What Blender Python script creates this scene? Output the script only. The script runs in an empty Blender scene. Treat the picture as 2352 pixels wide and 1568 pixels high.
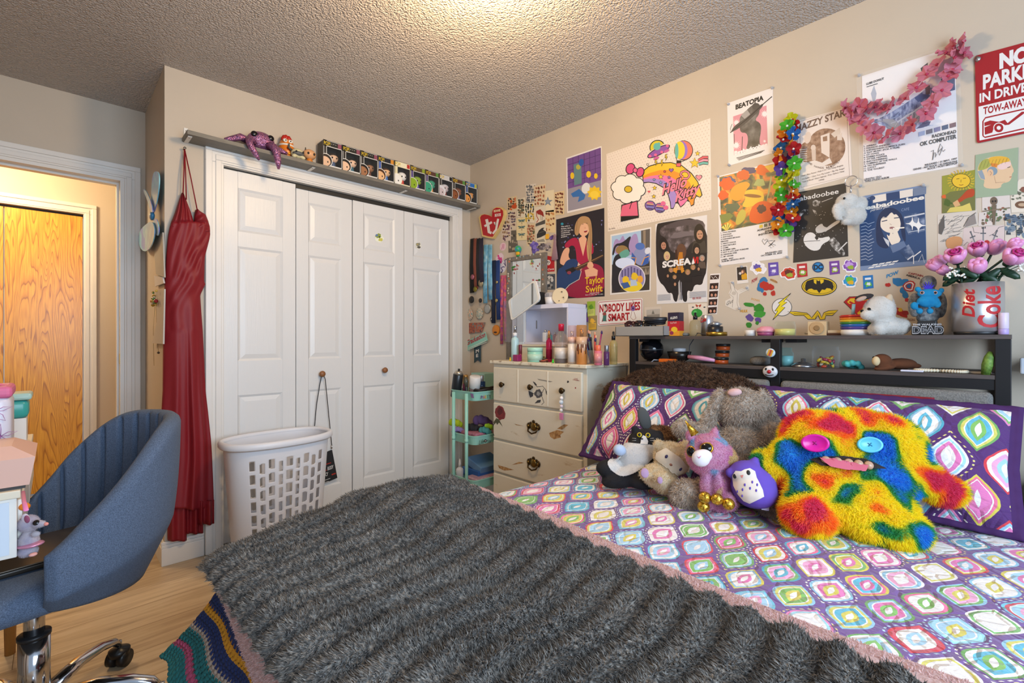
import bpy, bmesh, math, random
import numpy as np
from mathutils import Vector, Matrix, Euler, noise
from mathutils.geometry import tessellate_polygon
random.seed(7)
R = math.radians
SC = bpy.context.scene
COL = SC.collection

# ------------------------------------------------------------------ camera
CAM = Vector((-2.297, -2.833, 1.105))
FPX = 1083.0
DX, DY = 0.696, 0.718          # view direction on the floor plan
cd = bpy.data.cameras.new('camera')
cam = bpy.data.objects.new('camera', cd)
COL.objects.link(cam)
cam.location = CAM
cam.rotation_euler = (R(90), 0, -math.atan2(DX, DY))
cd.sensor_width = 36.0
cd.lens = FPX / 2352 * 36.0
cd.shift_y = -6.0 / 2352
cd.clip_start = 0.05
SC.camera = cam

# ------------------------------------------------------------------ light
SC.view_settings.view_transform = 'Standard'
SC.view_settings.look = 'None'
SC.view_settings.gamma = 1.0
SC.view_settings.exposure = 0.12
SC.view_settings.use_curve_mapping = False
w = bpy.data.worlds.new('daylight')
SC.world = w
w.use_nodes = True
w.node_tree.nodes['Background'].inputs[0].default_value = (0.62, 0.78, 1.0, 1)
w.node_tree.nodes['Background'].inputs[1].default_value = 0.56

def lamp(name, kind, loc, energy, color, rot=(0, 0, 0), size=0.3, size_y=None):
    ld = bpy.data.lights.new(name, kind)
    ld.energy = energy
    ld.color = color
    if kind == 'AREA':
        ld.size = size
        if size_y:
            ld.shape = 'RECTANGLE'
            ld.size_y = size_y
    elif kind == 'POINT':
        ld.shadow_soft_size = size
    o = bpy.data.objects.new(name, ld)
    COL.objects.link(o)
    o.location = loc
    o.rotation_euler = rot
    return o

# warm ceiling lamp just above the top of the frame
lamp('ceiling_lamp_light', 'POINT', (-1.24, -1.60, 2.24), 44, (1.0, 0.69, 0.36), size=0.12)
# daylight through the window in the wall behind the camera
lamp('window_daylight', 'AREA', (-1.75, -4.0, 1.45), 76, (0.66, 0.82, 1.0), rot=(R(90), 0, 0), size=1.6, size_y=1.2)
# hall lamp beyond the doorway
lamp('hall_light', 'POINT', (-2.75, 1.25, 2.25), 42, (1.0, 0.74, 0.42), size=0.1)

# ------------------------------------------------------------------ helpers
CR = {'A': (1270, 260, 3.136), 'B': (1630, 190, 3.484), 'C': (1930, 60, 4.1256), 'D': (1930, 320, 3.564),
      'E': (1410, 580, 4.612), 'F': (1860, 580, 4.612), 'G': (1040, 420, 5.227), 'H': (1140, 560, 5.406),
      'I': (1020, 820, 5.06), 'J': (2040, 520, 5.808), 'K': (0, 890, 3.65), 'L': (540, 290, 7.35),
      'M': (840, 330, 8.711), 'N': (1020, 680, 3.485), 'O': (1340, 840, 3.92), 'P': (1740, 840, 3.4085),
      'Q': (480, 760, 3.0167), 'R': (0, 880, 2.279), 'S': (0, 300, 2.613), 'T': (360, 1080, 2.8),
      'U': (400, 280, 3.267), 'V': (1020, 400, 3.4075), 'Z': (0, 0, 1.0)}

def c(k, x, y):
    a, b, s = CR[k]
    return (a + x / s, b + y / s)

def ray(px, py):
    u = (px - 1176) / FPX
    return Vector((DX + u * DY, DY - u * DX, (778 - py) / FPX))

def onx(px, py, x):
    d = ray(px, py)
    return CAM + d * ((x - CAM.x) / d.x)

def ony(px, py, y):
    d = ray(px, py)
    return CAM + d * ((y - CAM.y) / d.y)

def onz(px, py, z):
    d = ray(px, py)
    return CAM + d * ((z - CAM.z) / d.z)

def ond(px, py, dep):
    return CAM + ray(px, py) * dep

def lin(h):
    if isinstance(h, (tuple, list)):
        return tuple(h[:3])
    h = h.lstrip('#')
    o = []
    for i in (0, 2, 4):
        v = int(h[i:i + 2], 16) / 255
        o.append(v / 12.92 if v <= 0.04045 else ((v + 0.055) / 1.055) ** 2.4)
    return tuple(o)

_M = {}

def mat(col, rough=0.6, metal=0.0, coat=0.0, emit=0.0, spec=0.4):
    key = (col if isinstance(col, str) else tuple(col), rough, metal, coat, emit, spec)
    if key in _M:
        return _M[key]
    m = bpy.data.materials.new('paint_%03d' % len(_M))
    m.use_nodes = True
    b = m.node_tree.nodes['Principled BSDF']
    l = lin(col)
    b.inputs['Base Color'].default_value = (*l, 1)
    b.inputs['Roughness'].default_value = rough
    b.inputs['Metallic'].default_value = metal
    b.inputs['Specular IOR Level'].default_value = spec
    if coat:
        b.inputs['Coat Weight'].default_value = coat
    if emit:
        b.inputs['Emission Color'].default_value = (*l, 1)
        b.inputs['Emission Strength'].default_value = emit
    m.diffuse_color = (*l, 1)
    _M[key] = m
    return m

def nmat(name):
    m = bpy.data.materials.new(name)
    m.use_nodes = True
    nt = m.node_tree
    return m, nt, nt.nodes['Principled BSDF']

def nd(nt, kind, **kw):
    n = nt.nodes.new(kind)
    for k, v in kw.items():
        if k.startswith('i_'):
            n.inputs[k[2:].replace('_', ' ')].default_value = v
        elif k.startswith('n_'):
            n.inputs[int(k[2:])].default_value = v
        else:
            setattr(n, k, v)
    return n

def lk(nt, a, b):
    nt.links.new(a, b)

def ramp(nt, stops, interp='LINEAR'):
    r = nt.nodes.new('ShaderNodeValToRGB')
    e = r.color_ramp.elements
    r.color_ramp.interpolation = interp
    while len(e) > 1:
        e.remove(e[-1])
    e[0].position = stops[0][0]
    e[0].color = (*lin(stops[0][1]), 1)
    for p, cc in stops[1:]:
        n = e.new(p)
        n.color = (*lin(cc), 1)
    return r

def math_(nt, op, a, b=None, cc=None):
    n = nt.nodes.new('ShaderNodeMath')
    n.operation = op
    for i, x in enumerate((a, b, cc)):
        if x is None:
            continue
        if isinstance(x, (int, float)):
            n.inputs[i].default_value = x
        else:
            nt.links.new(x, n.inputs[i])
    return n.outputs[0]

def noisemat(name, cols, scale=20, rough=0.8, bump=0.0, bscale=None, detail=4, stretch=None, metal=0, coords='Object', dist=0.01):
    """colour from a noise ramp plus optional bump"""
    m, nt, b = nmat(name)
    tc = nd(nt, 'ShaderNodeTexCoord')
    src = tc.outputs[coords]
    if stretch:
        mp = nd(nt, 'ShaderNodeMapping')
        mp.inputs['Scale'].default_value = stretch
        lk(nt, src, mp.inputs[0])
        src = mp.outputs[0]
    n = nd(nt, 'ShaderNodeTexNoise', i_Scale=scale, i_Detail=detail)
    lk(nt, src, n.inputs['Vector'])
    k = len(cols)
    rp = ramp(nt, [(0.3 + 0.4 * i / max(1, k - 1), cc) for i, cc in enumerate(cols)])
    lk(nt, n.outputs[0], rp.inputs[0])
    lk(nt, rp.outputs[0], b.inputs['Base Color'])
    b.inputs['Roughness'].default_value = rough
    b.inputs['Metallic'].default_value = metal
    if bump:
        n2 = nd(nt, 'ShaderNodeTexNoise', i_Scale=bscale or scale, i_Detail=3.0)
        lk(nt, src, n2.inputs['Vector'])
        bp = nd(nt, 'ShaderNodeBump', i_Strength=bump, i_Distance=dist)
        lk(nt, n2.outputs[0], bp.inputs['Height'])
        lk(nt, bp.outputs[0], b.inputs['Normal'])
    return m

def soft(m, k=.45):
    """pile that lets light through: mixes in translucency with the same colour"""
    nt = m.node_tree
    b = nt.nodes['Principled BSDF']
    out = [n for n in nt.nodes if n.type == 'OUTPUT_MATERIAL'][0]
    tr = nd(nt, 'ShaderNodeBsdfTranslucent')
    if b.inputs['Base Color'].links:
        lk(nt, b.inputs['Base Color'].links[0].from_socket, tr.inputs[0])
    else:
        tr.inputs[0].default_value = b.inputs['Base Color'].default_value
    mx = nd(nt, 'ShaderNodeMixShader'); mx.inputs[0].default_value = k
    lk(nt, b.outputs[0], mx.inputs[1]); lk(nt, tr.outputs[0], mx.inputs[2]); lk(nt, mx.outputs[0], out.inputs[0])
    return m

_G = {}

def glass(tint='ffffff', clear=0.85, rough=0.05):
    key = (tint, clear, rough)
    if key in _G:
        return _G[key]
    m = bpy.data.materials.new('clear_' + tint)
    m.use_nodes = True
    nt = m.node_tree
    nt.nodes.clear()
    out = nd(nt, 'ShaderNodeOutputMaterial')
    tr = nd(nt, 'ShaderNodeBsdfTransparent')
    tr.inputs[0].default_value = (*lin(tint), 1)
    pr = nd(nt, 'ShaderNodeBsdfPrincipled')
    pr.inputs['Base Color'].default_value = (*lin(tint), 1)
    pr.inputs['Roughness'].default_value = rough
    lw = nd(nt, 'ShaderNodeLayerWeight', i_Blend=0.35)
    f = math_(nt, 'MULTIPLY_ADD', math_(nt, 'POWER', lw.outputs['Facing'], 2.5), 0.6, 0.6 * (1.0 - clear))
    mx = nd(nt, 'ShaderNodeMixShader')
    lk(nt, f, mx.inputs[0])
    lk(nt, tr.outputs[0], mx.inputs[1])
    lk(nt, pr.outputs[0], mx.inputs[2])
    lk(nt, mx.outputs[0], out.inputs[0])
    _G[key] = m
    return m

def mat4(loc=(0, 0, 0), rot=(0, 0, 0), s=(1, 1, 1)):
    if isinstance(s, (int, float)):
        s = (s, s, s)
    return Matrix.LocRotScale(Vector(loc), Euler(rot), Vector(s))

def frame_from(a, b, up=Vector((0, 0, 1))):
    """matrix with local z along b-a, origin a"""
    z = (b - a).normalized()
    x = up.cross(z)
    if x.length < 1e-5:
        x = Vector((1, 0, 0))
    x.normalize()
    y = z.cross(x)
    return Matrix(((x.x, y.x, z.x, a.x), (x.y, y.y, z.y, a.y), (x.z, y.z, z.z, a.z), (0, 0, 0, 1)))

_txt = {}

def text_geo(s, bold=0.0, shear=0.0):
    key = (s, bold, shear)
    if key in _txt:
        return _txt[key]
    cu = bpy.data.curves.new('t', 'FONT')
    cu.body = s
    cu.resolution_u = 3
    cu.offset = bold
    cu.shear = shear
    o = bpy.data.objects.new('t', cu)
    me = o.to_mesh()
    v = [(p.co.x, p.co.y) for p in me.vertices]
    f = [tuple(p.vertices) for p in me.polygons]
    o.to_mesh_clear()
    bpy.data.objects.remove(o)
    bpy.data.curves.remove(cu)
    if not v:
        v, f = [(0, 0), (1, 0), (1, 1)], []
    xs = [p[0] for p in v]
    x0, x1 = min(xs), max(xs)
    v = [((x - x0) / max(1e-6, x1 - x0), y / 0.70) for x, y in v]   # x in 0..1, cap height 1
    _txt[key] = (v, f)
    return v, f

class MB:
    def __init__(s):
        s.v = []; s.f = []; s.m = []; s.sm = []; s.mats = []; s.uv = None; s.keepn = False

    def mi(s, m):
        if isinstance(m, str):
            m = mat(m)
        if m not in s.mats:
            s.mats.append(m)
        return s.mats.index(m)

    def add(s, vs, fs, m, smooth=False, M=None):
        k = len(s.v)
        i = s.mi(m)
        for p in vs:
            p = Vector(p)
            s.v.append(M @ p if M is not None else p)
        for f in fs:
            s.f.append(tuple(k + q for q in f)); s.m.append(i); s.sm.append(smooth)
        return s

    def box(s, cen, size, m, M=None, bev=0.0, seg=2, smooth=None):
        if bev <= 0:
            a, b, d = (q / 2 for q in size)
            vs = [(cen[0] + x * a, cen[1] + y * b, cen[2] + z * d) for x in (-1, 1) for y in (-1, 1) for z in (-1, 1)]
            fs = [(0, 1, 3, 2), (4, 6, 7, 5), (0, 4, 5, 1), (2, 3, 7, 6), (0, 2, 6, 4), (1, 5, 7, 3)]
            return s.add(vs, fs, m, False, M)
        bm = bmesh.new()
        bmesh.ops.create_cube(bm, size=1)
        for v in bm.verts:
            v.co = Vector((v.co.x * size[0] + cen[0], v.co.y * size[1] + cen[1], v.co.z * size[2] + cen[2]))
        bmesh.ops.bevel(bm, geom=list(bm.edges), offset=min(bev, min(size) * 0.49), segments=seg, affect='EDGES', profile=0.5)
        bm.verts.index_update()
        s.add([v.co.copy() for v in bm.verts], [[v.index for v in f.verts] for f in bm.faces], m,
              (bev > 0.012) if smooth is None else smooth, M)
        bm.free()
        return s

    def bb(s, a, b, m, bev=0.0, **k):
        a, b = Vector(a), Vector(b)
        d = b - a
        return s.box((a + b) / 2, (abs(d.x), abs(d.y), abs(d.z)), m, bev=bev, **k)

    def lathe(s, prof, m, M=None, n=24, smooth=True, sx=1, sy=1):
        vs = []; fs = []
        for r, z in prof:
            for i in range(n):
                a = 2 * math.pi * i / n
                vs.append((r * math.cos(a) * sx, r * math.sin(a) * sy, z))
        for j in range(len(prof) - 1):
            for i in range(n):
                k = (i + 1) % n
                fs.append((j * n + i, j * n + k, (j + 1) * n + k, (j + 1) * n + i))
        if prof[0][0] > 1e-6:
            fs.append(tuple(range(n - 1, -1, -1)))
        if prof[-1][0] > 1e-6:
            fs.append(tuple((len(prof) - 1) * n + i for i in range(n)))
        return s.add(vs, fs, m, smooth, M)

    def cyl(s, a, b, r, m, n=16, r2=None, smooth=True):
        a, b = Vector(a), Vector(b)
        F = frame_from(a, b)
        L = (b - a).length
        return s.lathe([(r, 0), (r if r2 is None else r2, L)], m, F, n, smooth)

    def tube(s, pts, r, m, n=8, closed=False, smooth=True, flat=1.0):
        pts = [Vector(p) for p in pts]
        N = len(pts)
        rs = r if isinstance(r, (list, tuple)) else [r] * N
        vs = []; fs = []
        pu = None
        for i, p in enumerate(pts):
            if closed:
                t = pts[(i + 1) % N] - pts[i - 1]
            else:
                t = pts[min(i + 1, N - 1)] - pts[max(i - 1, 0)]
            t.normalize()
            if pu is None:
                up = Vector((0, 0, 1)) if abs(t.z) < 0.9 else Vector((1, 0, 0))
                u = up.cross(t).normalized()
            else:
                u = (pu - t * pu.dot(t))
                u = u.normalized() if u.length > 1e-6 else pu
            pu = u
            w_ = t.cross(u)
            for k in range(n):
                a = 2 * math.pi * k / n
                vs.append(p + (u * math.cos(a) + w_ * math.sin(a) * flat) * rs[i])
        for i in range(N if closed else N - 1):
            j = (i + 1) % N
            for k in range(n):
                q = (k + 1) % n
                fs.append((i * n + k, i * n + q, j * n + q, j * n + k))
        if not closed:
            fs.append(tuple(range(n - 1, -1, -1)))
            fs.append(tuple((N - 1) * n + k for k in range(n)))
        return s.add(vs, fs, m, smooth)

    def ell(s, cen, r, m, M=None, n=16, smooth=True):
        if isinstance(r, (int, float)):
            r = (r, r, r)
        h = n // 2
        prof = [(math.sin(math.pi * j / h), -math.cos(math.pi * j / h)) for j in range(h + 1)]
        prof[0] = (0, -1); prof[-1] = (0, 1)
        T = Matrix.LocRotScale(Vector(cen), None, Vector(r))
        if M is not None:
            T = M @ T
        vs = [(0, 0, -1)]; fs = []
        for rr, z in prof[1:-1]:
            for i in range(n):
                a = 2 * math.pi * i / n
                vs.append((rr * math.cos(a), rr * math.sin(a), z))
        vs.append((0, 0, 1))
        L = len(vs) - 1
        for i in range(n):
            k = (i + 1) % n
            fs.append((0, 1 + k, 1 + i))
            fs.append((L, 1 + (h - 2) * n + i, 1 + (h - 2) * n + k))
        for j in range(h - 2):
            for i in range(n):
                k = (i + 1) % n
                fs.append((1 + j * n + i, 1 + j * n + k, 1 + (j + 1) * n + k, 1 + (j + 1) * n + i))
        return s.add(vs, fs, m, smooth, T)

    def prism(s, poly, z0, z1, m, M=None, smooth=False):
        n = len(poly)
        tri = tessellate_polygon([[Vector((x, y, 0)) for x, y in poly]])
        area = sum(poly[i][0] * poly[(i + 1) % n][1] - poly[(i + 1) % n][0] * poly[i][1] for i in range(n))
        if area < 0:
            poly = poly[::-1]
            tri = tessellate_polygon([[Vector((x, y, 0)) for x, y in poly]])
        vs = [(x, y, z0) for x, y in poly] + [(x, y, z1) for x, y in poly]
        fs = [(i, (i + 1) % n, n + (i + 1) % n, n + i) for i in range(n)]
        for t in tri:
            fs.append((t[0], t[1], t[2])); fs.append((n + t[0], n + t[1], n + t[2]))
        return s.add(vs, fs, m, smooth, M)

    def flat(s, pts, m):
        pts = [Vector(p) for p in pts]
        tri = tessellate_polygon([pts])
        return s.add(pts, [tuple(t) for t in tri], m)

    def geo(s, g, m, M=None, smooth=True):
        return s.add([tuple(p) for p in g[0]], [tuple(q) for q in g[1]], m, smooth, M)

    def mesh(s, name, off=Vector((0, 0, 0))):
        me = bpy.data.meshes.new(name)
        me.from_pydata([(p.x - off.x, p.y - off.y, p.z - off.z) for p in s.v], [], s.f)
        for m in s.mats:
            me.materials.append(m)
        me.polygons.foreach_set('material_index', s.m)
        me.polygons.foreach_set('use_smooth', s.sm)
        if s.uv is not None:
            ul = me.uv_layers.new(name='UVMap')
            li = np.zeros(len(me.loops), dtype=np.int32)
            me.loops.foreach_get('vertex_index', li)
            ul.data.foreach_set('uv', np.asarray(s.uv, dtype=np.float32)[li].ravel())
        me.update()
        if len(s.f) < 40000 and not s.keepn:
            bm = bmesh.new()
            bm.from_mesh(me)
            bmesh.ops.recalc_face_normals(bm, faces=bm.faces)
            bm.to_mesh(me)
            bm.free()
        return me

    def build(s, name, parent=None, label=None, cat=None, group=None, kind=None, world=True):
        """world=True: vertices are world coordinates"""
        if parent is not None:
            off = Vector((0, 0, 0))
            if world:
                p = parent
                while p is not None:
                    off += p.location
                    p = p.parent
            o = bpy.data.objects.new(name, s.mesh(name, off))
            o.parent = parent
        else:
            n = max(1, len(s.v))
            xs = [p.x for p in s.v]; ys = [p.y for p in s.v]; zs = [p.z for p in s.v]
            off = Vector(((min(xs) + max(xs)) / 2, (min(ys) + max(ys)) / 2, min(zs))) if world and kind != 'structure' else Vector((0, 0, 0))
            o = bpy.data.objects.new(name, s.mesh(name, off))
            o.location = off
        COL.objects.link(o)
        tag(o, label, cat, group, kind)
        return o

def tag(o, label=None, cat=None, group=None, kind=None):
    if label: o['label'] = label
    if cat: o['category'] = cat
    if group: o['group'] = group
    if kind: o['kind'] = kind
    return o

def thing(name, label, cat, loc=(0, 0, 0), group=None, rotz=0.0):
    o = bpy.data.objects.new(name, None)
    o.empty_display_size = 0.05
    COL.objects.link(o)
    o.location = loc
    o.rotation_euler = (0, 0, rotz)
    return tag(o, label, cat, group)

def copy_tree(o, loc=None, label=None, parent=None):
    q = o.copy()
    COL.objects.link(q)
    if parent is not None:
        q.parent = parent
    if loc is not None:
        q.location = loc
    if label:
        q['label'] = label
    for ch in list(o.children):
        copy_tree(ch, parent=q)
    return q

def struct(name, mb, parent=None):
    return mb.build(name, parent, kind='structure')

def remesh(mb, voxel=0.006, smooth=6):
    """fuse the pieces of mb into one continuous skin -> (verts Nx3, faces)"""
    me = mb.mesh('tmp')
    o = bpy.data.objects.new('tmp', me)
    COL.objects.link(o)
    r = o.modifiers.new('r', 'REMESH')
    r.mode = 'VOXEL'
    r.voxel_size = voxel
    r.adaptivity = 0.0
    if smooth:
        sm = o.modifiers.new('s', 'SMOOTH')
        sm.iterations = smooth
        sm.factor = 0.5
    dg = bpy.context.evaluated_depsgraph_get()
    ev = o.evaluated_get(dg)
    m2 = ev.to_mesh()
    vs = [tuple(v.co) for v in m2.vertices]
    fs = [tuple(p.vertices) for p in m2.polygons]
    ev.to_mesh_clear()
    bpy.data.objects.remove(o)
    bpy.data.meshes.remove(me)
    return vs, fs

def fur(mb, g, m, n, length, width, comb=(0, 0, -1), combk=0.5, rnd=0.5, seed=1, keep=None, seg=2, lrnd=0.35):
    """add n little blades of pile on the geometry g=(verts, faces)"""
    rg = np.random.default_rng(seed)
    V = np.array(g[0], dtype=np.float64)
    tris = []
    for f in g[1]:
        for k in range(1, len(f) - 1):
            tris.append((f[0], f[k], f[k + 1]))
    T = np.array(tris)
    A, B, C = V[T[:, 0]], V[T[:, 1]], V[T[:, 2]]
    Nn = np.cross(B - A, C - A)
    ar = np.linalg.norm(Nn, axis=1)
    cen = (A + B + C) / 3
    if keep is not None:
        ar = ar * keep(cen, Nn / np.maximum(ar[:, None], 1e-12))
    idx = rg.choice(len(T), n, p=ar / ar.sum())
    r1 = np.sqrt(rg.random(n))[:, None]; r2 = rg.random(n)[:, None]
    P = A[idx] * (1 - r1) + B[idx] * (r1 * (1 - r2)) + C[idx] * (r1 * r2)
    N = Nn[idx] / np.maximum(np.linalg.norm(Nn[idx], axis=1)[:, None], 1e-12)
    cb = comb(P) if callable(comb) else np.array(comb, dtype=float)[None, :]
    d = N + combk * cb + rnd * rg.normal(size=(n, 3))
    dn = (d * N).sum(1)
    d += N * np.maximum(0.25 - dn, 0)[:, None]
    d /= np.linalg.norm(d, axis=1)[:, None]
    L = length * (1 - lrnd + 2 * lrnd * rg.random(n))[:, None]
    side = np.cross(d, N + 0.6 * rg.normal(size=(n, 3)))
    side /= np.maximum(np.linalg.norm(side, axis=1)[:, None], 1e-9)
    W = width * (0.7 + 0.6 * rg.random(n))[:, None]
    base = P - N * 0.001
    if seg == 1:
        vs = np.stack([base - side * W / 2, base + side * W / 2, base + d * L], 1).reshape(-1, 3)
        fs = [(3 * i, 3 * i + 1, 3 * i + 2) for i in range(n)]
    else:
        mid = base + d * L * 0.55
        d2 = d + 0.5 * combk * cb
        d2 /= np.linalg.norm(d2, axis=1)[:, None]
        tip = mid + d2 * L * 0.5
        vs = np.stack([base - side * W / 2, base + side * W / 2, mid + side * W * 0.4, mid - side * W * 0.4, tip], 1).reshape(-1, 3)
        fs = []
        for i in range(n):
            k = 5 * i
            fs.append((k, k + 1, k + 2, k + 3)); fs.append((k + 3, k + 2, k + 4))
    k0 = len(mb.v)
    i = mb.mi(m)
    mb.v.extend(Vector(p) for p in vs.tolist())
    mb.f.extend(tuple(k0 + q for q in f) for f in fs)
    mb.m.extend([i] * len(fs)); mb.sm.extend([False] * len(fs))
    if mb.uv is not None:
        mb.uv = list(mb.uv) + [(0, 0)] * len(vs)

from mathutils.bvhtree import BVHTree
RX = Vector((DY, -DX, 0)); DD = Vector((DX, DY, 0)); UP = Vector((0, 0, 1))

def be(mb, px, py, Z, rx, ry, rd=None, m='808080', rot=0.0, n=16):
    """ellipsoid seen at pixel (px,py) at depth Z, half sizes rx, ry in pixels, rd in metres through"""
    k = Z / FPX
    rd = rd if rd is not None else (rx + ry) / 2 * k
    cs, sn = math.cos(R(rot)), math.sin(R(rot))
    a = RX * cs - UP * sn; b_ = RX * sn + UP * cs
    c0 = ond(px, py, Z)
    M = Matrix(((a.x, DD.x, b_.x, c0.x), (a.y, DD.y, b_.y, c0.y), (a.z, DD.z, b_.z, c0.z), (0, 0, 0, 1)))
    mb.ell((0, 0, 0), (rx * k, rd, ry * k), m, M, n)
    return c0

def round_(pts, it=2):
    """corner-cut outline"""
    for _ in range(it):
        o = []
        for i, a in enumerate(pts):
            b_ = pts[(i + 1) % len(pts)]
            o += [tuple(u * .75 + v * .25 for u, v in zip(a, b_)), tuple(u * .25 + v * .75 for u, v in zip(a, b_))]
        pts = o
    return pts

class Skin:
    """one fused body with ways to sit details on its surface"""
    def __init__(s, mb, voxel=.006, smooth=5):
        s.g = remesh(mb, voxel, smooth)
        s.t = BVHTree.FromPolygons([Vector(v) for v in s.g[0]], [list(f) for f in s.g[1]])

    def hit(s, px, py):
        d = ray(px, py).normalized()
        r = s.t.ray_cast(CAM, d)
        if r[0] is None:
            q = s.t.find_nearest(ond(px, py, 1.4)) if not hasattr(s, 'last') else s.t.find_nearest(CAM + d * s.last)
            return q[0], q[1]
        s.last = (r[0] - CAM).length
        return r[0], r[1]

    def decal(s, mb, pts, m, lift=.0012, maxpx=5):
        tri = [tuple(Vector((*pts[i], 0)) for i in t) for t in tessellate_polygon([[Vector((x, y, 0)) for x, y in pts]])]
        out = []
        st = tri
        while st:
            a, b_, c_ = st.pop()
            L = ((a - b_).length, (b_ - c_).length, (c_ - a).length)
            if max(L) > maxpx:
                k = L.index(max(L))
                a, b_, c_ = ((a, b_, c_), (b_, c_, a), (c_, a, b_))[k]
                mid = (a + b_) / 2
                st += [(a, mid, c_), (mid, b_, c_)]
            else:
                out.append((a, b_, c_))
        cache = {}; vs = []; fs = []
        for t in out:
            f = []
            for p_ in t:
                key = (round(p_.x, 3), round(p_.y, 3))
                if key not in cache:
                    q, n_ = s.hit(p_.x, p_.y)
                    if n_.dot(q - CAM) > 0: n_ = -n_
                    cache[key] = len(vs); vs.append(q + n_ * lift)
                f.append(cache[key])
            fs.append(f)
        mb.add(vs, fs, m, True)

    def disc(s, px, py, rx, ry, m, h=.004, rot=0.0, n=20, dome=True, lift=0.0):
        """button or eye of half size rx, ry (pixels) standing h off the surface, as an MB"""
        q, n_ = s.hit(px, py)
        v = (CAM - q).normalized()
        if n_.dot(v) < 0: n_ = -n_
        n_ = (n_ * .55 + v * .6).normalized()
        k = (q - CAM).dot(DD) / FPX
        x = (RX - n_ * RX.dot(n_)).normalized(); y = n_.cross(x)
        cs, sn = math.cos(R(rot)), math.sin(R(rot))
        x, y = x * cs + y * sn, y * cs - x * sn
        q = q + n_ * lift
        M = Matrix(((x.x, y.x, n_.x, q.x), (x.y, y.y, n_.y, q.y), (x.z, y.z, n_.z, q.z), (0, 0, 0, 1)))
        mb = MB()
        mb.lathe([(1, -.5 * h), (1, h * .4), (.8, h * .85), (0, h)] if dome else [(1, -.5 * h), (1, h * .7), (.93, h), (.8, h), (.75, h * .8), (0, h * .8)], m, M @ Matrix.Diagonal((rx * k, ry * k, 1, 1)), n)
        mb.M = M; mb.k = k
        return mb
# ------------------------------------------------------------------ room shell
H = 2.44
M_wall, nt, b = nmat('wall_paint')
tc = nd(nt, 'ShaderNodeTexCoord')
n1 = nd(nt, 'ShaderNodeTexNoise', i_Scale=2.0, i_Detail=3.0)
lk(nt, tc.outputs['Object'], n1.inputs['Vector'])
rp = ramp(nt, [(0.3, 'b8aa98'), (0.7, 'bfb19f')])
lk(nt, n1.outputs[0], rp.inputs[0]); lk(nt, rp.outputs[0], b.inputs['Base Color'])
n2 = nd(nt, 'ShaderNodeTexNoise', i_Scale=160.0, i_Detail=2.0)
lk(nt, tc.outputs['Object'], n2.inputs['Vector'])
bp = nd(nt, 'ShaderNodeBump', i_Strength=0.12, i_Distance=0.002)
lk(nt, n2.outputs[0], bp.inputs['Height']); lk(nt, bp.outputs[0], b.inputs['Normal'])
b.inputs['Roughness'].default_value = 0.55

M_ceil, nt, b = nmat('popcorn_ceiling')
tc = nd(nt, 'ShaderNodeTexCoord')
v1 = nd(nt, 'ShaderNodeTexVoronoi', i_Scale=150.0); v1.feature = 'SMOOTH_F1'
n1 = nd(nt, 'ShaderNodeTexNoise', i_Scale=95.0, i_Detail=3.0)
lk(nt, tc.outputs['Object'], v1.inputs['Vector']); lk(nt, tc.outputs['Object'], n1.inputs['Vector'])
h = math_(nt, 'SUBTRACT', n1.outputs[0], v1.outputs['Distance'])
bp = nd(nt, 'ShaderNodeBump', i_Strength=1.0, i_Distance=0.009)
lk(nt, h, bp.inputs['Height']); lk(nt, bp.outputs[0], b.inputs['Normal'])
b.inputs['Base Color'].default_value = (*lin('b6ada6'), 1)
b.inputs['Roughness'].default_value = 0.5

M_floor, nt, b = nmat('oak_laminate')
tc = nd(nt, 'ShaderNodeTexCoord')
mp = nd(nt, 'ShaderNodeMapping')
lk(nt, tc.outputs['Object'], mp.inputs[0])
br = nd(nt, 'ShaderNodeTexBrick', i_Scale=1.0)
br.offset = 0.37
br.inputs['Color1'].default_value = (0, 0, 0, 1); br.inputs['Color2'].default_value = (1, 1, 1, 1)
br.inputs['Mortar'].default_value = (0.2, 0.2, 0.2, 1)
br.inputs['Mortar Size'].default_value = 0.0012
br.inputs['Brick Width'].default_value = 1.2; br.inputs['Row Height'].default_value = 0.18
lk(nt, mp.outputs[0], br.inputs['Vector'])
mp2 = nd(nt, 'ShaderNodeMapping'); mp2.inputs['Scale'].default_value = (1.6, 16, 1)
lk(nt, tc.outputs['Object'], mp2.inputs[0])
add = nd(nt, 'ShaderNodeVectorMath'); add.operation = 'MULTIPLY_ADD'
lk(nt, br.outputs['Color'], add.inputs[0]); add.inputs[1].default_value = (3, 9, 0); lk(nt, mp2.outputs[0], add.inputs[2])
n1 = nd(nt, 'ShaderNodeTexNoise', i_Scale=1.6, i_Detail=7.0, i_Roughness=0.62, i_Distortion=0.6)
lk(nt, add.outputs[0], n1.inputs['Vector'])
rp = ramp(nt, [(0.24, '8a7862'), (0.40, 'bca88c'), (0.55, 'cfbc9e'), (0.72, 'dccdb4')])
lk(nt, n1.outputs[0], rp.inputs[0])
mx = nd(nt, 'ShaderNodeMixRGB', blend_type='MULTIPLY'); mx.inputs[0].default_value = 1.0
rp2 = ramp(nt, [(0.0, 'd8d0c6'), (1.0, 'ffffff')]); lk(nt, br.outputs['Color'], rp2.inputs[0])
lk(nt, rp.outputs[0], mx.inputs[1]); lk(nt, rp2.outputs[0], mx.inputs[2])
mx2 = nd(nt, 'ShaderNodeMixRGB'); lk(nt, br.outputs['Fac'], mx2.inputs[0]); lk(nt, mx.outputs[0], mx2.inputs[1]); mx2.inputs[2].default_value = (*lin('7a6248'), 1)
lk(nt, mx2.outputs[0], b.inputs['Base Color'])
b.inputs['Roughness'].default_value = 0.38

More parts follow.
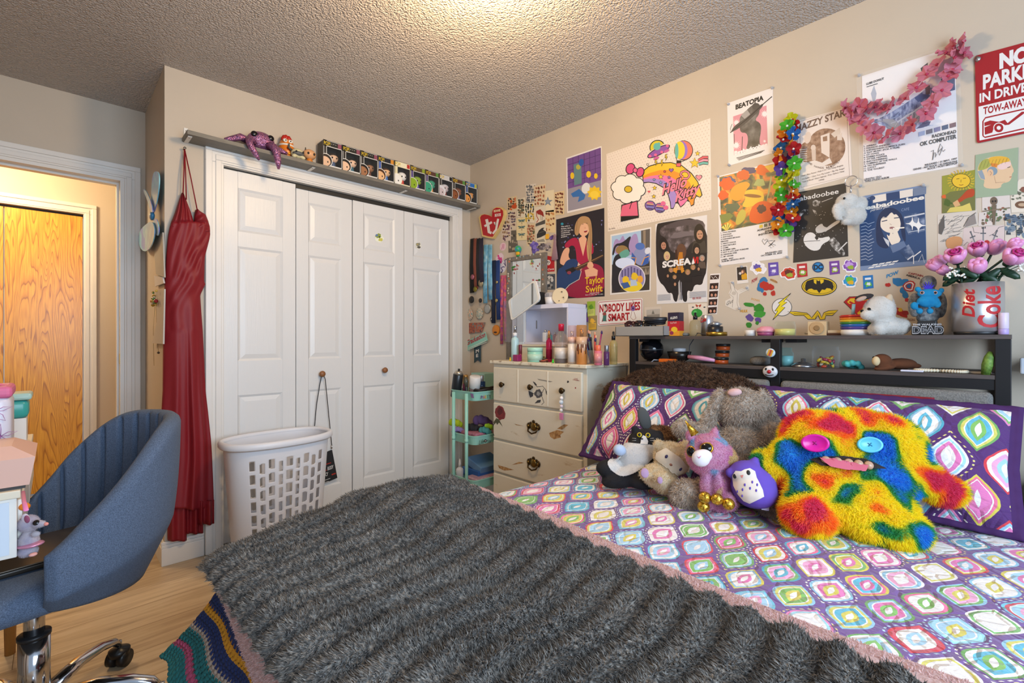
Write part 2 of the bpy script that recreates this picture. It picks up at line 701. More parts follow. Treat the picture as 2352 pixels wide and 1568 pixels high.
M_white = noisemat('white_trim_paint', ['d6d2cc', 'dedad4'], scale=3, rough=0.35)
M_door, nt, b = nmat('white_moulded_door')
tc = nd(nt, 'ShaderNodeTexCoord')
mp = nd(nt, 'ShaderNodeMapping'); mp.inputs['Scale'].default_value = (60, 60, 3)
lk(nt, tc.outputs['Object'], mp.inputs[0])
n1 = nd(nt, 'ShaderNodeTexNoise', i_Scale=3.0, i_Detail=3.0, i_Distortion=0.8); lk(nt, mp.outputs[0], n1.inputs['Vector'])
bp = nd(nt, 'ShaderNodeBump', i_Strength=0.25, i_Distance=0.002); lk(nt, n1.outputs[0], bp.inputs['Height']); lk(nt, bp.outputs[0], b.inputs['Normal'])
b.inputs['Base Color'].default_value = (*lin('d9d8d6'), 1); b.inputs['Roughness'].default_value = 0.35

def oakmat(name, cols, sc=1.0, rough=0.3):
    m, nt, b = nmat(name)
    tc = nd(nt, 'ShaderNodeTexCoord')
    mp = nd(nt, 'ShaderNodeMapping'); mp.inputs['Scale'].default_value = (7 * sc, 7 * sc, 0.75 * sc)
    lk(nt, tc.outputs['Object'], mp.inputs[0])
    n1 = nd(nt, 'ShaderNodeTexNoise', i_Scale=1.1, i_Detail=2.0, i_Distortion=0.3); lk(nt, mp.outputs[0], n1.inputs['Vector'])
    f = math_(nt, 'FRACT', math_(nt, 'MULTIPLY', n1.outputs[0], 26.0))
    rp = ramp(nt, [(0.0, cols[0]), (0.12, cols[1]), (0.5, cols[2]), (0.9, cols[2]), (1.0, cols[0])]); lk(nt, f, rp.inputs[0])
    mp3 = nd(nt, 'ShaderNodeMapping'); mp3.inputs['Scale'].default_value = (130 * sc, 130 * sc, 4 * sc); lk(nt, tc.outputs['Object'], mp3.inputs[0])
    n3 = nd(nt, 'ShaderNodeTexNoise', i_Scale=2.0, i_Detail=2.0); lk(nt, mp3.outputs[0], n3.inputs['Vector'])
    rp3 = ramp(nt, [(0.35, 'c8a060'), (0.65, 'ffffff')]); lk(nt, n3.outputs[0], rp3.inputs[0])
    mx = nd(nt, 'ShaderNodeMixRGB', blend_type='MULTIPLY'); mx.inputs[0].default_value = 0.5
    lk(nt, rp.outputs[0], mx.inputs[1]); lk(nt, rp3.outputs[0], mx.inputs[2])
    lk(nt, mx.outputs[0], b.inputs['Base Color']); b.inputs['Roughness'].default_value = rough
    return m
M_oak = oakmat('golden_oak', ['a86c1c', 'd0942c', 'e4aa38'])

CL, CRR = -1.913, 0.0            # closet wall span on x
RW = 0.678                        # doorway wall y
OX0, OX1, OZ = -1.68, -0.155, 2.035   # closet opening
DX0, DX1, DZ = -2.81, -2.01, 2.03     # room doorway
LX = -3.0                         # left wall

m = MB(); m.bb((LX - .1, -3.4, -.05), (0.1, RW, 0), M_floor); m.bb((LX-.6, RW, -.05), (-1.0, 2.0, 0), M_floor); struct('floor', m)
m = MB(); m.bb((LX - .1, -3.4, H), (0.1, RW + .1, H + .05), M_ceil); struct('ceiling', m)
m = MB(); m.bb((LX-.6, RW+.1, H), (-1.0, 2.0, H + .05), mat('d8d0c4')); struct('ceiling_hall', m)
m = MB(); m.bb((0, -3.4, 0), (.1, 0.75, H), M_wall); struct('wall_right', m)
m = MB()
m.bb((CL, 0, 0), (OX0 , .1, H), M_wall); m.bb((OX1, 0, 0), (0, .1, H), M_wall); m.bb((OX0, 0, OZ), (OX1, .1, H), M_wall)
struct('wall_back', m)
m = MB(); m.bb((CL, .1, 0), (CL + .1, RW, H), M_wall); struct('wall_closet_side', m)
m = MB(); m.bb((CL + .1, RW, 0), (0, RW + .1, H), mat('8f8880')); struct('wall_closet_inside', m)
m = MB()
m.bb((LX, RW, 0), (DX0, RW + .1, H), M_wall); m.bb((DX1, RW, 0), (CL+.1, RW + .1, H), M_wall); m.bb((DX0, RW, DZ), (DX1, RW + .1, H), M_wall)
struct('wall_doorway', m)
m = MB(); m.bb((LX - .1, -1.9, 0), (LX, RW + .1, H), M_wall); struct('wall_left', m)
# hall beyond the doorway
HY = 1.90
hx0, hx1, hz = -2.95, -2.145, 2.03
M_hall = noisemat('hall_wall_paint', ['c3b6a6', 'c8bbab'], scale=2, rough=0.5)
m = MB(); m.bb((LX - .6, HY, 0), (hx0, HY + .1, H), M_hall); m.bb((hx1, HY, 0), (-1.0, HY + .1, H), M_hall); m.bb((hx0, HY, hz), (hx1, HY + .1, H), M_hall); struct('wall_hall', m)
m = MB(); m.bb((-1.1, RW + .1, 0), (-1.0, HY, H), M_hall); struct('wall_hall_right', m)
m = MB(); m.bb((LX - .7, RW + .1, 0), (LX - .6, HY, H), M_hall); struct('wall_hall_left', m)

def casing(x0, x1, z, y, w, sgn=-1, d=.02, z0=0.0):
    """stepped door casing round an opening x0..x1 up to z on plane y, standing out by d"""
    mb = MB()
    for (a, b, dd) in ((0, w, d * .55), (w * .12, w * .45, d * .8), (w * .62, w * .98, d)):
        ya, yb = (y + sgn * dd, y)
        mb.bb((x0 - b, ya, z0), (x0 - a, yb, z + a), M_white, bev=.003)
        mb.bb((x1 + a, ya, z0), (x1 + b, yb, z + a), M_white, bev=.003)
        mb.bb((x0 - b, ya, z + a), (x1 + b, yb, z + b), M_white, bev=.003)
    return mb
struct('trim_1', casing(DX0, DX1, DZ, RW, .075))
m = MB()
for x in (DX0, DX1): 
    m.bb((x - (0 if x == DX0 else .018), RW - .004, 0), (x + (.018 if x == DX0 else 0), RW + .104, DZ), M_white)
m.bb((DX0 + .0181, RW - .0038, DZ - .018), (DX1 - .0181, RW + .1038, DZ), M_white)
m.bb((DX1 - .03, RW + .055, 0), (DX1 - .0182, RW + .1, DZ-.0182), M_white); m.bb((DX0+.0182, RW+.0552, DZ-.03), (DX1-.0302, RW+.0998, DZ-.0182), M_white)
jamb = struct('trim_2', m)
m = MB(); m.box((DX1 - .0185, RW + .028, .99), (.003, .028, .06), mat('c8a860', .3, 1.0), bev=.001); m.build('strike_plate', jamb, label='brass strike plate')
struct('trim_3', casing(hx0, hx1, hz, HY, .075))
m = MB(); m.bb((OX0 + .0182, -.0038, OZ - .018), (OX1 - .0182, .1038, OZ), M_white); m.bb((OX0, -.004, 0), (OX0 + .018, .104, OZ), M_white); m.bb((OX1 - .018, -.004, 0), (OX1, .104, OZ), M_white)
m.bb((OX0 + .018, .03, OZ - .045), (OX1 - .018, .06, OZ - .018), mat('3a3834', .5, .6)); struct('trim_4', m)
struct('trim_5', casing(OX0 + .018, OX1 - .018, OZ - .012, 0, .085))

def baseboard(name, a, b, n):
    """board from a to b on the floor, n the way it faces"""
    a, b = Vector((*a, 0)), Vector((*b, 0))
    n = Vector((*n, 0))
    mb = MB()
    for (z0, z1, d) in ((0, .085, .014), (.085, .1, .011), (.1, .115, .007)):
        p, q = a, b + n * d
        mb.bb((min(p.x, q.x), min(p.y, q.y), z0), (max(p.x, q.x), max(p.y, q.y), z1), M_white, bev=.002)
    struct(name, mb)
baseboard('baseboard_back', (CL - .014, 0), (OX0 - .07, 0), (0, -1))
baseboard('baseboard_closet_side', (CL, 0), (CL, RW), (-1, 0))
baseboard('baseboard_doorway', (DX1 + .075, RW), (CL - .0, RW), (0, -1))
baseboard('baseboard_right', (0, -3.3), (0, 0), (-1, 0))
baseboard('baseboard_back_right', (OX1 + .07, 0), (0, 0), (0, -1))
baseboard('baseboard_hall', (hx1 + .075, HY), (-1.1, HY), (0, -1))

# oak bifold in the hall: two leaves
m = MB()
for (a, b) in ((hx0 + .004, hx0 + .40), (hx0 + .404, hx1 - .004)):
    m.bb((a, HY - .0, .012), (b, HY + .03, hz - .02), M_oak, bev=.002)
m.bb((hx0, HY + .03, hz - .02), (hx1, HY + .06, hz), mat('1c1712'))
struct('door_1', m)
# ------------------------------------------------------------------ flat printing on walls and fronts
class Print:
 """printed matter drawn on a plane: axis 'x' or 'y' held at pos, printed side towards the room"""
 def __init__(s,axis,pos,crop='Z',step=2.5e-5,off=6e-4):
  s.mb=MB();s.axis=axis;s.pos=pos;s.k=crop;s.n=0;s.step=step;s.off=off;s.soft=False

 def w(s,x,y,lift=0.0):
  px,py=c(s.k,x,y)
  p=s.pos-lift
  return onx(px,py,p)if s.axis=='x' else ony(px,py,p)

 def at(s,p,lift):
  q=p.copy()
  if s.axis=='x':q.x=s.pos-lift
  else:q.y=s.pos-lift
  return q

 def nxt(s):
  s.n+=1
  return s.off+s.n*s.step

 def sheet(s,pts,col,th=5e-4):
  """the paper itself, with a little thickness"""
  ps=[s.w(*p)for p in pts]
  f=[s.at(p,th)for p in ps];b=[s.at(p,0)for p in ps]
  n=len(ps)
  m=mat(col,.45)if isinstance(col,str)else col
  s.mb.add(f,[tuple(range(n))],m)
  s.mb.add(b+f,[(i,(i+1)%n,n+(i+1)%n,n+i)for i in range(n)]+[tuple(range(n))],m)
  s.off=max(s.off,th+5e-5)
  s.quad=ps
  return s

 def poly(s,pts,col,rough=.45):
  l=s.nxt()
  if s.soft and len(pts)>5:pts=round_(pts)
  s.mb.flat([s.at(s.w(*p),l)for p in pts],mat(col,rough)if isinstance(col,str)else col)
  return s

 def uvp(s,u,v):
  """point at fractions (u right, v down) of the four-cornered sheet tl,tr,br,bl"""
  a,b_,c_,d=s.quad[:4]
  return(a*(1-u)+b_*u)*(1-v)+(d*(1-u)+c_*u)*v

 def uv(s,pts,col):
  l=s.nxt()
  s.mb.flat([s.at(s.uvp(*p),l)for p in pts],mat(col,.45)if isinstance(col,str)else col)
  return s

 def uvell(s,u,v,ru,rv,col,n=14,jag=0,seed=0):
  rg=random.Random(seed)
  return s.uv([(u+ru*math.cos(t)*(1+jag*rg.uniform(-1,1)),v+rv*math.sin(t)*(1+jag*rg.uniform(-1,1)))for t in[2*math.pi*i/n for i in range(n)]],col)

 def ell(s,x,y,rx,ry,col,n=22,rot=0.0,jag=0.0,seed=0,a0=0,a1=360):
  rg=random.Random(seed)
  ps=[]
  full=(a1-a0)>=360
  for i in range(n+(0 if full else 1)):
   t=R(a0+(a1-a0)*i/n)
   k=1+jag*rg.uniform(-1,1)
   a,b_=rx*k*math.cos(t),ry*k*math.sin(t)
   ps.append((x+a*math.cos(R(rot))-b_*math.sin(R(rot)),y+a*math.sin(R(rot))+b_*math.cos(R(rot))))
  return s.poly(ps,col)

 def line(s,pts,wd,col,closed=False):
  l=s.nxt()
  ps=[Vector((*p,0))for p in pts]
  if closed:ps.append(ps[0])
  L,Rr=[],[]
  for i,p in enumerate(ps):
   t=(ps[min(i+1,len(ps)-1)]-ps[max(i-1,0)])
   if closed and i in(0,len(ps)-1):t=ps[1]-ps[-2]
   t.normalize()
   nn=Vector((-t.y,t.x,0))*wd/2
   L.append(p+nn);Rr.append(p-nn)
  vs=[s.at(s.w(p.x,p.y),l)for p in L]+[s.at(s.w(p.x,p.y),l)for p in Rr]
  n=len(ps)
  s.mb.add(vs,[(i,i+1,n+i+1,n+i)for i in range(n-1)],mat(col,.45))
  return s

 def star(s,x,y,r,col,n=5,k=.45,rot=-90):
  return s.poly([(x+r*(1 if i%2==0 else k)*math.cos(R(rot+180*i/n)),y+r*(1 if i%2==0 else k)*math.sin(R(rot+180*i/n)))for i in range(2*n)],col)

 def heart(s,x,y,r,col,rot=0):
  ps=[]
  for i in range(20):
   t=2*math.pi*i/20
   a,b_=16*math.sin(t)**3/16*r,-(13*math.cos(t)-5*math.cos(2*t)-2*math.cos(3*t)-math.cos(4*t))/16*r
   ps.append((x+a*math.cos(R(rot))-b_*math.sin(R(rot)),y+a*math.sin(R(rot))+b_*math.cos(R(rot))))
  return s.poly(ps,col)

 def text(s,t,a,b_,h,col,bold=.02,shear=0.0,up=None):
  """baseline from a to b_, cap height h, all in the crop's pixels"""
  l=s.nxt()
  p0,p1=s.w(*a),s.w(*b_)
  if up is None:up=(0,-1)
  q=s.w(a[0]+up[0]*h,a[1]+up[1]*h)
  V=q-p0
  if s.axis=='x':V.x=0
  else:V.y=0
  U=p1-p0
  vs,fs=text_geo(t,bold,shear)
  s.mb.add([s.at(p0+U*x+V*y,l)for x,y in vs],fs,mat(col,.45)if isinstance(col,str)else col)
  return s

 def lines(s,rows,a,dy,h,col,wpc,bold=.015,slope=0.0):
  """left-aligned list of text rows"""
  for i,t in enumerate(rows):
   x,y=a[0],a[1]+dy*i
   L=wpc*len(t)
   s.text(t,(x,y),(x+L,y+slope*L),h,col,bold)
  return s

 def build(s,name,label,cat,group=None,parent=None):
  return s.mb.build(name,parent,label,cat,group)

# ------------------------------------------------------------------ closet doors
def leaf(name,x0,x1,y,z0,z1,pulls=None):
 mb=MB()
 mb.bb((x0,y,z0),(x1,y+.028,z1),M_door)
 mw=.072
 rows=[(z0,.20),(.80,.985),(1.605,1.685),(1.92,z1)]
 mb.bb((x0,y-.007,z0),(x0+mw,y,z1),M_door,bev=.002);mb.bb((x1-mw,y-.007,z0),(x1,y,z1),M_door,bev=.002)
 for a,b_ in rows:mb.bb((x0+mw,y-.007,a),(x1-mw,y,b_),M_door)
 for(a,b_)in((.20,.80),(.985,1.605),(1.685,1.92)):
  X0,X1,g,q=x0+mw,x1-mw,.012,.036
  o=[(X0,a),(X1,a),(X1,b_),(X0,b_)]
  # sloped moulding in to the sunk edge, then up to the raised field
  r0=[(X0,y-.007,a),(X1,y-.007,a),(X1,y-.007,b_),(X0,y-.007,b_)]
  r1=[(X0+g,y-.0005,a+g),(X1-g,y-.0005,a+g),(X1-g,y-.0005,b_-g),(X0+g,y-.0005,b_-g)]
  r2=[(X0+q,y-.006,a+q),(X1-q,y-.006,a+q),(X1-q,y-.006,b_-q),(X0+q,y-.006,b_-q)]
  vs=r0+r1+r2
  fs=[(i,(i+1)%4,4+(i+1)%4,4+i)for i in range(4)]+[(4+i,4+(i+1)%4,8+(i+1)%4,8+i)for i in range(4)]+[(8,9,10,11)]
  mb.add(vs,fs,M_door)
 d=struct(name,mb)
 if pulls:
  kb=MB()
  T=mat4((pulls[0],y-.007,pulls[1]),(R(90),0,0))
  kb.lathe([(.009,0),(.008,.012),(.016,.018),(.019,.026),(.016,.034),(.006,.037),(0,.0375)],mat('8a5a36',.4),T,18)
  kb.build('knob',d,label='brown wooden knob')
 return d
leaf('door_2',-1.660,-1.288,.030,.02,2.008)
leaf('door_3',-1.280,-.936,.045,.02,2.008,(-1.135,.893))
leaf('door_4',-.932,-.562,.040,.02,2.008,(-.719,.897))
leaf('door_5',-.559,-.180,.040,.02,2.008)

# stickers on the doors
p=Print('y',.0335,'U')
p.ell(1538,870,32,32,'e8ead8',jag=.18,seed=2);p.ell(1532,855,22,18,'8a9a4a',jag=.2,seed=3);p.ell(1520,850,9,8,'5a7ab0');p.ell(1548,882,16,12,'c9c258',jag=.2,seed=5);p.ell(1540,862,6,6,'3a4a30')
p.build('door_sticker','small green and blue sticker on the third closet door leaf','sticker')
p=Print('y',.0335,'U')
p.ell(1832,926,23,26,'e2dfd2',jag=.2,seed=8);p.ell(1830,920,16,15,'8c8a78',jag=.25,seed=9);p.ell(1836,940,13,8,'565248',jag=.2,seed=10);p.ell(1826,918,5,4,'c8b058')
p.build('door_sticker','small grey sticker on the fourth closet door leaf','sticker')

# ------------------------------------------------------------------ shelf over the closet
M_greywood=noisemat('grey_stained_wood',['5f5a50','767066','6a655a'],scale=8,rough=.55,stretch=(1.2,14,14),bump=.1)
sh=thing('wall_shelf','long grey wooden shelf board fixed above the white closet doors','shelf',(-.925,-.064,2.088))
m=MB();m.bb((-1.842,-.128,2.088),(-.006,-.001,2.108),M_greywood,bev=.001);m.build('board',sh)
for i,(a,b_)in enumerate(((437,312),(716,387),(926,440),(1079,481))):
 q=onz(a,b_,2.088)
 x=max(-1.828,min(-.03,q.x))
 m=MB();W_=mat('dcd8d0',.35)
 m.bb((x-.009,-.105,2.0845),(x+.009,-.001,2.0878),W_,bev=.001)
 m.bb((x-.009,-.0035,2.0845 if i else 2.0845),(x+.009,-.0005,2.160),W_,bev=.001)
 m.cyl((x,-.085,2.0846),(x,-.085,2.0835),.003,'8a8680');m.cyl((x,-.0035,2.145),(x,-.0045,2.145),.003,'8a8680')
 m.build('bracket',sh,label='white metal bracket')

# boxed figures
edges=[740.4,785,827,866.8,904.4,941.2,975.5,1006.7,1037.6,1067.3,1094.2]
xs=[ony(e,360,-.10).x for e in edges]
boxinfo=[('d9d6d0','26241f','8a4a5a','2a2018','d8b090','4a5a78','black-haired head in the corner, farthest left of the row'),
           ('d9d6d0','26241f','8a4a5a','1e1812','e0b898','3a6a7a','large pale face, second box from the octopus end'),
           ('d9d6d0','26241f','8a4a5a','1a1410','9a6a48','6a4030','brown face, third box from the octopus end'),
           ('d9d6d0','2a2a30','d08a30','4a2c18','e0b080','3a6ab0','short-haired face and blue side strip'),
           ('e6dcb8','e6dcb8','b03028','e8e4dc','e8e4dc','c83a30','cream card and a white head'),
           ('d9d6d0','5a4a30','8a9a30','8aa828','8aa828','5a4a9a','lime green head and purple strip'),
           ('d9d6d0','5a3a30','5a8a40','3a9a78','3a9a78','d88a30','teal green head and brown top band'),
           ('d9d6d0','c8c4c0','1c1c1c','d8d4d8','c8b8b8','8a3a3a','white head and plain black lettering'),
           ('d9d6d0','5a3a28','5a8a40','6a3a20','8a5030','4a3a7a','dark brown head, second from the corner'),
           ('d9d6d0','2f6ab0','b8b048','141210','d89048','1e1a16','blue top strip, at the corner end of the row')]
for i,(cb,top,acc,hair,skin,body,txt)in enumerate(boxinfo):
 x0,x1=xs[i]+.001,xs[i+1]-.001
 y0,y1,z0,z1=-.112,-.024,2.108,2.262
 bx=thing('figure_box','boxed toy figure with '+txt,'toy box',((x0+x1)/2,-.068,z0),'boxed toy figures on the shelf')
 m=MB()
 cm=mat(cb,.4)
 for(a,b_)in(((x0,y1-.002,z0),(x1,y1,z1)),((x0,y0,z0),(x0+.002,y1,z1)),((x1-.002,y0,z0),(x1,y1,z1)),((x0,y0,z0),(x1,y1,z0+.0015)),((x0,y0,z1-.002),(x1,y1,z1))):m.bb(a,b_,cm)
 m.bb((x0+.002,y1-.004,z0+.002),(x1-.002,y1-.002,z1-.002),mat('1a1a19' if i!=4 else '2c2a28',.6))
 dk_=mat('1e1d1c',.6)
 for(a,b_)in(((x0+.002,y0+.0012,z0+.002),(x0+.0026,y1-.004,z1-.002)),((x1-.0026,y0+.0012,z0+.002),(x1-.002,y1-.004,z1-.002)),((x0+.0026,y0+.0012,z0+.002),(x1-.0026,y1-.004,z0+.0026))):m.bb(a,b_,dk_)
 # front frame: top band, bottom band, edge strips
 for(a,b_)in(((x0,y0,z1-.036),(x1,y0+.001,z1)),((x0,y0,z0),(x1,y0+.001,z0+.012)),((x1-.005,y0,z0),(x1,y0+.001,z1)),((x0,y0,z0),(x0+.02,y0+.001,z1))):m.bb(a,b_,cm)
 m.bb((x0-.0006,y0+.004,z0+.004),(x0,y1-.004,z1-.004),mat('35322e' if i!=4 else 'd8ceb0',.45))
 m.build('carton',bx)
 m=MB()
 e=1e-4
 def fr(ax,az,bx_,bz,col,k):m.add([(x0+ax,y0-e*k,z0+az),(x0+bx_,y0-e*k,z0+az),(x0+bx_,y0-e*k,z0+bz),(x0+ax,y0-e*k,z0+bz)],[(0,1,2,3)],mat(col,.45))
 W=x1-x0
 fr(.004,.122,W-.004,.150,top,1);fr(W-.028,.123,W-.006,.149,acc,2)
 fr(.004,.062,.017,.119,{3:'2a4a9a',5:'4a3a78',6:'4a3a68',9:'2a4a8a',4:'ded2a8'}.get(i,'2c2824'),1)
 vs,fs=text_geo('POP!',.02)
 m.add([(x0+.003+.038*x,y0-e*4,z0+.124+.022*y)for x,y in vs],fs,mat('c8a82a',.45))
 if i in(0,1,2):
  vs,fs=text_geo('- - -',.03)
  m.add([(x0+.046+.03*x,y0-e*4,z0+.135+.012*y)for x,y in vs],fs,mat('b8b4ac',.45))
 # generic printed head in the lower left corner
 def disc(cx,cz,rx,rz,col,k,a0=0,a1=360):
  pts=[(x0+max(0.0,cx+rx*math.cos(R(a0+(a1-a0)*t/24))),y0-e*k,z0+max(0.0,cz+rz*math.sin(R(a0+(a1-a0)*t/24))))for t in range(25)]
  m.flat(pts[:-1],mat(col,.45))
 disc(.014,.036,.040,.040,cb,2);disc(.014,.036,.036,.036,hair,3);disc(.010,.030,.032,.028,skin,4)
 disc(.026,.028,.004,.005,'181410',5)
 m.build('printed_front',bx)
 m=MB()
 cx,cy=x0+W*.64,-.072
 m.lathe([(.017,0),(.014,.03),(.012,.045),(0,.047)],mat(body,.5),mat4((cx,cy,z0+.004)),12)
 m.ell((cx,cy,z0+.072),(.031,.026,.028),mat(skin,.45));m.ell((cx,cy+.003,z0+.081),(.032,.027,.022),mat(hair,.5))
 for s_ in(-1,1):m.ell((cx+s_*.013,cy-.024,z0+.068),(.005,.003,.005),mat('141210',.2))
 m.build('figure',bx)
 m=MB();m.bb((x0+.02,y0+.0003,z0+.012),(x1-.005,y0+.0009,z1-.036),glass('ffffff',.985));m.build('window',bx,label='clear plastic window')

# plush with hanging flippers on the shelf
M_seq,nt,b=nmat('pink_sequin_scales')
tc=nd(nt,'ShaderNodeTexCoord');v=nd(nt,'ShaderNodeTexVoronoi',i_Scale=170.0);lk(nt,tc.outputs['Object'],v.inputs['Vector'])
rp=ramp(nt,[(0,'4a3058'),(.35,'8a5a84'),(.65,'b4708e'),(1,'80709a')]);lk(nt,v.outputs['Color'],rp.inputs[0]);lk(nt,rp.outputs[0],b.inputs['Base Color'])
b.inputs['Metallic'].default_value=.55;b.inputs['Roughness'].default_value=.32
bp=nd(nt,'ShaderNodeBump',i_Strength=.8,i_Distance=.003);lk(nt,v.outputs['Distance'],bp.inputs['Height']);lk(nt,bp.outputs[0],b.inputs['Normal'])
q=onz(600,333,2.15);qx=ony(600,333,-.08).x
t=thing('octopus_plush','purple sequinned octopus plush sitting on the grey shelf with dangling arms','plush toy',(qx,-.075,2.108))
m=MB();m.ell((0,.0,.055),(.070,.05,.052),M_seq);m.ell((.05,-.01,.03),(.035,.035,.03),M_seq)
m2=MB();m2.geo(remesh(m,.005,6),M_seq)
m2.build('body',t,world=False)
for x in(-.045,.035):
 m=MB();m.ell((x+.004,-.038+abs(x)*.1,.075),(.017,.010,.016),mat('141014',.15));m.build('eye',t,world=False)
def arm(pts,rs):
 m=MB();m.tube(pts,rs,M_seq,10);m.build('arm',t,world=False)
arm([(-.045,-.03,.03),(-.07,-.05,.03),(-.075,-.075,.0),(-.045,-.078,-.05),(-.03,-.076,-.072)],[.02,.019,.017,.014,.005])
arm([(.03,-.04,.03),(.045,-.062,.02),(.055,-.078,-.01),(.062,-.078,-.06),(.065,-.076,-.095)],[.022,.022,.02,.016,.006])
arm([(-.05,.0,.04),(-.10,-.005,.05),(-.15,-.02,.02),(-.175,-.025,.009)],[.02,.019,.014,.008])
arm([(.055,-.02,.03),(.09,-.038,.022),(.12,-.046,.010)],[.018,.014,.007])

# three small figurines beside it
qx=ony(660,335,-.06).x
t=thing('rooster_figurine','orange rooster figurine with red comb standing on the grey shelf','figurine',(qx,-.047,2.108))
OR=mat('d8761c',.35)
m=MB();m.lathe([(.022,0),(.034,.012),(.040,.04),(.040,.075),(.034,.1),(.018,.115),(0,.118)],OR,None,20);m.build('body',t,world=False)
m=MB();[m.ell((.030*math.cos(R(a))*.6,.0,.115+.012*math.sin(R(a))),(.012,.012,.017),mat('b02418',.4),n=10)for a in(0,50,100,140,180)];m.build('comb',t,world=False,label='red comb')
m=MB();m.lathe([(.0405,.022),(.043,.026),(.0405,.031)],mat('8a3a24',.4),None,20);m.lathe([(.0405,.072),(.043,.077),(.0405,.082)],mat('e0d8c8',.4),None,20);m.build('bands',t,world=False)
for s_ in(-1,1):m=MB();m.ell((s_*.014-.004,-.033,.098),(.012,.008,.010),mat('e8e2d4',.3),n=12);m.ell((s_*.013-.004,-.0405,.097),(.004,.003,.004),'141210',n=8);m.build('eye',t,world=False)
m=MB();m.lathe([(.012,0),(0,.022)],mat('e06a20',.4),mat4((-.002,-.036,.055),(R(90),0,0)),10);m.ell((.0,-.036,.028),(.012,.010,.006),mat('e8a028',.4),n=10);m.build('beak',t,world=False)
qx=ony(680,345,-.09).x
t=thing('horned_figurine','squat cream figurine with dark horns beside the orange rooster on the shelf','figurine',(qx+.004,-.098,2.108))
m=MB();m.ell((0,0,.032),(.036,.034,.030),mat('cfc49a',.5));m.ell((-.024,-.02,.010),(.014,.014,.011),mat('cfc49a',.5),n=10);m.ell((.024,-.02,.010),(.014,.014,.011),mat('cfc49a',.5),n=10);m2=MB();m2.geo(remesh(m,.004,3),mat('cfc49a',.5));m2.build('body',t,world=False)
m=MB();m.ell((0,-.018,.028),(.032,.022,.014),mat('5a5a58',.5));m.build('face',t,world=False)
for s_ in(-1,1):
 m=MB();m.tube([(s_*.03,0,.045),(s_*.046,0,.058),(s_*.044,-.002,.082)],[.008,.007,.002],mat('4a463e',.5),8);m.build('horn',t,world=False,label='dark grey horn')
for s_ in(-1,1):m=MB();m.ell((s_*.018,-.039,.034),(.005,.003,.005),'141210',n=8);m.build('eye',t,world=False)
qx=ony(710,352,-.09).x
t=thing('round_headed_figurine','small tan figurine with a big round bald head beside the boxed figures','figurine',(qx,-.095,2.108))
m=MB();m.lathe([(.016,0),(.018,.012),(.012,.026),(0,.028)],mat('c87828',.5),None,14);m.build('body',t,world=False,label='orange tunic body')
m=MB();m.ell((0,0,.048),(.036,.031,.029),mat('cf9a6c',.45));m.build('head',t,world=False)
for s_ in(-1,1):m=MB();m.ell((s_*.016,-.028,.046),(.006,.004,.007),mat('141210',.15),n=10);m.build('eye',t,world=False)

# ------------------------------------------------------------------ red dress on its nail
def redmat():
 m,nt,b=nmat('crimson_satin')
 b.inputs['Base Color'].default_value=(*lin('7c0716'),1)
 b.inputs['Roughness'].default_value=.6
 tc=nd(nt,'ShaderNodeTexCoord');n=nd(nt,'ShaderNodeTexNoise',i_Scale=350.0);lk(nt,tc.outputs['Object'],n.inputs['Vector'])
 bp=nd(nt,'ShaderNodeBump',i_Strength=.15,i_Distance=.001);lk(nt,n.outputs[0],bp.inputs['Height']);lk(nt,bp.outputs[0],b.inputs['Normal'])
 return m
M_red=redmat()
dr=thing('red_dress','long red evening dress hanging by thin straps from a nail beside the closet','dress',ony(430,1200,-.05))
rows=[(509,395.5,479),(520,392,484),(537,388.5,485),(549,387,483),(572,385,477),(587,383.8,473),(606,382.7,472),(644,380.5,471),(652,380,474),(677,379.2,462),(721,378,465),(759,377,468),(830,376.3,471.5),(897,375.8,474.5),(946,373,480),(1012,370,487),(1055,368,489.5),(1099,360,491.4),(1140,352,493),(1168,346.6,494)]
def interp(rows,y,k):
 for a,b_ in zip(rows,rows[1:]):
  if a[0]<=y<=b_[0]:
   f=(y-a[0])/(b_[0]-a[0]);return a[k]*(1-f)+b_[k]*f
 return rows[-1][k]if y>rows[-1][0]else rows[0][k]
def drape(mb,ys,lf,rt,depth,fold,base=-.03):
 NS=72;vs=[];n=len(ys)
 for y in ys:
  l,r=lf(y),rt(y)
  for i in range(NS+1):
   s=i/NS
   p=ony(l+(r-l)*s,y,base-.02)
   d=depth(y)*(max(0.0,math.sin(math.pi*s))**.6)
   vs.append(Vector((p.x,base-d-fold(s,y)*min(1,6*s,6*(1-s)),p.z)))
 fs=[(j*(NS+1)+i,j*(NS+1)+i+1,(j+1)*(NS+1)+i+1,(j+1)*(NS+1)+i)for j in range(n-1)for i in range(NS)]
 k=len(vs)
 vs+=[Vector((v.x,base+.012,v.z))for v in vs]
 fs+=[tuple(k+q for q in f[::-1])for f in fs]
 for j in range(n-1):
  for i in(0,NS):
   a=j*(NS+1)+i;b2=(j+1)*(NS+1)+i
   fs.append((a,b2,k+b2,k+a))
 for j in(0,n-1):
  for i in range(NS):
   a=j*(NS+1)+i;fs.append((a,a+1,k+a+1,k+a))
 mb.add(vs,fs,M_red,True)
def fold(s,y):
 if y<640:
  k=(s*2.4+(y-509)/70.0)
  return.006*math.sin(k*7+1.5*math.sin(k*2.1))*(.2+.8*s)+.002*math.sin(s*31+y*.05)
 if y<760:
  f=(y-640)/120
  k=(s*2.4+(y-509)/70.0);return(1-f)*.007*math.sin(k*7+1.5*math.sin(k*2.1))*(.3+.7*s)+f*.005*math.sin(s*15+3*math.sin(y*.006))
 a=min(1,(y-760)/250)
 return(.005+.018*a)*(math.sin(s*14+2.5*math.sin(y*.004+1))*.6*(.4+.6*s)+.35*math.sin(s*33+2+y*.003)*s+.5*math.exp(-((s-.62)/.04)**2))
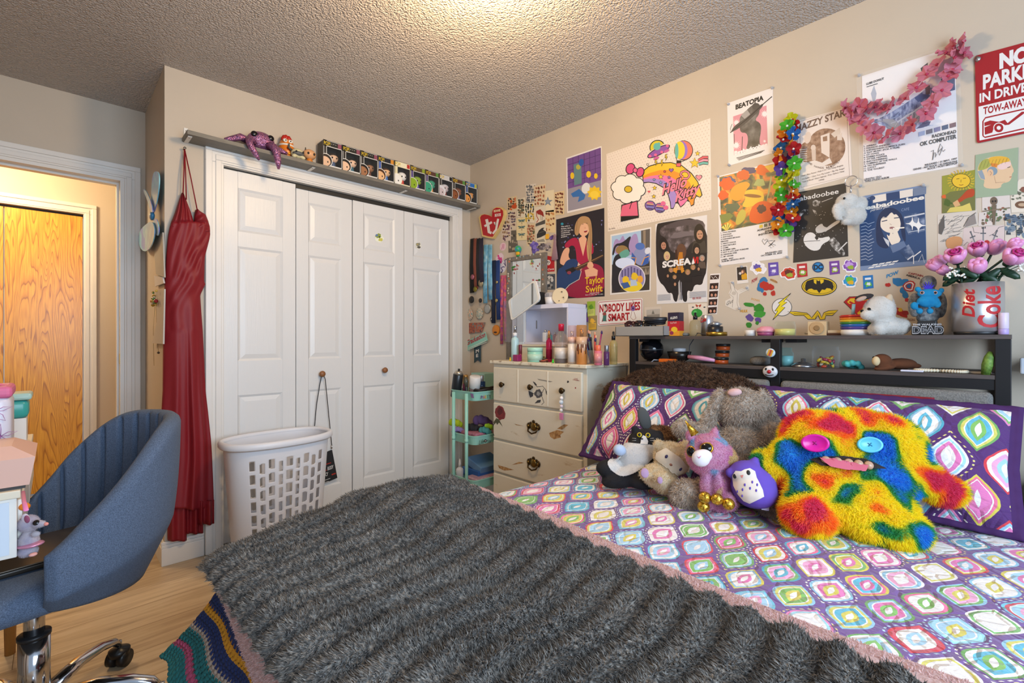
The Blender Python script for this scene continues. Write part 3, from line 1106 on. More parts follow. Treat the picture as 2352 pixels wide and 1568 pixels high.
m=MB()
drape(m,[509+(1168-509)*i/120 for i in range(121)],lambda y:interp(rows,y,1),lambda y:interp(rows,y,2),lambda y:.035+.01*math.sin(y*.01),fold)
# longer back panel under the hem, two cups
drape(m,[1150+8*i for i in range(12)]+[1243],lambda y:387,lambda y:431,lambda y:.02,lambda s,y:.008*math.sin(s*9),-.022)
drape(m,[1150+7*i for i in range(11)]+[1226],lambda y:425,lambda y:469,lambda y:.018,lambda s,y:.010*math.sin(s*14),-.02)
drape(m,[1150,1160,1175,1190,1204],lambda y:455,lambda y:494.5,lambda y:.026,lambda s,y:.012*math.sin(s*12),-.03)
lc=[(441,419,423),(461,412,431),(484,405,440),(509,395,447),(520,392,455)]
drape(m,[441+79*i/24 for i in range(25)],lambda y:interp(lc,y,1),lambda y:interp(lc,y,2),lambda y:.012+.024*min(1,(y-441)/60)if y<507 else.018,lambda s,y:.004*math.sin(s*22))
rc=[(480,451,456),(491,449,474.5),(505,447.5,480),(518,447,484),(530,446,485)]
drape(m,[480+50*i/20 for i in range(21)],lambda y:interp(rc,y,1),lambda y:interp(rc,y,2),lambda y:.02+.016*min(1,(y-480)/28)if y<508 else.018,lambda s,y:.005*math.sin(y*.35+s*5))
m.build('gown',dr)
nail=ony(423.6,341,-.02)
for e in((420.5,443),(428,458),(453,482)):
 m=MB();q=ony(*e,-.045);m.tube([nail,(nail+q)/2+Vector((0,-.006,0)),q],.0028,M_red,6);m.build('strap',dr)
m=MB();m.cyl((nail.x,0,nail.z),(nail.x,-.028,nail.z-.0),.0022,mat('8a8276',.3,1.0));m.cyl((nail.x,-.028,nail.z),(nail.x,-.031,nail.z),.006,mat('a8a096',.3,1.0))
m.build('nail',None,'small metal nail that holds the red dress straps','nail')

# ------------------------------------------------------------------ laundry basket
M_bask=mat('d8d8dc',.38)
bk=thing('laundry_basket','tall white plastic laundry basket with slotted sides before the closet door','basket',(-1.465,-.235,0),rotz=R(3))
def sup(a,rx,ry,e=2.6):
 cs,sn=math.cos(a),math.sin(a)
 return(rx*math.copysign(abs(cs)**(2/e),cs),ry*math.copysign(abs(sn)**(2/e),sn))
NA,NZ=240,150
Hh=.595
vs=[];fs=[]
for j in range(NZ+1):
 z=.012+(Hh-.012)*j/NZ
 f=z/Hh
 for i in range(NA):
  x,y=sup(2*math.pi*i/NA,.205+.042*f,.115+.035*f)
  vs.append((x,y,z))
def hole(x,y,z,f):
 if abs(y)<.07:return False
 col=(x/(.205+.042*f)*.235)/.0405
 ci=math.floor(col+.5);cf=abs(col+.5-ci-.5)
 if abs(ci)>4 or cf>.29:return False
 zz=(z+(.018 if ci%2 else 0))/.0665
 rf=zz-math.floor(zz)
 if z<.07 or z>.515+(.0 if ci%2 else.02):return False
 if not(.12<rf<.86):return False
 return not((cf>.22)and(rf<.17 or rf>.81))
for j in range(NZ):
 for i in range(NA):
  k=(i+1)%NA
  a,b_=vs[j*NA+i],vs[(j+1)*NA+k]
  x,y,z=(a[0]+b_[0])/2,(a[1]+b_[1])/2,(a[2]+b_[2])/2
  if not hole(x,y,z,z/Hh):
   fs.append((j*NA+i,j*NA+k,(j+1)*NA+k,(j+1)*NA+i))
fs.append(tuple(range(NA-1,-1,-1)))
m=MB();m.add(vs,fs,M_bask,True)
o=m.build('body',bk,world=False)
sd=o.modifiers.new('wall','SOLIDIFY');sd.thickness=.003;sd.offset=0
m=MB()
ring=[sup(2*math.pi*i/64,.247,.150)for i in range(64)]
vs=[];fs=[]
prof=[(0,-.012),(.016,-.022),(.022,-.014),(.022,.004),(.014,.014),(.002,.012),(-.004,.002)]
for i in range(64):
 x,y=ring[i];L=math.hypot(x,y)
 for d,h in prof:vs.append((x*(1+d/L),y*(1+d/L),Hh+h))
n=len(prof)
for i in range(64):
 k=(i+1)%64
 for j in range(n):fs.append((i*n+j,k*n+j,k*n+(j+1)%n,i*n+(j+1)%n))
m.add(vs,fs,M_bask,True);m.build('rim',bk,world=False)

# lanyard pouch on the knob
bg=thing('lanyard_pouch','black lanyard pouch with red and white lettering hanging from the closet knob','pouch',ony(757,1110,.02))
M_blk=mat('1c1b1d',.6)
K=Vector((-1.135,.012,.905))
m=MB()
a=ony(747,870,.014);b_=ony(762,1022,.024)
m.tube([K+Vector((0,0,.0)),a,(a+b_)/2,b_],.006,M_blk,6,flat=.25)
a2=ony(735,880,.014);c2=ony(727,930,.018);d2=ony(722,985,.02);e2=ony(741,1040,.026)
m.tube([K,a2,c2,d2,e2],.006,M_blk,6,flat=.25);m.build('strap',bg)
pq=[ony(741,1042,.022),ony(763,1033,.022),ony(775,1097,.022),ony(738,1113,.022)]
m=MB();m.add([p_+Vector((0,d,0))for d in(0,.009)for p_ in pq],[(0,1,2,3),(7,6,5,4),(0,4,5,1),(1,5,6,2),(2,6,7,3),(3,7,4,0)],M_blk);m.build('pouch',bg)
p=Print('y',.0215,'Q',off=1e-4)
p.text('BUDDY',(822,965),(862,950),24,'d8d4d0');p.text('SAUCY',(781,1014),(826,1000),24,'d8d4d0');p.line([(790,930),(846,912)],6,'a02c22');p.line([(790,972),(818,962)],5,'a02c22');p.line([(790,1038),(840,1020)],4,'b8b4b0');p.line([(850,995),(878,985)],9,'a02c22');p.line([(792,1052),(830,1040)],3,'d8d4d0')
p.mb.build('lettering',bg)
m=MB();m.cyl(b_,b_+Vector((0,0,-.022)),.004,mat('b8b8bc',.25,1.0),8);m.build('clip',bg,label='metal clip')

# ------------------------------------------------------------------ dresser
def worn():
 m,nt,b=nmat('worn_cream_paint')
 tc=nd(nt,'ShaderNodeTexCoord')
 mp=nd(nt,'ShaderNodeMapping');mp.inputs['Scale'].default_value=(4,4,16);lk(nt,tc.outputs['Object'],mp.inputs[0])
 n=nd(nt,'ShaderNodeTexNoise',i_Scale=1.3,i_Detail=8.0,i_Roughness=.7);lk(nt,mp.outputs[0],n.inputs['Vector'])
 rp=ramp(nt,[(.0,'c9c0ac'),(.62,'d0c8b6'),(.70,'b8a488'),(.77,'8a6a44')]);lk(nt,n.outputs[0],rp.inputs[0]);lk(nt,rp.outputs[0],b.inputs['Base Color'])
 b.inputs['Roughness'].default_value=.5
 return m
M_worn=worn()
M_top=noisemat('worn_cream_top',['7a5a3a','d6cdb8','d8d0bc','d8d0bc'],scale=26,rough=.45,detail=6)
DY0,DY1,DXF=-1.388,-.682,-.368
dz=thing('dresser','worn cream painted chest of drawers with brass pulls beside the bed','dresser',(-.19,-1.03,0))
m=MB();m.bb((DXF,DY0,.03),(-.008,DY1,.955),M_worn,bev=.003);m.bb((DXF+.02,DY0+.02,0),(-.02,DY1-.02,.03),M_worn);m.build('body',dz)
m=MB();m.bb((DXF-.022,DY0-.012,.955),(-.004,DY1+.014,.974),M_top,bev=.004);m.build('top',dz)
M_brz=mat('4a3a24',.35,.9);M_brs=mat('7a6030',.3,.95)
for i,(z0,z1)in enumerate(((.732,.935),(.504,.719),(.305,.492),(.09,.293))):
 m=MB();m.bb((DXF-.016,DY0+.022,z0),(DXF+.002,DY1-.012,z1),M_worn,bev=.007,seg=3)
 if i==0:
  for px_ in(1189.5,1258):
   y=onx(px_,880,DXF-.016).y
   m.bb((DXF-.0185,y-.004,z0+.008),(DXF-.0155,y+.004,z1-.006),mat('dcd4c2',.5),bev=.001)
 d=m.build('drawer',dz)
 if i==0:
  for a in((1152.5,883),(1218,889),(1291,897)):
   q=onx(*a,DXF-.03);m=MB()
   m.lathe([(.008,0),(.007,.012),(.015,.016),(.017,.022),(.012,.028),(0,.030)],M_brz,mat4((DXF-.016,q.y,q.z),(0,R(-90),0)),16);m.build('knob',d,label='dark bronze knob')
 else:
  q=onx(1222,(0,983,1067,1150)[i],DXF-.03);m=MB()
  yy,zz=q.y,q.z
  for s_ in(-1,1):
   m.ell((DXF-.018,yy+s_*.036,zz+.008),(.007,.016,.018),M_brz,n=12);m.ell((DXF-.022,yy+s_*.036,zz+.008),(.008,.008,.008),M_brs,n=10)
   m.ell((DXF-.017,yy+s_*.022,zz+.022),(.005,.012,.010),M_brz,n=10)
  m.ell((DXF-.018,yy,zz+.006),(.010,.024,.024),M_brs,n=14);m.ell((DXF-.018,yy,zz+.034),(.005,.012,.010),M_brz,n=10)
  m.tube([(DXF-.02,yy-.038,zz+.004),(DXF-.032,yy-.03,zz-.02),(DXF-.034,yy,zz-.03),(DXF-.032,yy+.03,zz-.02),(DXF-.02,yy+.038,zz+.004)],.0045,M_brz,8)
  m.build('handle',d,label='ornate antique brass pull')
 if i==0:
  p=Print('x',DXF-.0163,'N',off=1e-4)
  p.line([(716,690),(745,725),(790,720),(815,750),(822,790)],4,'2a2a2c');p.line([(800,740),(778,790),(800,850),(780,868)],4,'2a2a2c');p.ell(755,780,32,34,'4a4a4c',jag=.12,seed=1);p.ell(755,780,15,16,'8a8884',jag=.2,seed=2)
  p.poly([(675,755),(715,775),(712,800),(690,812),(680,785)],'3a3a3c');p.poly([(710,680),(728,690),(745,712),(728,712)],'3a3a3c');p.poly([(725,858),(748,832),(775,828),(770,850)],'3a3a3c');p.line([(715,780),(730,780)],4,'2a2a2c');p.poly([(812,750),(824,765),(816,782)],'3a3a3c')
  p.mb.build('transfer',d,label='black printed flower transfer');p=Print('x',DXF-.0163,'N',off=1e-4);p.text('LOVE',(1040,665),(1070,668),10,'9a3030',.01);p.text('CINEMA',(1030,672),(1083,680),8,'9a3030',.01);p.ell(992,685,9,8,'2a2a2c',jag=.3,seed=4);p.ell(1052,734,5,6,'8a2420')
  p.poly([(745,660),(870,682),(850,688),(760,672)],'8a8478')
  p.mb.build('lettering',d,label='small red lettering')
 if i==1:
  p=Print('x',DXF-.0163,'N',off=1e-4)
  p.line([(425,990),(395,1030),(385,1080),(400,1115)],5,'3a3a2a');p.ell(450,935,40,58,'7a2a2c',jag=.1,seed=3,rot=-15);p.ell(448,920,22,30,'5a1c20',jag=.15,seed=4);p.line([(425,930),(455,905),(478,940),(470,975),(430,965)],3,'451418');p.poly([(415,975),(440,985),(470,1045),(440,1010),(425,1030),(412,1000)],'4a4a34');p.poly([(395,1010),(410,985),(425,1000),(405,1025)],'4a4a34')
  p.mb.build('transfer',d,label='dark red rose transfer')
  p=Print('x',DXF-.0163,'N',off=1e-4)
  wn=noisemat('bare_wood_wear',['7a522c','a87c4a','c0a070'],scale=60,rough=.6)
  p.poly([(840,1095),(905,1070),(960,1085),(930,1110),(935,1130),(880,1145),(850,1125)],wn);p.mb.build('wear',d,label='patch worn to bare wood');p=Print('x',DXF-.0163,'N',off=1e-4);p.poly([(905,1060),(960,1025),(995,1030),(945,1068)],wn);p.poly([(640,1040),(560,1020),(580,1032)],wn)
  p.mb.build('wear',d,label='patch worn to bare wood')
 if i==2:
  p=Print('x',DXF-.0163,'N',off=1e-4)
  p.poly([(430,1350),(500,1370),(560,1390),(480,1395),(440,1375)],wn);p.poly([(600,1325),(640,1332),(610,1340),(540,1350)],wn)
  p.mb.build('wear',d,label='patch worn to bare wood')
# charm on the third knob
q=onx(1292,905,DXF-.042)
ch=thing('bead_charm','clear and pink bead charm hanging from the dresser top drawer knob','charm',q+Vector((0,0,-.12)))
m=MB();m.tube([q+Vector((0,.004,0)),q+Vector((0,.004,-.09))],.0015,mat('c8c4c0',.3),6);m.build('cord',ch)
for k,(cc,r)in enumerate((('e8e0dc',.010),('c8d0d8',.012),('d8c8d0',.009),('e0dcd8',.009))):m=MB();m.ell(q+Vector((-.004,.004+.002*(k%2),-.02-.021*k)),r,mat(cc,.1),n=12);m.build('bead',ch)
m=MB();m.box(q+Vector((-.004,.004,-.115)),(.008,.024,.036),mat('c87aa0',.25),bev=.003);m.build('tag',ch,label='pink square tag')

# ------------------------------------------------------------------ cart
M_mint=mat('8fc4b4',.35)
ct=thing('rolling_cart','mint green three-tier rolling cart between the closet and the dresser','cart',(-.25,-.5,0))
cx0,cx1,cy0,cy1=-.475,-.035,-.625,-.375
TZ=(.725,.455,.185)
def rrect(x0,x1,y0,y1,r,n=6):
 ps=[]
 for(cx,cy,a0)in((x1-r,y1-r,0),(x0+r,y1-r,90),(x0+r,y0+r,180),(x1-r,y0+r,270)):
  for i in range(n+1):
   a=R(a0+90*i/n);ps.append((cx+r*math.cos(a),cy+r*math.sin(a)))
 return ps
for z in TZ:
 m=MB()
 lo=rrect(cx0+.012,cx1-.012,cy0+.012,cy1-.012,.035);hi=rrect(cx0,cx1,cy0,cy1,.04)
 li=rrect(cx0+.015,cx1-.015,cy0+.015,cy1-.015,.033);hii=rrect(cx0+.005,cx1-.005,cy0+.005,cy1-.005,.036);ho=rrect(cx0-.004,cx1+.004,cy0-.004,cy1+.004,.042)
 n=len(lo)
 L=[[(x,y,z)for x,y in lo],[(x,y,z+.052)for x,y in hi],[(x,y,z+.053)for x,y in ho],[(x,y,z+.057)for x,y in ho],[(x,y,z+.057)for x,y in hii],[(x,y,z+.004)for x,y in li]]
 vs=[q for l in L for q in l]
 fs=[(j*n+i,j*n+(i+1)%n,(j+1)*n+(i+1)%n,(j+1)*n+i)for j in range(5)for i in range(n)]+[tuple(range(n-1,-1,-1)),tuple(5*n+i for i in range(n))]
 m.add(vs,fs,M_mint);m.build('tray',ct)
for(x,y)in((cx0-.012,cy0+.06),(cx0-.012,cy1-.06),(cx1+.012,cy0+.06),(cx1+.012,cy1-.06)):
 m=MB();m.cyl((x,y,.05),(x,y,TZ[0]+.045),.0105,M_mint,16);m.cyl((x,y,.47),(x,y,.49),.0118,M_mint,16);m.cyl((x,y,.2),(x,y,.22),.0118,M_mint,16);m.build('post',ct)
 m=MB();m.cyl((x,y-.009,.024),(x,y+.009,.024),.024,mat('3a3a3c',.5),18);m.cyl((x,y,.03),(x,y,.055),.008,mat('9a9a9c',.4),10);m.build('caster',ct,label='dark grey caster')
p=Print('y',cy0-.0015,'I',off=4e-4)
for t_,a,cc in zip('PARTY',(428,452,476,499,523),('6a3a7a','c84a6a','d0a030','5a8a5a','4a3a3a')):p.text(t_,(a,486-(a-428)*.1),(a+19,484-(a-428)*.1),38,cc)
p.mb.build('lettering',ct)
p=Print('y',cy0-.008,'I',off=4e-4)
p.text('Life',(405,1015),(462,1000),50,'242424',0,.3);p.ell(482,972,16,18,'242424');p.text('is',(474,978),(490,976),14,'d8d4c8');p.text('You',(500,1002),(548,990),44,'242424',0,.3)
p.mb.build('lettering',ct)
p=Print('x',cx0-.001,'I',off=1e-4)
p.poly([(304,420),(340,428),(347,478),(318,470)],'7a5a8a');p.mb.build('sticker',ct)

# ------------------------------------------------------------------ headboard with shelves
M_dkwood=noisemat('dark_oak_board',['3a3230','4c4340','443c3a'],scale=6,rough=.5,stretch=(18,1.3,18),bump=.08)
M_metal=mat('1b1a1c',.5,.3)
M_tweed=noisemat('grey_tweed',['5c5a58','7c7a76'],scale=260,rough=.9,bump=.5,bscale=300,dist=.002,detail=2)
HY0,HY1,HX=-2.862,-1.528,-.205
hb=thing('headboard','dark bookcase headboard with two shelves and grey upholstered panels','headboard',(-.1,-2.195,0))
m=MB();m.bb((HX,HY0,1.104),(-.004,HY1,1.118),M_dkwood,bev=.001);m.build('top_board',hb)
PCY=onx(1780,850,HX).y
m=MB();m.bb((HX+.002,HY0+.03,.978),(-.006,HY1-.03,.992),M_dkwood,bev=.001);m.build('shelf_board',hb)
for y in(HY0+.001,HY1-.037,PCY-.018):
 m=MB();m.bb((HX+.001,y,0),(HX+.03,y+.036,1.104),M_metal,bev=.002);m.build('post',hb)
for y in(HY0+.001,HY1-.037):
 m=MB();m.bb((-.036,y,0),(-.008,y+.036,1.104),M_metal,bev=.002);m.build('post',hb)
m=MB();m.bb((HX+.004,HY0+.03,.945),(HX+.03,HY1-.03,.978),M_metal,bev=.001);m.bb((-.034,HY0+.03,.945),(-.01,HY1-.03,.978),M_metal);m.build('rail',hb)
for y in(HY1-.06,PCY-.05,PCY+.04):
 m=MB();m.bb((HX+.03,y-.02,1.09),(-.03,y+.02,1.104),M_metal);m.build('brace',hb)
for(a,b_)in((HY0+.04,PCY-.02),(PCY+.02,HY1-.04)):
 m=MB();m.bb((HX-.012,a,.50),(HX+.03,b_,.938),M_tweed,bev=.016,seg=3);m.build('upholstered_panel',hb,label='grey tweed panel')
# ------------------------------------------------------------------ posters on the right-hand wall
WX=-.0005
def pins(o,pts,k):
 for a in pts:
  q=onx(*c(k,*a),-.003)
  m=MB();m.lathe([(.006,0),(.006,.002),(.003,.004),(.004,.010),(.005,.012),(0,.013)],glass('e8e8ea',.55),mat4((-.0012,q.y,q.z),(0,R(-90),0)),10)
  m.build('push_pin',o,label='clear push pin')
K='1c1a1b'
# purple room poster
p=Print('x',WX,'A')
p.sheet([(95,322),(350,236),(355,660),(103,720)],'d9d4d2')
p.poly([(104,330),(343,248),(347,482),(108,545)],'6b4a86')
for i in range(1,7):p.line([(104+i*40,330-i*13.5),(107+i*40,535-i*11)],2.5,'3c2856')
for j in range(1,5):p.line([(104,330+j*44),(345,250+j*46)],2.5,'3c2856')
p.poly([(108,545),(347,482),(350,650),(110,705)],'8c8792')
p.poly([(150,370),(205,352),(208,505),(155,520)],'5c7c80');p.ell(183,388,16,18,'a8a048')
p.ell(205,355,18,26,'2f56a0',rot=10);p.ell(258,440,17,24,'d9b428');p.ell(140,450,14,24,'d9b428');p.ell(310,452,13,20,'d9b428');p.ell(238,540,30,40,'cfd0d2',rot=15);p.poly([(130,580),(190,545),(235,590),(225,620),(180,640),(190,600),(145,605)],'3566a4');p.star(300,575,55,'d9b428',9,.72);p.ell(300,585,32,26,'e0c040')
p.build('poster','small white-edged poster of a purple tiled room under the ceiling line','poster')
# concert magazine poster
p=Print('x',WX,'A');p.soft=True
p.sheet([(24,765),(370,682),(372,1318),(28,1338)],'242027')
for i in range(26):
 rg=random.Random(i);x,y=rg.uniform(30,365),rg.uniform(770,1000);p.ell(x,y,rg.uniform(3,8),rg.uniform(3,8),rg.choice(['4a4a78','6a6a9a','3a3450','8a90b8']))
p.poly([(60,1338),(105,1110),(150,1060),(300,1080),(350,1100),(370,1140),(372,1318)],'8c1c3c')
p.poly([(80,960),(100,925),(150,892),(185,905),(215,1025),(245,910),(275,905),(297,975),(290,1015),(270,1010),(275,1100),(175,1110),(165,960),(130,950),(110,975)],'a01c40')
p.poly([(185,905),(222,875),(246,905),(218,1030)],'d9a486')
p.poly([(45,1075),(80,970),(128,965),(105,1050),(205,1085),(215,1125),(190,1128),(70,1095)],'d9a486')
p.poly([(30,1125),(75,1105),(100,1055),(165,1045),(185,1075),(175,1105),(205,1140),(190,1200),(120,1240),(70,1290),(28,1285)],'1f3a68');p.line([(185,1075),(205,1140),(190,1195),(120,1235),(75,1285)],4,'c8c4b8');p.poly([(90,1130),(150,1105),(168,1130),(110,1165)],'1a1616');p.ell(118,1148,15,12,'8a3a4a')
p.poly([(150,1115),(355,1018),(368,1030),(180,1135)],'4a3226');p.line([(170,1115),(362,1022)],3,'a88a5a');p.ell(270,1095,22,25,'d9a486',jag=.1);p.poly([(230,1130),(290,1110),(325,1130),(320,1170),(240,1180)],'d9a486')
p.ell(225,835,38,52,'d8a888',rot=8)
p.poly([(155,860),(160,800),(190,748),(230,738),(270,755),(282,820),(285,900),(278,1000),(282,1060),(255,1075),(240,960),(255,890),(262,850),(252,795),(215,790),(195,815),(190,870),(170,885)],'a8845c')
p.line([(180,770),(165,860)],4,'8a6844');p.line([(270,800),(272,960),(262,1060)],4,'8a6844');p.line([(250,950),(255,1050)],4,'c4a070')
p.line([(210,800),(222,798)],3,'3a2a20');p.line([(240,792),(250,792)],3,'3a2a20');p.ell(237,850,13,8,'8a2428',rot=-20);p.line([(228,846),(246,842)],3,'e8e0d8');p.ell(233,826,4,6,'c89070')
for i,t in enumerate(('This night is','flawless, don\u2019t','you let it go, I\u2019m','wonderstruck,','dancing around','all alone')):p.text(t,(60,822+i*15),(60+4.8*len(t),818+i*15-4),9,'d8d4d4')
p.ell(68,797,10,9,'2f8aa0');p.text('THE ERAS TOUR',(265,1300),(335,1295),6,'d8d4d4');p.text('March 17, 2023 - Nov. 23, 2024',(235,1312),(362,1305),6,'d8d4d4')
p.text('Taylor',(232,1232),(370,1218),50,'d8b428',.015);p.text('Swift',(238,1290),(360,1282),46,'d8b428',.015)
p.build('poster','dark poster of a blonde singer in a red dress playing a blue guitar','poster')
# rainbow poster with pale dots
p=Print('x',WX,'A')
p.sheet([(386,294),(1134,36),(1142,695),(396,852)],'d8ccc0')
for j in range(30):
 for i in range(36):
  u,v=(i+.5+.5*(j%2))/36.5,(j+.5)/30
  p.n-=1;p.uvell(u,v,.005,.008,'c6b6a8',6)
p.n+=1
# rainbow
def arc(x0,y0,x1,y1,rx,ry,a0,a1,n=20):return[((x0+x1)/2+rx*math.cos(R(a0+(a1-a0)*i/n)),(y0+y1)/2-ry*math.sin(R(a0+(a1-a0)*i/n)))for i in range(n+1)]
outer=[(640,420),(690,380),(760,358),(850,352),(930,375),(1000,430),(1045,490),(1070,560),(1078,590),(1062,608),(1035,600),(1022,620),(1018,660),(995,672),(985,640),(965,632),(945,660),(920,680),(900,650),(885,650),(868,690),(848,690),(842,640),(825,580),(790,535),(740,508),(690,500),(650,505)]
p.poly(outer,K)
sc_=lambda f:[(x+(800-x)*f*.12,y+(520-y)*f*.12+1)for x,y in outer]
p.poly([(645,425),(692,386),(762,364),(850,358),(928,381),(996,436),(1040,494),(1064,562),(1070,590),(1058,602),(1035,590),(1010,560),(985,500),(930,440),(850,410),(770,412),(700,430),(650,455)],'d9b22c')
p.poly([(650,452),(700,430),(770,410),(850,408),(930,438),(985,498),(1012,560),(1030,595),(1017,618),(1012,655),(995,664),(988,640),(975,620),(950,560),(900,490),(840,455),(770,445),(700,455),(652,470)],'dc8a2c')
p.poly([(652,468),(700,453),(770,443),(840,453),(900,488),(950,560),(970,622),(945,652),(920,672),(905,640),(890,580),(850,520),(800,485),(740,472),(690,472),(652,482)],'d8709c')
p.poly([(652,480),(690,470),(740,470),(800,484),(850,520),(888,582),(895,640),(885,644),(866,683),(852,683),(848,638),(830,576),(795,530),(742,502),(690,494),(654,497)],'9a80c0')
for t_,a,b_,h in(('Hello',(785,590),(965,520),70),('Kitty',(880,640),(1065,560),64)):
 p.text(t_,a,b_,h,K,.09,.25);p.text(t_,a,b_,h,'d8788c',.03,.25)
for d,cc in((0,K),(1,'d8788c')):
 p.line([(940,470),(970,470),(985,450),(975,425),(950,415),(925,425),(920,445),(935,458)],18-8*d,cc)
p.heart(1052,462,25,K);p.heart(1052,462,20,'d88090');p.heart(853,410,18,K);p.heart(853,410,14,'8a5aa8')
# saucer
p.ell(762,275,92,28,K,rot=-28);p.ell(762,275,86,22,'84509c',rot=-28);p.ell(752,245,56,52,K,rot=-28,a0=180,a1=360);p.ell(752,246,50,47,'c8b830',rot=-28,a0=180,a1=360);p.ell(750,240,26,26,'5ea8a0');p.ell(764,222,10,12,'5ea8a0')
for i,(x,y)in enumerate(((700,310),(740,300),(785,280),(825,235))):p.ell(x,y,11,10,'d0608c')
p.ell(745,325,22,12,'b85a90',rot=-28);p.ell(820,272,22,10,'b85a90',rot=-28)
for x,y in((742,355),(785,358),(815,318)):p.poly([(x-4,y-22),(x+10,y-26),(x+4,y-5),(x+14,y-6),(x-2,y+28),(x-1,y+4),(x-10,y+4)],K);p.poly([(x-1,y-19),(x+7,y-22),(x+1,y-2),(x+9,y-3),(x+1,y+16),(x+2,y+1),(x-6,y+1)],'d8b42c')
# balloon
p.ell(942,268,68,72,K);p.ell(942,267,63,67,'d8705c');p.ell(925,267,46,66,'8a6ac0');p.ell(915,267,37,64,'d8c030');p.ell(893,272,13,56,'5ea8a0');p.poly([(892,340),(926,340),(922,388),(888,385)],K);p.poly([(892,362),(922,360),(918,384),(892,382)],'d05a68');p.line([(885,315),(898,350)],4,K);p.line([(960,335),(925,350)],4,K)
# shooting star, small stars
for(x,y,r,cc)in((1022,360,36,'d8b42c'),(1043,290,16,'d8b42c'),(778,458,17,'d8b42c'),(734,538,14,'d8b42c'),(728,600,14,'d8b42c'),(838,462,11,'8a5aa8'),(778,500,11,'7a9ac8')):p.star(x,y,r+5,K);p.star(x,y,r,cc)
for i,cc in enumerate(('c8505c','d88aa0','5ea8a0')):p.line([(1050,340+i*14),(1085,318+i*20),(1120,318+i*22)],22,K);p.line([(1050,340+i*14),(1085,318+i*20),(1118,318+i*22)],15,cc)
for x,y,cc in((806,420,'c8505c'),(730,478,'7a9ac8'),(684,370,'d8ccc0')):p.ell(x,y,9,9,K);p.ell(x,y,6,6,cc)
p.heart(694,565,10,'c8505c')
# slatted glasses
for(x,y)in((702,665),(772,682)):
 p.ell(x,y,40,36,'4a3a6a',rot=10);p.ell(x,y,33,29,'8a6ab0',rot=10)
 for j in range(-2,3):p.line([(x-28+abs(j)*4,y+j*11-3),(x+28-abs(j)*4,y+j*11+3)],6,('c8505c','d8a02c','2a2440','5a7ab8','2a2440')[j+2])
p.ell(796,650,18,16,'d0608c');p.ell(815,680,18,16,'d0608c')
# plain bow and flower where the picture's figure stands
p.ell(560,400,34,42,K,rot=20);p.ell(560,400,28,36,'c84a78',rot=20);p.ell(630,425,30,38,K,rot=20);p.ell(630,425,24,32,'c84a78',rot=20);p.ell(595,412,18,20,K);p.ell(595,412,13,15,'d8608a')
for i in range(8):p.ell(545+78*math.cos(R(45*i+10)),545+66*math.sin(R(45*i+10)),50,44,K)
for i in range(8):p.ell(545+78*math.cos(R(45*i+10)),545+66*math.sin(R(45*i+10)),45,39,'e2dad0')
p.ell(545,545,62,54,'e2dad0');p.ell(545,548,30,26,K);p.ell(545,548,25,21,'c8a830')
p.poly([(495,660),(612,628),(622,752),(490,782)],K);p.poly([(502,666),(606,637),(615,738),(488,742)],'d0607c');p.line([(555,690),(570,640)],5,K)
p.text('\u00a9 1976',(405,838),(450,830),7,'7a6a60')
p.build('poster','wide cream dotted poster with a rainbow, flying saucer and hot-air balloon','poster')
# fairground poster with glowing globe
p=Print('x',WX,'A');p.soft=True
p.sheet([(414,875),(708,820),(704,1280),(412,1308)],'d6d2ce')
p.poly([(424,885),(635,845),(638,1120),(426,1150)],'9cb6d2');p.poly([(440,920),(462,900),(480,925),(505,870),(520,920),(560,900),(585,865),(610,870),(625,1000),(500,1040),(430,1000)],'9a86b4');p.poly([(635,845),(700,832),(698,1120),(640,1120)],'5a5450');p.poly([(650,845),(668,842),(668,1120),(655,1120)],'8a7a68')
p.poly([(426,1090),(698,1070),(696,1272),(424,1295)],'3a3430');p.poly([(470,1125),(695,1100),(694,1160),(470,1180)],'847868')
for i in range(8):p.poly([(480+i*27,1125-i*2),(494+i*27,1165-i*2),(507+i*27,1123-i*2)],'5a5248')
p.poly([(424,1150),(440,1020),(500,1010),(520,1100),(500,1280),(424,1290)],'24242c')
p.poly([(424,1020),(445,940),(500,935),(572,868),(540,960),(565,1010),(500,960),(455,950),(440,1025)],'26242c');p.ell(498,985,46,34,'8a7048');p.poly([(470,1010),(540,970),(560,1020),(510,1045),(515,1090),(480,1090),(495,1040)],'5c988c')
p.ell(640,1030,62,68,'8088b0');p.ell(628,958,34,26,'4a6ab0');p.poly([(570,1000),(600,1040),(590,1095),(565,1045)],'3458a0');p.poly([(690,1000),(660,1040),(640,1100),(690,1080)],'3458a0');p.line([(568,1040),(600,1042),(590,1090)],6,'d8942c');p.line([(690,1030),(660,1042),(640,1090)],6,'d8942c');p.ell(684,990,20,26,'c8ccd8',rot=30)
p.ell(520,1080,70,40,'c4d0ec');p.ell(570,1190,98,102,'d8d4d8');p.ell(570,1190,92,96,'8c84b0')
for i in range(-3,4):p.poly([(560+i*22,1105+abs(i)*8),(572+i*22,1105+abs(i)*8),(572+i*22,1180),(560+i*22,1180)],'5a5480')
p.ell(570,1245,76,40,'d8c030');p.ell(525,1200,24,28,'d8b428');p.ell(590,1175,26,26,'d8b428',jag=.15,seed=2);p.ell(630,1195,20,26,'d89a38');p.poly([(490,1225),(540,1215),(560,1250),(510,1265)],'3a5890');p.poly([(560,1200),(600,1200),(610,1240),(560,1245)],'a8b8d0')
p.build('poster','poster of a glowing globe before grey stone and lilac mountains','poster')
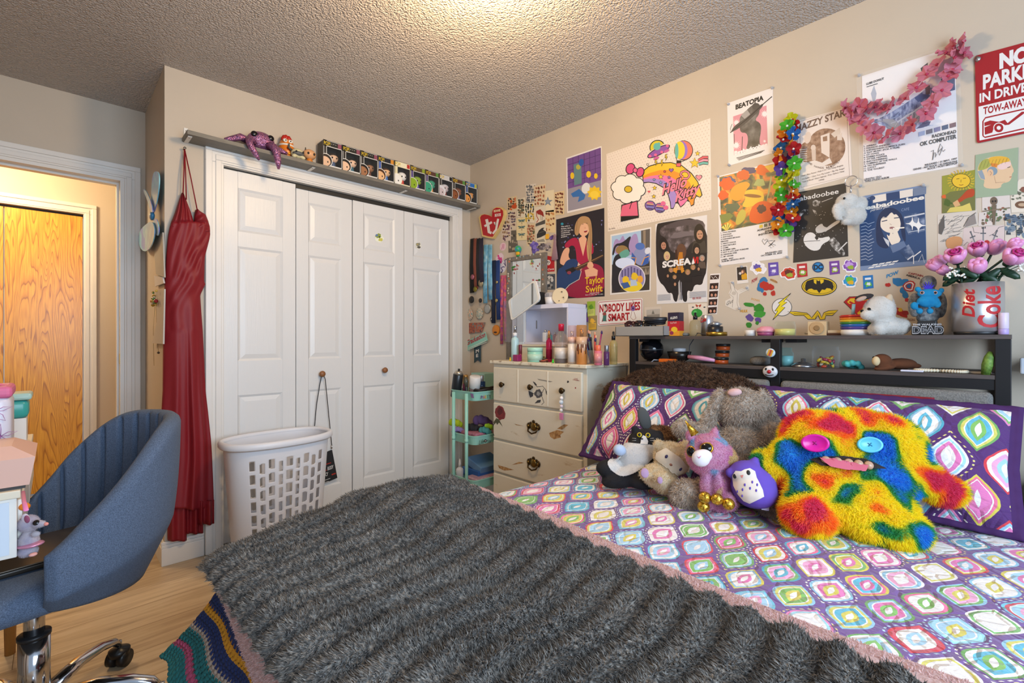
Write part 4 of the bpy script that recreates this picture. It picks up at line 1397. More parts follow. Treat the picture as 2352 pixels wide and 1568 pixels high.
# dark film poster
p=Print('x',WX,'A');p.soft=True
p.sheet([(738,800),(778,785),(1110,732),(1112,1358),(748,1374)],'d2cecd')
p.poly([(740,802),(778,788),(1110,736),(1112,1130),(1085,1190),(1075,1240),(1020,1230),(1005,1290),(965,1270),(970,1360),(935,1355),(930,1290),(905,1290),(895,1362),(870,1350),(860,1290),(830,1300),(800,1240),(770,1220),(745,1140)],'211d20')
sm=noisemat('smoky_print',['1c181b','4a4145','8f8388'],scale=22,rough=.45,detail=5)
p.poly([(790,800),(1100,745),(1090,900),(990,930),(960,1000),(850,1010),(820,900),(760,870)],sm)
p.poly([(800,830),(870,780),(980,760),(1080,790),(1060,820),(960,800),(860,830)],'4a4145');p.poly([(830,900),(900,850),(1000,850),(1070,880),(980,880),(900,900)],'6a6064');p.poly([(885,990),(905,940),(945,940),(965,990),(950,1050),(900,1050)],'5a3c2c');p.poly([(880,985),(895,980),(900,1080),(885,1080)],'3a2018');p.poly([(910,1000),(935,1000),(940,1140),(880,1150)],'b0701e');p.ell(905,1130,45,22,'c8862a',jag=.2,seed=3)
def head(x,y,r,hair,skin,coat,lh=1.6):
 p.poly([(x-r*1.7,y+r*4),(x-r*1.2,y+r*1.4),(x+r*1.2,y+r*1.4),(x+r*1.7,y+r*4)],coat)
 p.ell(x,y-r*.1,r*1.15,r*lh,hair);p.ell(x+r*.1,y+r*.15,r*.68,r*1.0,skin);p.line([(x-r*.3,y),(x+r*.05,y)],r*.15,'2a1a16');p.line([(x+r*.25,y-1),(x+r*.6,y-1)],r*.15,'2a1a16');p.line([(x-r*.05,y+r*.6),(x+r*.4,y+r*.58)],r*.16,'8a3a34')
head(795,950,27,'181316','a87a64','2a2428',2.0);head(1055,870,34,'1c1614','b08468','3a342f',2.1);head(1035,985,24,'1a1415','b48a70','241f22',2.0);head(822,1030,20,'c0a878','c49a80','2a282c',1.7);head(1075,1045,18,'8a8078','b89078','54463e',1.3)
for(x,y,r)in((852,1130,15),(1010,1110,16),(972,1145,17),(828,1170,11),(878,1180,13),(880,1230,12),(1050,1120,12),(910,1115,10)):head(x,y,r,random.Random(x).choice(['2a1e18','1a1412','8a6a40']),'ae8266','1d1b1f',1.25)
p.poly([(905,1220),(915,1200),(922,1330),(908,1350)],'a8a6a8');p.poly([(922,1210),(930,1220),(932,1340),(923,1345)],'74727a')
p.text('SCREA',(790,1112),(998,1085),42,'d8d4d2',.05);p.poly([(1000,1085),(1012,1042),(1022,1042),(1022,1080),(1010,1088)],'d8d4d2');p.text('VI',(1010,1080),(1050,1078),42,'b81c20',.06)
p.text('03.10.23',(1008,1340),(1068,1335),13,'a02028')
for j in range(5):p.line([(756,1310+j*9),(850,1304+j*9)],3.5,'9a9698');p.line([(985,1290+j*9),(1105,1282+j*9)],3.5,'9a9698')
p.build('poster','dark film poster with smoky heads and red numeral torn at its corner','poster')

# metal plate sign
p=Print('x',WX-.002,'A')
M_plate=mat('d8d4d0',.3,.0,.3)
p.sheet([(335,1352),(640,1330),(648,1340),(648,1498),(640,1508),(332,1530),(324,1520),(324,1362)],M_plate,.0012)
p.line([(338,1360),(636,1339),(641,1345),(641,1495),(634,1501),(338,1522),(332,1515),(332,1367)],4,'9a1c22',True)
p.text('NOBODY LIKES',(337,1432),(630,1414),52,'9c1a22',.04);p.text('A SMART',(352,1498),(554,1486),48,'9c1a22',.04)
p.poly([(368,1375),(382,1380),(378,1410),(386,1450),(385,1498),(358,1498),(362,1450),(370,1430)],'3a6a60');p.ell(374,1400,11,26,'c8b0a4');p.poly([(365,1380),(385,1372),(388,1420),(380,1395)],'3c2a28');p.ell(372,1445,14,12,'8a4038')
p.ell(578,1405,15,20,'7a5a9c');p.ell(578,1405,7,9,'3a2a4a');p.line([(575,1345),(588,1385),(565,1395)],3,'4a3a3a');p.line([(570,1425),(560,1470),(580,1490),(600,1475),(585,1430)],3,'8a5a5a');p.line([(600,1385),(615,1375)],3,'b03a34')
o=p.build('metal_sign','white metal plate sign with red lettering beside the headboard shelf','sign')
# three trading cards
for i,(q,c1,c2,lab)in enumerate((([(209,1376),(240,1372),(264,1405),(264,1502),(209,1508)],'6a6a90','84509a','purple-footed trading card left of the white metal sign'),([(246,1356),(305,1352),(305,1462),(250,1470)],'8aa838','b8c060','green trading card left of the white metal sign, uppermost'),([(254,1462),(316,1455),(316,1562),(258,1566)],'8a7a4a','c8a030','yellow trading card left of the white metal sign, lowest'))):
 p=Print('x',WX-(.0005*i),'A');p.sheet(q,c1)
 x0,y0,x1,y1=min(a[0]for a in q)+4,min(a[1]for a in q)+10,max(a[0]for a in q)-4,max(a[1]for a in q)-8
 ym=(y0+y1)/2+2
 p.poly([(x0,ym),(x1,ym-5),(x1,y1-3),(x0,y1)],c2);p.ell((x0+x1)/2,(y0+ym)/2+6,(x1-x0)*.33,(ym-y0)*.32,('c8ccd8','5a8a2a','d8a838')[i],jag=.25,seed=i)
 for j in range(3):p.line([(x0+6,ym+9+9*j),(x1-8,ym+5+9*j)],2,'4a3a4a')
 if i==0:p.ell(228,1388,12,14,'b84a30')
 p.build('trading_card',lab,'card','trading cards beside the metal sign')
# little grey print behind the tray, butterfly-apple print, photo strip
p=Print('x',WX,'E');p.sheet([(325,580),(505,568),(508,850),(330,850)],'c4b8aa');p.poly([(345,605),(490,595),(490,720),(345,725)],'aaa49c');p.poly([(400,650),(415,608),(432,650)],'6a6862');p.poly([(350,660),(485,650),(485,700),(350,705)],'84807a')
p.build('print','small grey print on the wall behind the sunglasses tray','print')
p=Print('x',WX,'E');p.sheet([(785,545),(985,535),(985,870),(800,870)],'d4c8b8')
for s_ in(-1,1):p.poly([(896,560),(896+s_*30,545),(896+s_*28,565),(896+s_*14,580)],'a03a28');p.ell(838 if s_<0 else 960,578,12,7,'3a4048')
p.ell(880,640,58,46,'2f8a3a');p.ell(862,628,18,14,'58b060');p.line([(880,600),(890,585)],5,'5a3a20')
p.build('print','pale print of a green apple and red butterfly above the headboard shelf','print')
p=Print('x',WX,'E');p.sheet([(1022,225),(1128,218),(1092,652),(993,645)],'d8d0cc')
for j in range(5):
 y=240+j*85;x=1024-j*6
 h_=46 if j==0 else(24 if j==4 and False else 66)
 p.poly([(x,y),(x+92,y-6),(x+86,y+h_-6),(x-4,y+h_)],'3a2420')
 if j:
  for s_ in(0,1):
   p.ell(x+24+42*s_,y+36,22,28,'1c1414');p.ell(x+26+40*s_,y+40,12,17,'c08a72');p.line([(x+20+40*s_,y+50),(x+32+40*s_,y+49)],3,'8a3030')
 else:p.line([(x+10,y+10),(x+30,y+38),(x+50,y+8),(x+75,y+36)],5,'d8d4d0')
p.build('photo_strip','white photo booth strip of two dark-haired friends beside the film poster','photo')

# white concert poster with pink block
p=Print('x',WX,'B');p.soft=True;p.sheet([(140,165),(506,38),(514,560),(150,665)],'d9d3d0')
p.poly([(188,270),(455,182),(465,500),(195,580)],'cc8a94')
for(x,y,r)in((212,500,42),(440,250,40),(440,468,16),(215,320,36)):p.star(x,y,r,'e6d4d4',12,.3)
g1=noisemat('grey_photo_print',['2a2829','55524f','86827e'],scale=18,rough=.45)
p.poly([(240,270),(300,215),(350,170),(398,185),(400,250),(360,300),(405,320),(415,370),(395,480),(420,515),(285,545),(310,470),(300,400),(245,400),(240,340)],g1);p.ell(372,190,32,28,'4a4744');p.poly([(250,260),(300,215),(330,260),(280,290)],'9a9692')
p.poly([(165,400),(200,340),(300,280),(420,160),(435,185),(310,310),(230,370)],'4a4644');p.line([(165,400),(300,290),(430,170),(500,110)],7,'2a2728');p.line([(180,330),(165,370),(175,395),(215,375)],4,'6a6664');p.line([(196,410),(198,490)],4,'3a3536');p.line([(262,430),(258,540)],5,'3a3536')
p.text('BEATOPIA',(208,215),(432,137),36,'1d1b1b',.045);p.text('Beabadoobee',(198,578),(465,505),28,'e6dad8',.06)
for j in range(3):p.line([(215+j*8,603+j*8),(440-j*12,540+j*9)],5,'3a3636')
o=p.build('poster','white poster with a grey figure on a pink block and black capitals','poster');pins(o,((150,172),(500,42),(512,556),(155,658)),'B')
# orange flower album poster
p=Print('x',WX,'B');p.soft=True;p.sheet([(62,750),(610,610),(625,1398),(82,1465)],'d8d2cf')
def foliage():
 m,nt,b=nmat('painted_flowers_print')
 tc=nd(nt,'ShaderNodeTexCoord');n=nd(nt,'ShaderNodeTexNoise',i_Scale=14.0,i_Detail=6.0,i_Distortion=1.2);lk(nt,tc.outputs['Object'],n.inputs['Vector'])
 rp=ramp(nt,[(.28,'2e2f3a'),(.4,'4a4c34'),(.48,'6a6a3a'),(.54,'c8702a'),(.62,'d8a030'),(.74,'cc4c1c')]);lk(nt,n.outputs[0],rp.inputs[0]);lk(nt,rp.outputs[0],b.inputs['Base Color']);b.inputs['Roughness'].default_value=.45
 return m
p.poly([(78,755),(548,640),(562,1100),(95,1190)],foliage())
p.ell(150,780,60,30,'4a5478',jag=.2,seed=1);p.ell(310,700,60,26,'4a4464',jag=.2,seed=5)
for(x,y,r,cc,sd)in((140,810,62,'d2561e',1),(420,700,50,'d0601e',2),(270,740,52,'c85a24',3),(110,900,45,'d2561e',4)):p.ell(x,y,r,r*.8,cc,jag=.18,seed=sd)
p.poly([(160,900),(175,840),(240,800),(300,790),(330,815),(290,860),(260,930),(215,950),(170,930)],'d8942c');p.poly([(275,870),(330,850),(415,860),(440,910),(420,970),(350,985),(290,1000),(255,985),(290,930)],'d8b038');p.ell(345,905,70,14,'8a5a2a',rot=5);p.poly([(310,1110),(330,1000),(390,950),(460,945),(520,985),(525,1050),(480,1110),(420,1115),(380,1130)],'d0581c');p.ell(415,1010,34,36,'5a3a30',jag=.25,seed=6)
p.poly([(455,950),(470,850),(490,740),(500,760),(480,880)],'a8ac78');p.poly([(485,830),(545,770),(550,850),(500,900)],'d88a4a');p.poly([(350,820),(380,770),(430,770),(445,820),(400,830)],'9aa060');p.poly([(205,1140),(215,1070),(250,1010),(290,1020),(290,1080),(250,1130)],'b8a848');p.ell(180,1000,60,40,'5a6448',jag=.3,seed=9)
for a in range(5):p.poly([(140,1185),(95+a*22,1160-(0,25,40,30,10)[a]),(110+a*22,1125+abs(a-2)*8)],'d8d060')
p.poly([(440,670),(520,650),(548,690),(490,720)],'d8b83c');p.poly([(80,1060),(160,1040),(190,1065),(150,1110),(95,1130)],'788040')
for i,cc in enumerate(('d0b43c','6a7058','5c5470','c86c3c')):p.poly([(398+i*37,1140-i*9),(425+i*37,1133-i*9),(426+i*37,1158-i*9),(399+i*37,1164-i*9)],cc)
p.text('ADRIANNE LENKER',(380,1190),(600,1140),14,K,.03);p.text('SONGS &',(442,1198),(540,1176),14,K,.03);p.text('INSTRUMENTALS',(392,1225),(590,1182),14,K,.03)
for i,t in enumerate(('1. TWO REVERSE','2. INGYDAR','3. ANYTHING','4. FORWARDS BECKON','REBOUND','5. HEAVY FOCUS','6. HALF RETURN','7. COME','8. ZOMBIE GIRL','9. NOT A LOT, JUST FOREVER','10. DRAGON EYES','11. MY ANGEL')):p.text(t,(90,1207+i*17.5),(90+8.6*len(t),1207+i*17.5-1.4*len(t)*.9),9.5,'2a2626',.02)
p.text('LABEL: 4AD',(95,1422),(190,1406),10,'2a2626',.02);p.text('ALBUM LENGTH 39:35',(96,1436),(280,1408),10,'2a2626',.02);p.text('RELEASED ON',(446,1370),(580,1350),11,'2a2626',.02);p.text('OCTOBER 23, 2020',(412,1390),(580,1365),11,'2a2626',.02)
p.line([(440,1295),(420,1265),(430,1248),(444,1262),(455,1250),(468,1256),(440,1295)],2.5,'2a2626');p.line([(460,1270),(500,1262),(520,1262),(490,1300),(470,1308),(500,1290),(530,1300)],2.5,'2a2626');p.line([(470,1275),(515,1312),(490,1322),(480,1300),(525,1262)],2.5,'2a2626')
o=p.build('poster','white album poster with orange painted flowers above a track list','poster');pins(o,((66,748),(82,1462),(618,1394)),'B')
# brown printed poster
p=Print('x',WX,'B');p.sheet([(700,305),(1110,195),(1140,745),(718,862)],'d6c9bf')
p.line([(722,310),(1098,206),(1118,745),(730,838)],3,'7a685c',True)
br_=noisemat('brown_halftone_print',['6a4a38','8c6c56','a88a74'],scale=60,rough=.45,detail=6)
p.ell(935,515,152,150,br_,rot=-15,n=30)
p.ell(790,560,70,90,br_,rot=-10);p.poly([(888,425),(960,400),(960,600),(895,560)],'d2c2b4');p.poly([(905,435),(940,425),(942,465),(908,470)],'8c6c56');p.ell(785,440,26,48,'cbb9aa',rot=10);p.poly([(970,410),(1040,360),(1050,400),(1000,440)],'c8b8a8');p.poly([(1020,420),(1060,400),(1060,460),(1020,460)],'cdbdae');p.poly([(770,640),(840,620),(900,640),(960,600),(980,640),(880,680),(790,680)],'d2c6bc');p.ell(830,520,20,24,'cbb9aa');p.poly([(815,540),(850,535),(850,620),(820,620)],'c4b0a0')
for j in range(7):p.line([(712,540+j*16),(780,530+j*18)],5,'d2c6bc')
p.text('MAZZY STAR',(690,395),(1088,262),52,'6a5448',.03)
for i,ch_ in enumerate('SHE HANGS BRIGHTLY'):
 if ch_==' ':continue
 t0=R(138-i*5.6*1.0)
 x,y=910+175*math.cos(t0),520+168*math.sin(t0)
 tx,ty=math.sin(t0),-math.cos(t0)
 p.text(ch_,(x,y),(x+13*tx,y+13*ty),14,'6a5448',.02,up=(-math.cos(t0),-math.sin(t0)))
for i,(t,a,b_)in enumerate((('Halah / Blue Flower / Ride It On / She Hangs Brightly',(735,752),(1070,665)),('I\u2019m Sailin\u2019 / Give You My Lovin\u2019 / Be My Angel',(740,778),(1078,690)),('Taste of Blood / Ghost Highway / Free / Before I Sleep',(742,800),(1078,712)),('1990',(875,787),(918,778)))):p.text(t,a,b_,11,'6a584e',.0)
o=p.build('poster','off-white poster with a brown oval photograph half behind the rainbow garland','poster');pins(o,((1100,205),),'B')
# black guitar poster
p=Print('x',WX,'B');p.soft=True;p.sheet([(690,880),(1090,802),(1110,1388),(668,1440)],'2e2b29')
p.text('beabadoobee',(660,957),(1032,885),36,'d4d0cc',.01)
p.poly([(745,1255),(775,1200),(830,1195),(870,1250),(960,1225),(965,1260),(900,1290),(880,1340),(820,1345),(770,1310)],'d0ccc8');p.poly([(850,1195),(845,1160),(900,1120),(910,1150),(950,1160),(940,1190),(870,1205)],'bcb8b4');p.poly([(920,1170),(1010,1105),(1040,1100),(1045,1115),(990,1150),(940,1185)],'c4c0bc');p.line([(755,1270),(885,1262)],4,'2a2726');p.poly([(840,1240),(855,1215),(872,1245),(858,1260)],'2a2726');p.poly([(885,1205),(920,1190),(935,1210),(900,1230)],'2a2726')
wt=noisemat('high_contrast_print',['2e2b29','2e2b29','8a8682','d0ccc8'],scale=55,rough=.45,detail=3)
p.poly([(950,1260),(985,1225),(1030,1270),(1060,1320),(1088,1360),(1075,1390),(1030,1365),(980,1320)],wt);p.ell(850,965,28,28,wt);p.line([(985,920),(880,960)],4,'c4c0bc');p.ell(880,960,20,14,wt);p.poly([(820,1010),(850,1025),(865,1065),(840,1050)],wt);p.poly([(700,1050),(760,1010),(770,1030),(720,1080)],wt);p.line([(1030,1345),(1100,1275)],9,'c4c0bc')
for i in range(60):
 rg=random.Random(i+90);x,y=rg.uniform(690,1080),rg.uniform(980,1380);p.ell(x,y,rg.uniform(1.5,4.5),rg.uniform(1.5,4),'b8b4b0',6)
p.build('poster','black and white poster of a guitarist below the brown oval poster','poster')
# album poster in a clear sleeve
p=Print('x',WX,'C');p.soft=True;p.sheet([(205,475),(1085,190),(1118,1330),(222,1480)],'d9d2d1')
p.poly([(208,490),(1085,205),(1100,890),(215,1110)],'dcd8d8')
bl=noisemat('blue_smear_print',['ccd0d8','9aa2bc','5a6488','34405c'],scale=30,rough=.45,detail=6,stretch=(1,3,1))
p.poly([(250,900),(400,870),(700,680),(860,560),(900,640),(860,800),(840,950),(700,980),(560,960),(480,1000),(400,930)],bl);p.poly([(290,640),(320,560),(345,640),(330,720),(310,720)],'a0a6b4')
p.poly([(400,880),(500,880),(560,930),(520,1000),(450,980)],'8a8e96');p.line([(245,905),(400,900),(520,985)],12,'7a7e8c');p.line([(540,910),(800,740)],14,'b4bccc');p.poly([(760,400),(830,345),(828,395),(770,430)],'2c2a30');p.poly([(955,500),(1085,440),(1088,605),(1030,620),(960,560)],'39456a');p.poly([(780,920),(860,900),(840,945),(715,975)],'4a4a6a');p.poly([(700,680),(770,640),(860,660),(740,720)],'3c5284');p.poly([(800,570),(850,560),(850,640),(815,650)],'6a5a50')
for i in range(30):
 rg=random.Random(i);x,y=rg.uniform(420,860),rg.uniform(700,960);p.line([(x,y),(x+rg.uniform(10,60),y-rg.uniform(5,40))],rg.uniform(2,6),rg.choice(['3a4058','d4d8e0','6a7494','b0b8cc']))
p.text('LUBE DONUT',(248,560),(415,505),19,'242226',.04);p.line([(250,578),(355,545)],7,'3a383c')
for i,cc in enumerate(('9aa0b8','6a5f68','726f92','2c4468','6a4a52')):p.poly([(740+i*74,1007-i*20),(800+i*74,990-i*20),(801+i*74,1032-i*20),(742+i*74,1048-i*20)],cc)
p.text('RADIOHEAD',(870,1060),(1100,1012),29,'242226',.035);p.text('OK COMPUTER',(755,1138),(1102,1062),36,'242226',.04)
for i,t in enumerate(('1. AIRBAG','2. PARANOID ANDROID','3. SUBTERRANEAN HOMESICK ALIEN','4. EXIT MUSIC (FOR A FILM)','5. LET DOWN','6. KARMA POLICE','7. FITTER HAPPIER','8. ELECTIONEERING','9. CLIMBING UP THE WALLS','10. NO SURPRISES','11. LUCKY','12. THE TOURIST')):p.text(t,(225,1148+i*21),(225+13*len(t),1148+i*21-2.2*len(t)),14,'3a363a',.02)
for(t,a,b_)in(('LENGTH / 53:21',(228,1462),(390,1432)),('THIRD STUDIO ALBUM',(230,1480),(462,1440)),('RELEASED / 21 MAY, 1997',(802,1325),(1108,1262)),('GENRE : ART ROCK / ALTERNATIVE',(692,1368),(1110,1288)),('ROCK / POST-BRITPOP',(828,1362),(1112,1306))):p.text(t,a,b_,16,'2c282c',.025)
p.line([(860,1190),(885,1175),(875,1270),(890,1200),(905,1200),(900,1245),(915,1215)],5,'242226');p.line([(925,1190),(950,1115),(970,1150),(940,1225),(925,1200),(960,1160),(975,1190),(995,1170)],5,'242226')
o=p.build('poster','album poster with a smeared blue motorway picture in a clear sleeve','poster')
p=Print('x',WX-.002,'C');p.sheet([(152,462),(1125,150),(1165,1330),(185,1520)],glass('ffffff',.93));p.mb.build('sleeve',o,label='clear plastic sleeve');pins(o,((175,468),(190,1512),(1150,1318)),'C')
# blue portrait poster
p=Print('x',WX,'D');p.soft=True;p.sheet([(155,470),(690,372),(708,1028),(165,1075)],'6f7f9c')
p.poly([(160,500),(688,405),(704,985),(165,1038)],'2c4368')
for i,cc in enumerate(('d2c6ba','2a3c60','d2c6ba','6a7488')):p.poly([(266+i*110,463-i*20),(374+i*110,444-i*20),(378+i*108,500-i*18),(268+i*110,520-i*18)],cc)
bg2=noisemat('blue_grain_print',['1f2f50','2c4368','8a94a8'],scale=26,rough=.45,detail=4)
p.poly([(520,620),(688,590),(694,750),(560,780),(520,700)],bg2);p.line([(525,640),(690,606)],12,'b8b8bc');p.line([(560,760),(690,735)],6,'a8acb4')
p.text('beabadoobee',(165,585),(688,488),34,'d8d0c6',.035);p.text('perfect pair',(245,592),(410,552),20,'d8d0c6',0,.3);p.text('CAFE',(500,590),(565,578),22,'7a86a0',0)
p.poly([(315,660),(350,595),(420,575),(490,600),(500,680),(480,760),(400,770),(335,735)],'d8c8b6');p.poly([(290,760),(300,650),(340,580),(400,555),(460,570),(510,620),(530,720),(540,860),(500,790),(495,660),(460,608),(440,620),(420,590),(380,640),(345,630),(325,680),(340,760),(420,900),(300,880)],'1e2a48')
p.line([(340,672),(385,662)],7,'1e2a48');p.line([(440,645),(482,640)],7,'1e2a48');p.line([(335,645),(385,635)],4,'1e2a48');p.ell(425,725,22,10,'8a5a58');p.line([(405,690),(420,700)],4,'a8907c');p.line([(430,730),(525,722)],10,'e2d8c8')
p.poly([(375,770),(405,800),(410,730),(425,730),(430,790),(440,725),(460,725),(480,790),(500,830),(430,880),(400,830)],'d8c8b6');p.poly([(405,870),(520,830),(545,880),(430,930)],'5a6a88');p.poly([(350,800),(400,830),(400,880),(375,850)],'b8b8bc')
p.poly([(480,910),(560,860),(620,960),(600,1000),(560,1000)],bg2);p.line([(550,985),(600,950)],10,'c8c8cc');p.line([(600,1020),(600,960),(660,915)],8,'d8d4d0');p.line([(640,1000),(670,940),(690,1010)],6,'b0b4bc')
for(x,y,r)in((590,690,70),(640,705,80)):p.star(x,y,r,'d8d4d0',4,.14);p.ell(x,y,12,12,'d8d4d0')
for j in range(12):
 rg=random.Random(j);y=690+j*27;p.line([(170,y),(210,y-10),(230,y+4),(250+rg.uniform(0,35),y-14)],4,'a8b0c0')
for j in range(4):
 for i_ in range(2):p.poly([(240+j*55+i_*30,1045-j*9-i_*22),(285+j*55+i_*30,1038-j*9-i_*22),(270+j*55+i_*30,1052-j*9-i_*22),(225+j*55+i_*30,1058-j*9-i_*22)],'d8d4d0')
p.ell(265,480,22,18,'2a3c60');p.line([(215,490),(240,475),(262,490)],5,'2a3c60')
o=p.build('poster','navy poster of a person smoking, below the poster in a clear sleeve','poster');pins(o,((678,376),),'D')
# red street sign
p=Print('x',WX-.003,'C')
M_sign=mat('96161c',.32,0,.3);W_='d8d4d2'
p.sheet([(1275,300),(1290,280),(1900,115),(1920,980),(1310,1108),(1293,1095)],M_sign,.0015)
p.text('NO',(1508,400),(1795,318),130,W_,.06);p.text('PARKING',(1352,598),(2010,428),128,W_,.04);p.text('IN DRIVEWAY',(1320,725),(2060,545),82,W_,.03)
p.poly([(1310,765),(1900,625),(1915,960),(1320,1085)],W_)
p.text('TOW-AWAY ZONE',(1355,838),(2000,695),66,'96161c',.03)
p.line([(1352,1040),(1352,905),(1375,870),(1930,745)],13,'96161c');p.line([(1352,1040),(1370,1055),(1930,930)],13,'96161c')
p.poly([(1365,915),(1420,895),(1505,908),(1560,888),(1585,920),(1720,812),(1745,812),(1740,830),(1600,935),(1560,940),(1540,925),(1460,950),(1440,1010),(1370,1030)],'96161c');p.poly([(1365,950),(1430,935),(1370,960)],W_);p.ell(1502,965,52,50,W_);p.ell(1502,965,44,42,'96161c');p.ell(1502,965,20,19,W_)
p.poly([(1280,300),(1300,282),(1325,300),(1300,345),(1282,340)],'6a5238')
o=p.build('street_sign','red metal no parking sign with white lettering, cut off by the frame','sign')
m=MB();q=onx(*c('C',1305,312),-.006);m.cyl((-.004,q.y,q.z),(-.008,q.y,q.z),.007,mat('c8c4bc',.3,.8),12);m.build('screw',o)
# head chart card, sun card and the other cards of the right-hand cluster
p=Print('x',WX-.001,'D');p.soft=True;p.sheet([(1106,128),(1458,65),(1450,450),(1100,480)],'8f9d82')
p.poly([(1125,280),(1125,220),(1160,170),(1240,140),(1330,135),(1390,160),(1400,205),(1425,260),(1405,280),(1402,320),(1380,350),(1320,360),(1315,405),(1165,402),(1185,330),(1150,330)],'cfae8a')
p.poly([(1125,240),(1150,180),(1205,152),(1245,180),(1225,230),(1140,260)],'9a9a4a');p.poly([(1205,152),(1290,135),(1375,145),(1395,180),(1330,190),(1290,215),(1230,210)],'d0a034');p.poly([(1230,195),(1290,200),(1280,230),(1240,225)],'c8782c');p.poly([(1285,215),(1330,190),(1395,182),(1398,215),(1340,250),(1290,245)],'d8b8b0');p.poly([(1125,262),(1160,250),(1180,300),(1185,330),(1150,320)],'84909a');p.ell(1245,260,42,36,'7a8a96');p.ell(1230,275,24,32,'d0a884');p.line([(1225,262),(1240,275),(1228,295)],4,'8a6a50')
p.line([(1368,232),(1392,225)],5,'3a2a24');p.line([(1385,310),(1402,306)],5,'9a4a40');p.line([(1270,355),(1350,350)],3,'a8866a');p.line([(1260,300),(1275,360)],3,'a8866a')
for i in range(8):p.line([(1140+i*30,240-i*6),(1165+i*29,175-i*3)],1.6,'6a6038')
p.build('print','sage green card with a head in profile and a coloured brain map','print')
p=Print('x',WX-.0004,'D');p.soft=True;p.sheet([(834,300),(1105,248),(1105,580),(834,605)],'8a8830')
for i in range(24):
 a=R(15*i);p.line([(988+78*math.cos(a),340+60*math.sin(a)),(988+98*math.cos(a+.06),340+78*math.sin(a+.06)),(988+112*math.cos(a),340+92*math.sin(a))],8 if i%2 else 5,'c8a42a')
p.poly([(834,470),(900,430),(1105,400),(1105,580),(834,605)],'6a6a38');p.ell(990,340,78,60,'3a3018');p.ell(990,340,74,56,'d4ac2c')
p.line([(950,325),(975,322)],4,'3a3018');p.line([(1005,320),(1030,317)],4,'3a3018');p.line([(990,330),(988,352)],3,'3a3018');p.line([(972,372),(990,376),(1008,370)],4,'7a3018')
p.poly([(930,520),(990,470),(1040,410),(1100,400),(1100,470),(1030,480),(980,520)],'a8401c');p.poly([(870,600),(900,560),(1000,545),(1060,520),(1080,585)],'c8b45c');p.poly([(920,520),(960,495),(985,540),(940,555)],'c89a6a');p.ell(880,520,34,26,'4a5a24',jag=.3,seed=2);p.ell(850,470,18,16,'c85a28',jag=.3,seed=3)
p.build('print','yellow and orange card with a smiling sun face above red drapery','print')
def speck(p,n,x0,y0,x1,y1,cols,r0,r1,seed):
 for i in range(n):
  rg=random.Random(seed*100+i);p.ell(rg.uniform(x0,x1),rg.uniform(y0,y1),rg.uniform(r0,r1),rg.uniform(r0,r1),rg.choice(cols),8,jag=.3,seed=i)
p=Print('x',WX-.0002,'D');p.sheet([(1160,475),(1385,445),(1398,630),(1260,640),(1260,705),(1130,710),(1135,600),(1162,598)],'c8bcb4')
speck(p,45,1160,560,1390,690,['6a5a48','4a4438','8a4a3a','5a6a48'],6,16,4);p.ell(1258,505,30,34,'6a5848');p.ell(1248,508,8,9,'2a221e');p.ell(1270,506,8,9,'2a221e');p.poly([(1240,540),(1280,536),(1265,700),(1250,700)],'6a5a48');p.line([(1165,590),(1390,560)],9,'7a6a54')
p.build('print','grey card of a skull among dark flowers under the head chart','print')
p=Print('x',WX,'D');p.soft=True;p.sheet([(796,618),(1118,572),(1130,700),(1010,725),(1000,950),(800,950)],'c4b8ac')
for i in range(46):
 rg=random.Random(i+5);x,y=rg.uniform(810,990),rg.uniform(630,930);p.line([(x,y),(x+rg.uniform(30,90),y-rg.uniform(5,45))],2.2,rg.choice(['4a4440','6a625c','3a3634']))
p.poly([(860,820),(930,790),(1000,800),(1000,870),(920,900),(870,890)],'c08a5c');p.poly([(806,700),(850,615),(855,720),(830,780),(806,770)],'5a5450');p.poly([(1020,720),(1050,650),(1100,610),(1115,690)],'847a74');p.line([(1010,715),(1050,640),(1110,600)],5,'4a4440')
p.build('print','pencil drawn card in grey and tan behind the pink roses','print')
p=Print('x',WX-.0006,'D');p.sheet([(1008,725),(1345,700),(1340,920),(1000,930)],'c6b4ae')
for(x,y,a)in((1170,760,0),(1080,790,-22),(1270,780,22)):
 dx,dy=math.sin(R(a)),math.cos(R(a));f=lambda s,t:(x-s*dy*1-dx*t*1.0 if False else x+s*dy-t*dx,y+s*dx+t*dy)
 p.poly([f(-6,10),f(6,10),f(5,105),f(0,120),f(-5,105)],'7c7c80');p.poly([f(-24,4),f(24,4),f(24,14),f(-24,14)],'5a5a5e');p.poly([f(-5,-28),f(5,-28),f(5,6),f(-5,6)],'5a5a5e');p.ell(*f(0,-34),8,8,'5a5a5e')
p.text('III',(1158,732),(1190,729),16,'3a3638');p.line([(1010,870),(1040,840),(1060,860),(1080,830)],3,'4a4444');p.line([(1085,715),(1095,760),(1140,765)],3,'4a4444');p.line([(1220,790),(1260,770),(1300,720),(1340,710)],3,'4a4444');p.heart(1175,862,52,'a8282a')
p.build('print','pinkish card with three swords above a red heart behind the roses','print')
p=Print('x',WX-.0003,'D');p.sheet([(1345,622),(1560,590),(1560,900),(1345,900),(1350,700)],'c8bcae')
speck(p,40,1355,620,1520,790,['34465a','4a5c70','28323e','6a7a88'],10,26,7);p.line([(1440,700),(1445,830)],5,'4a5244');p.line([(1445,760),(1480,740)],4,'4a5244')
for j in range(10):p.line([(1270+90,640+j*16),(1540,615+j*16)],1.4,'a89c90')
p.build('print','card of dark blue roses over printed text at the right edge','print')
p=Print('x',WX,'D');p.sheet([(1395,470),(1460,330),(1600,300),(1600,590),(1400,600)],'d0c4b4')
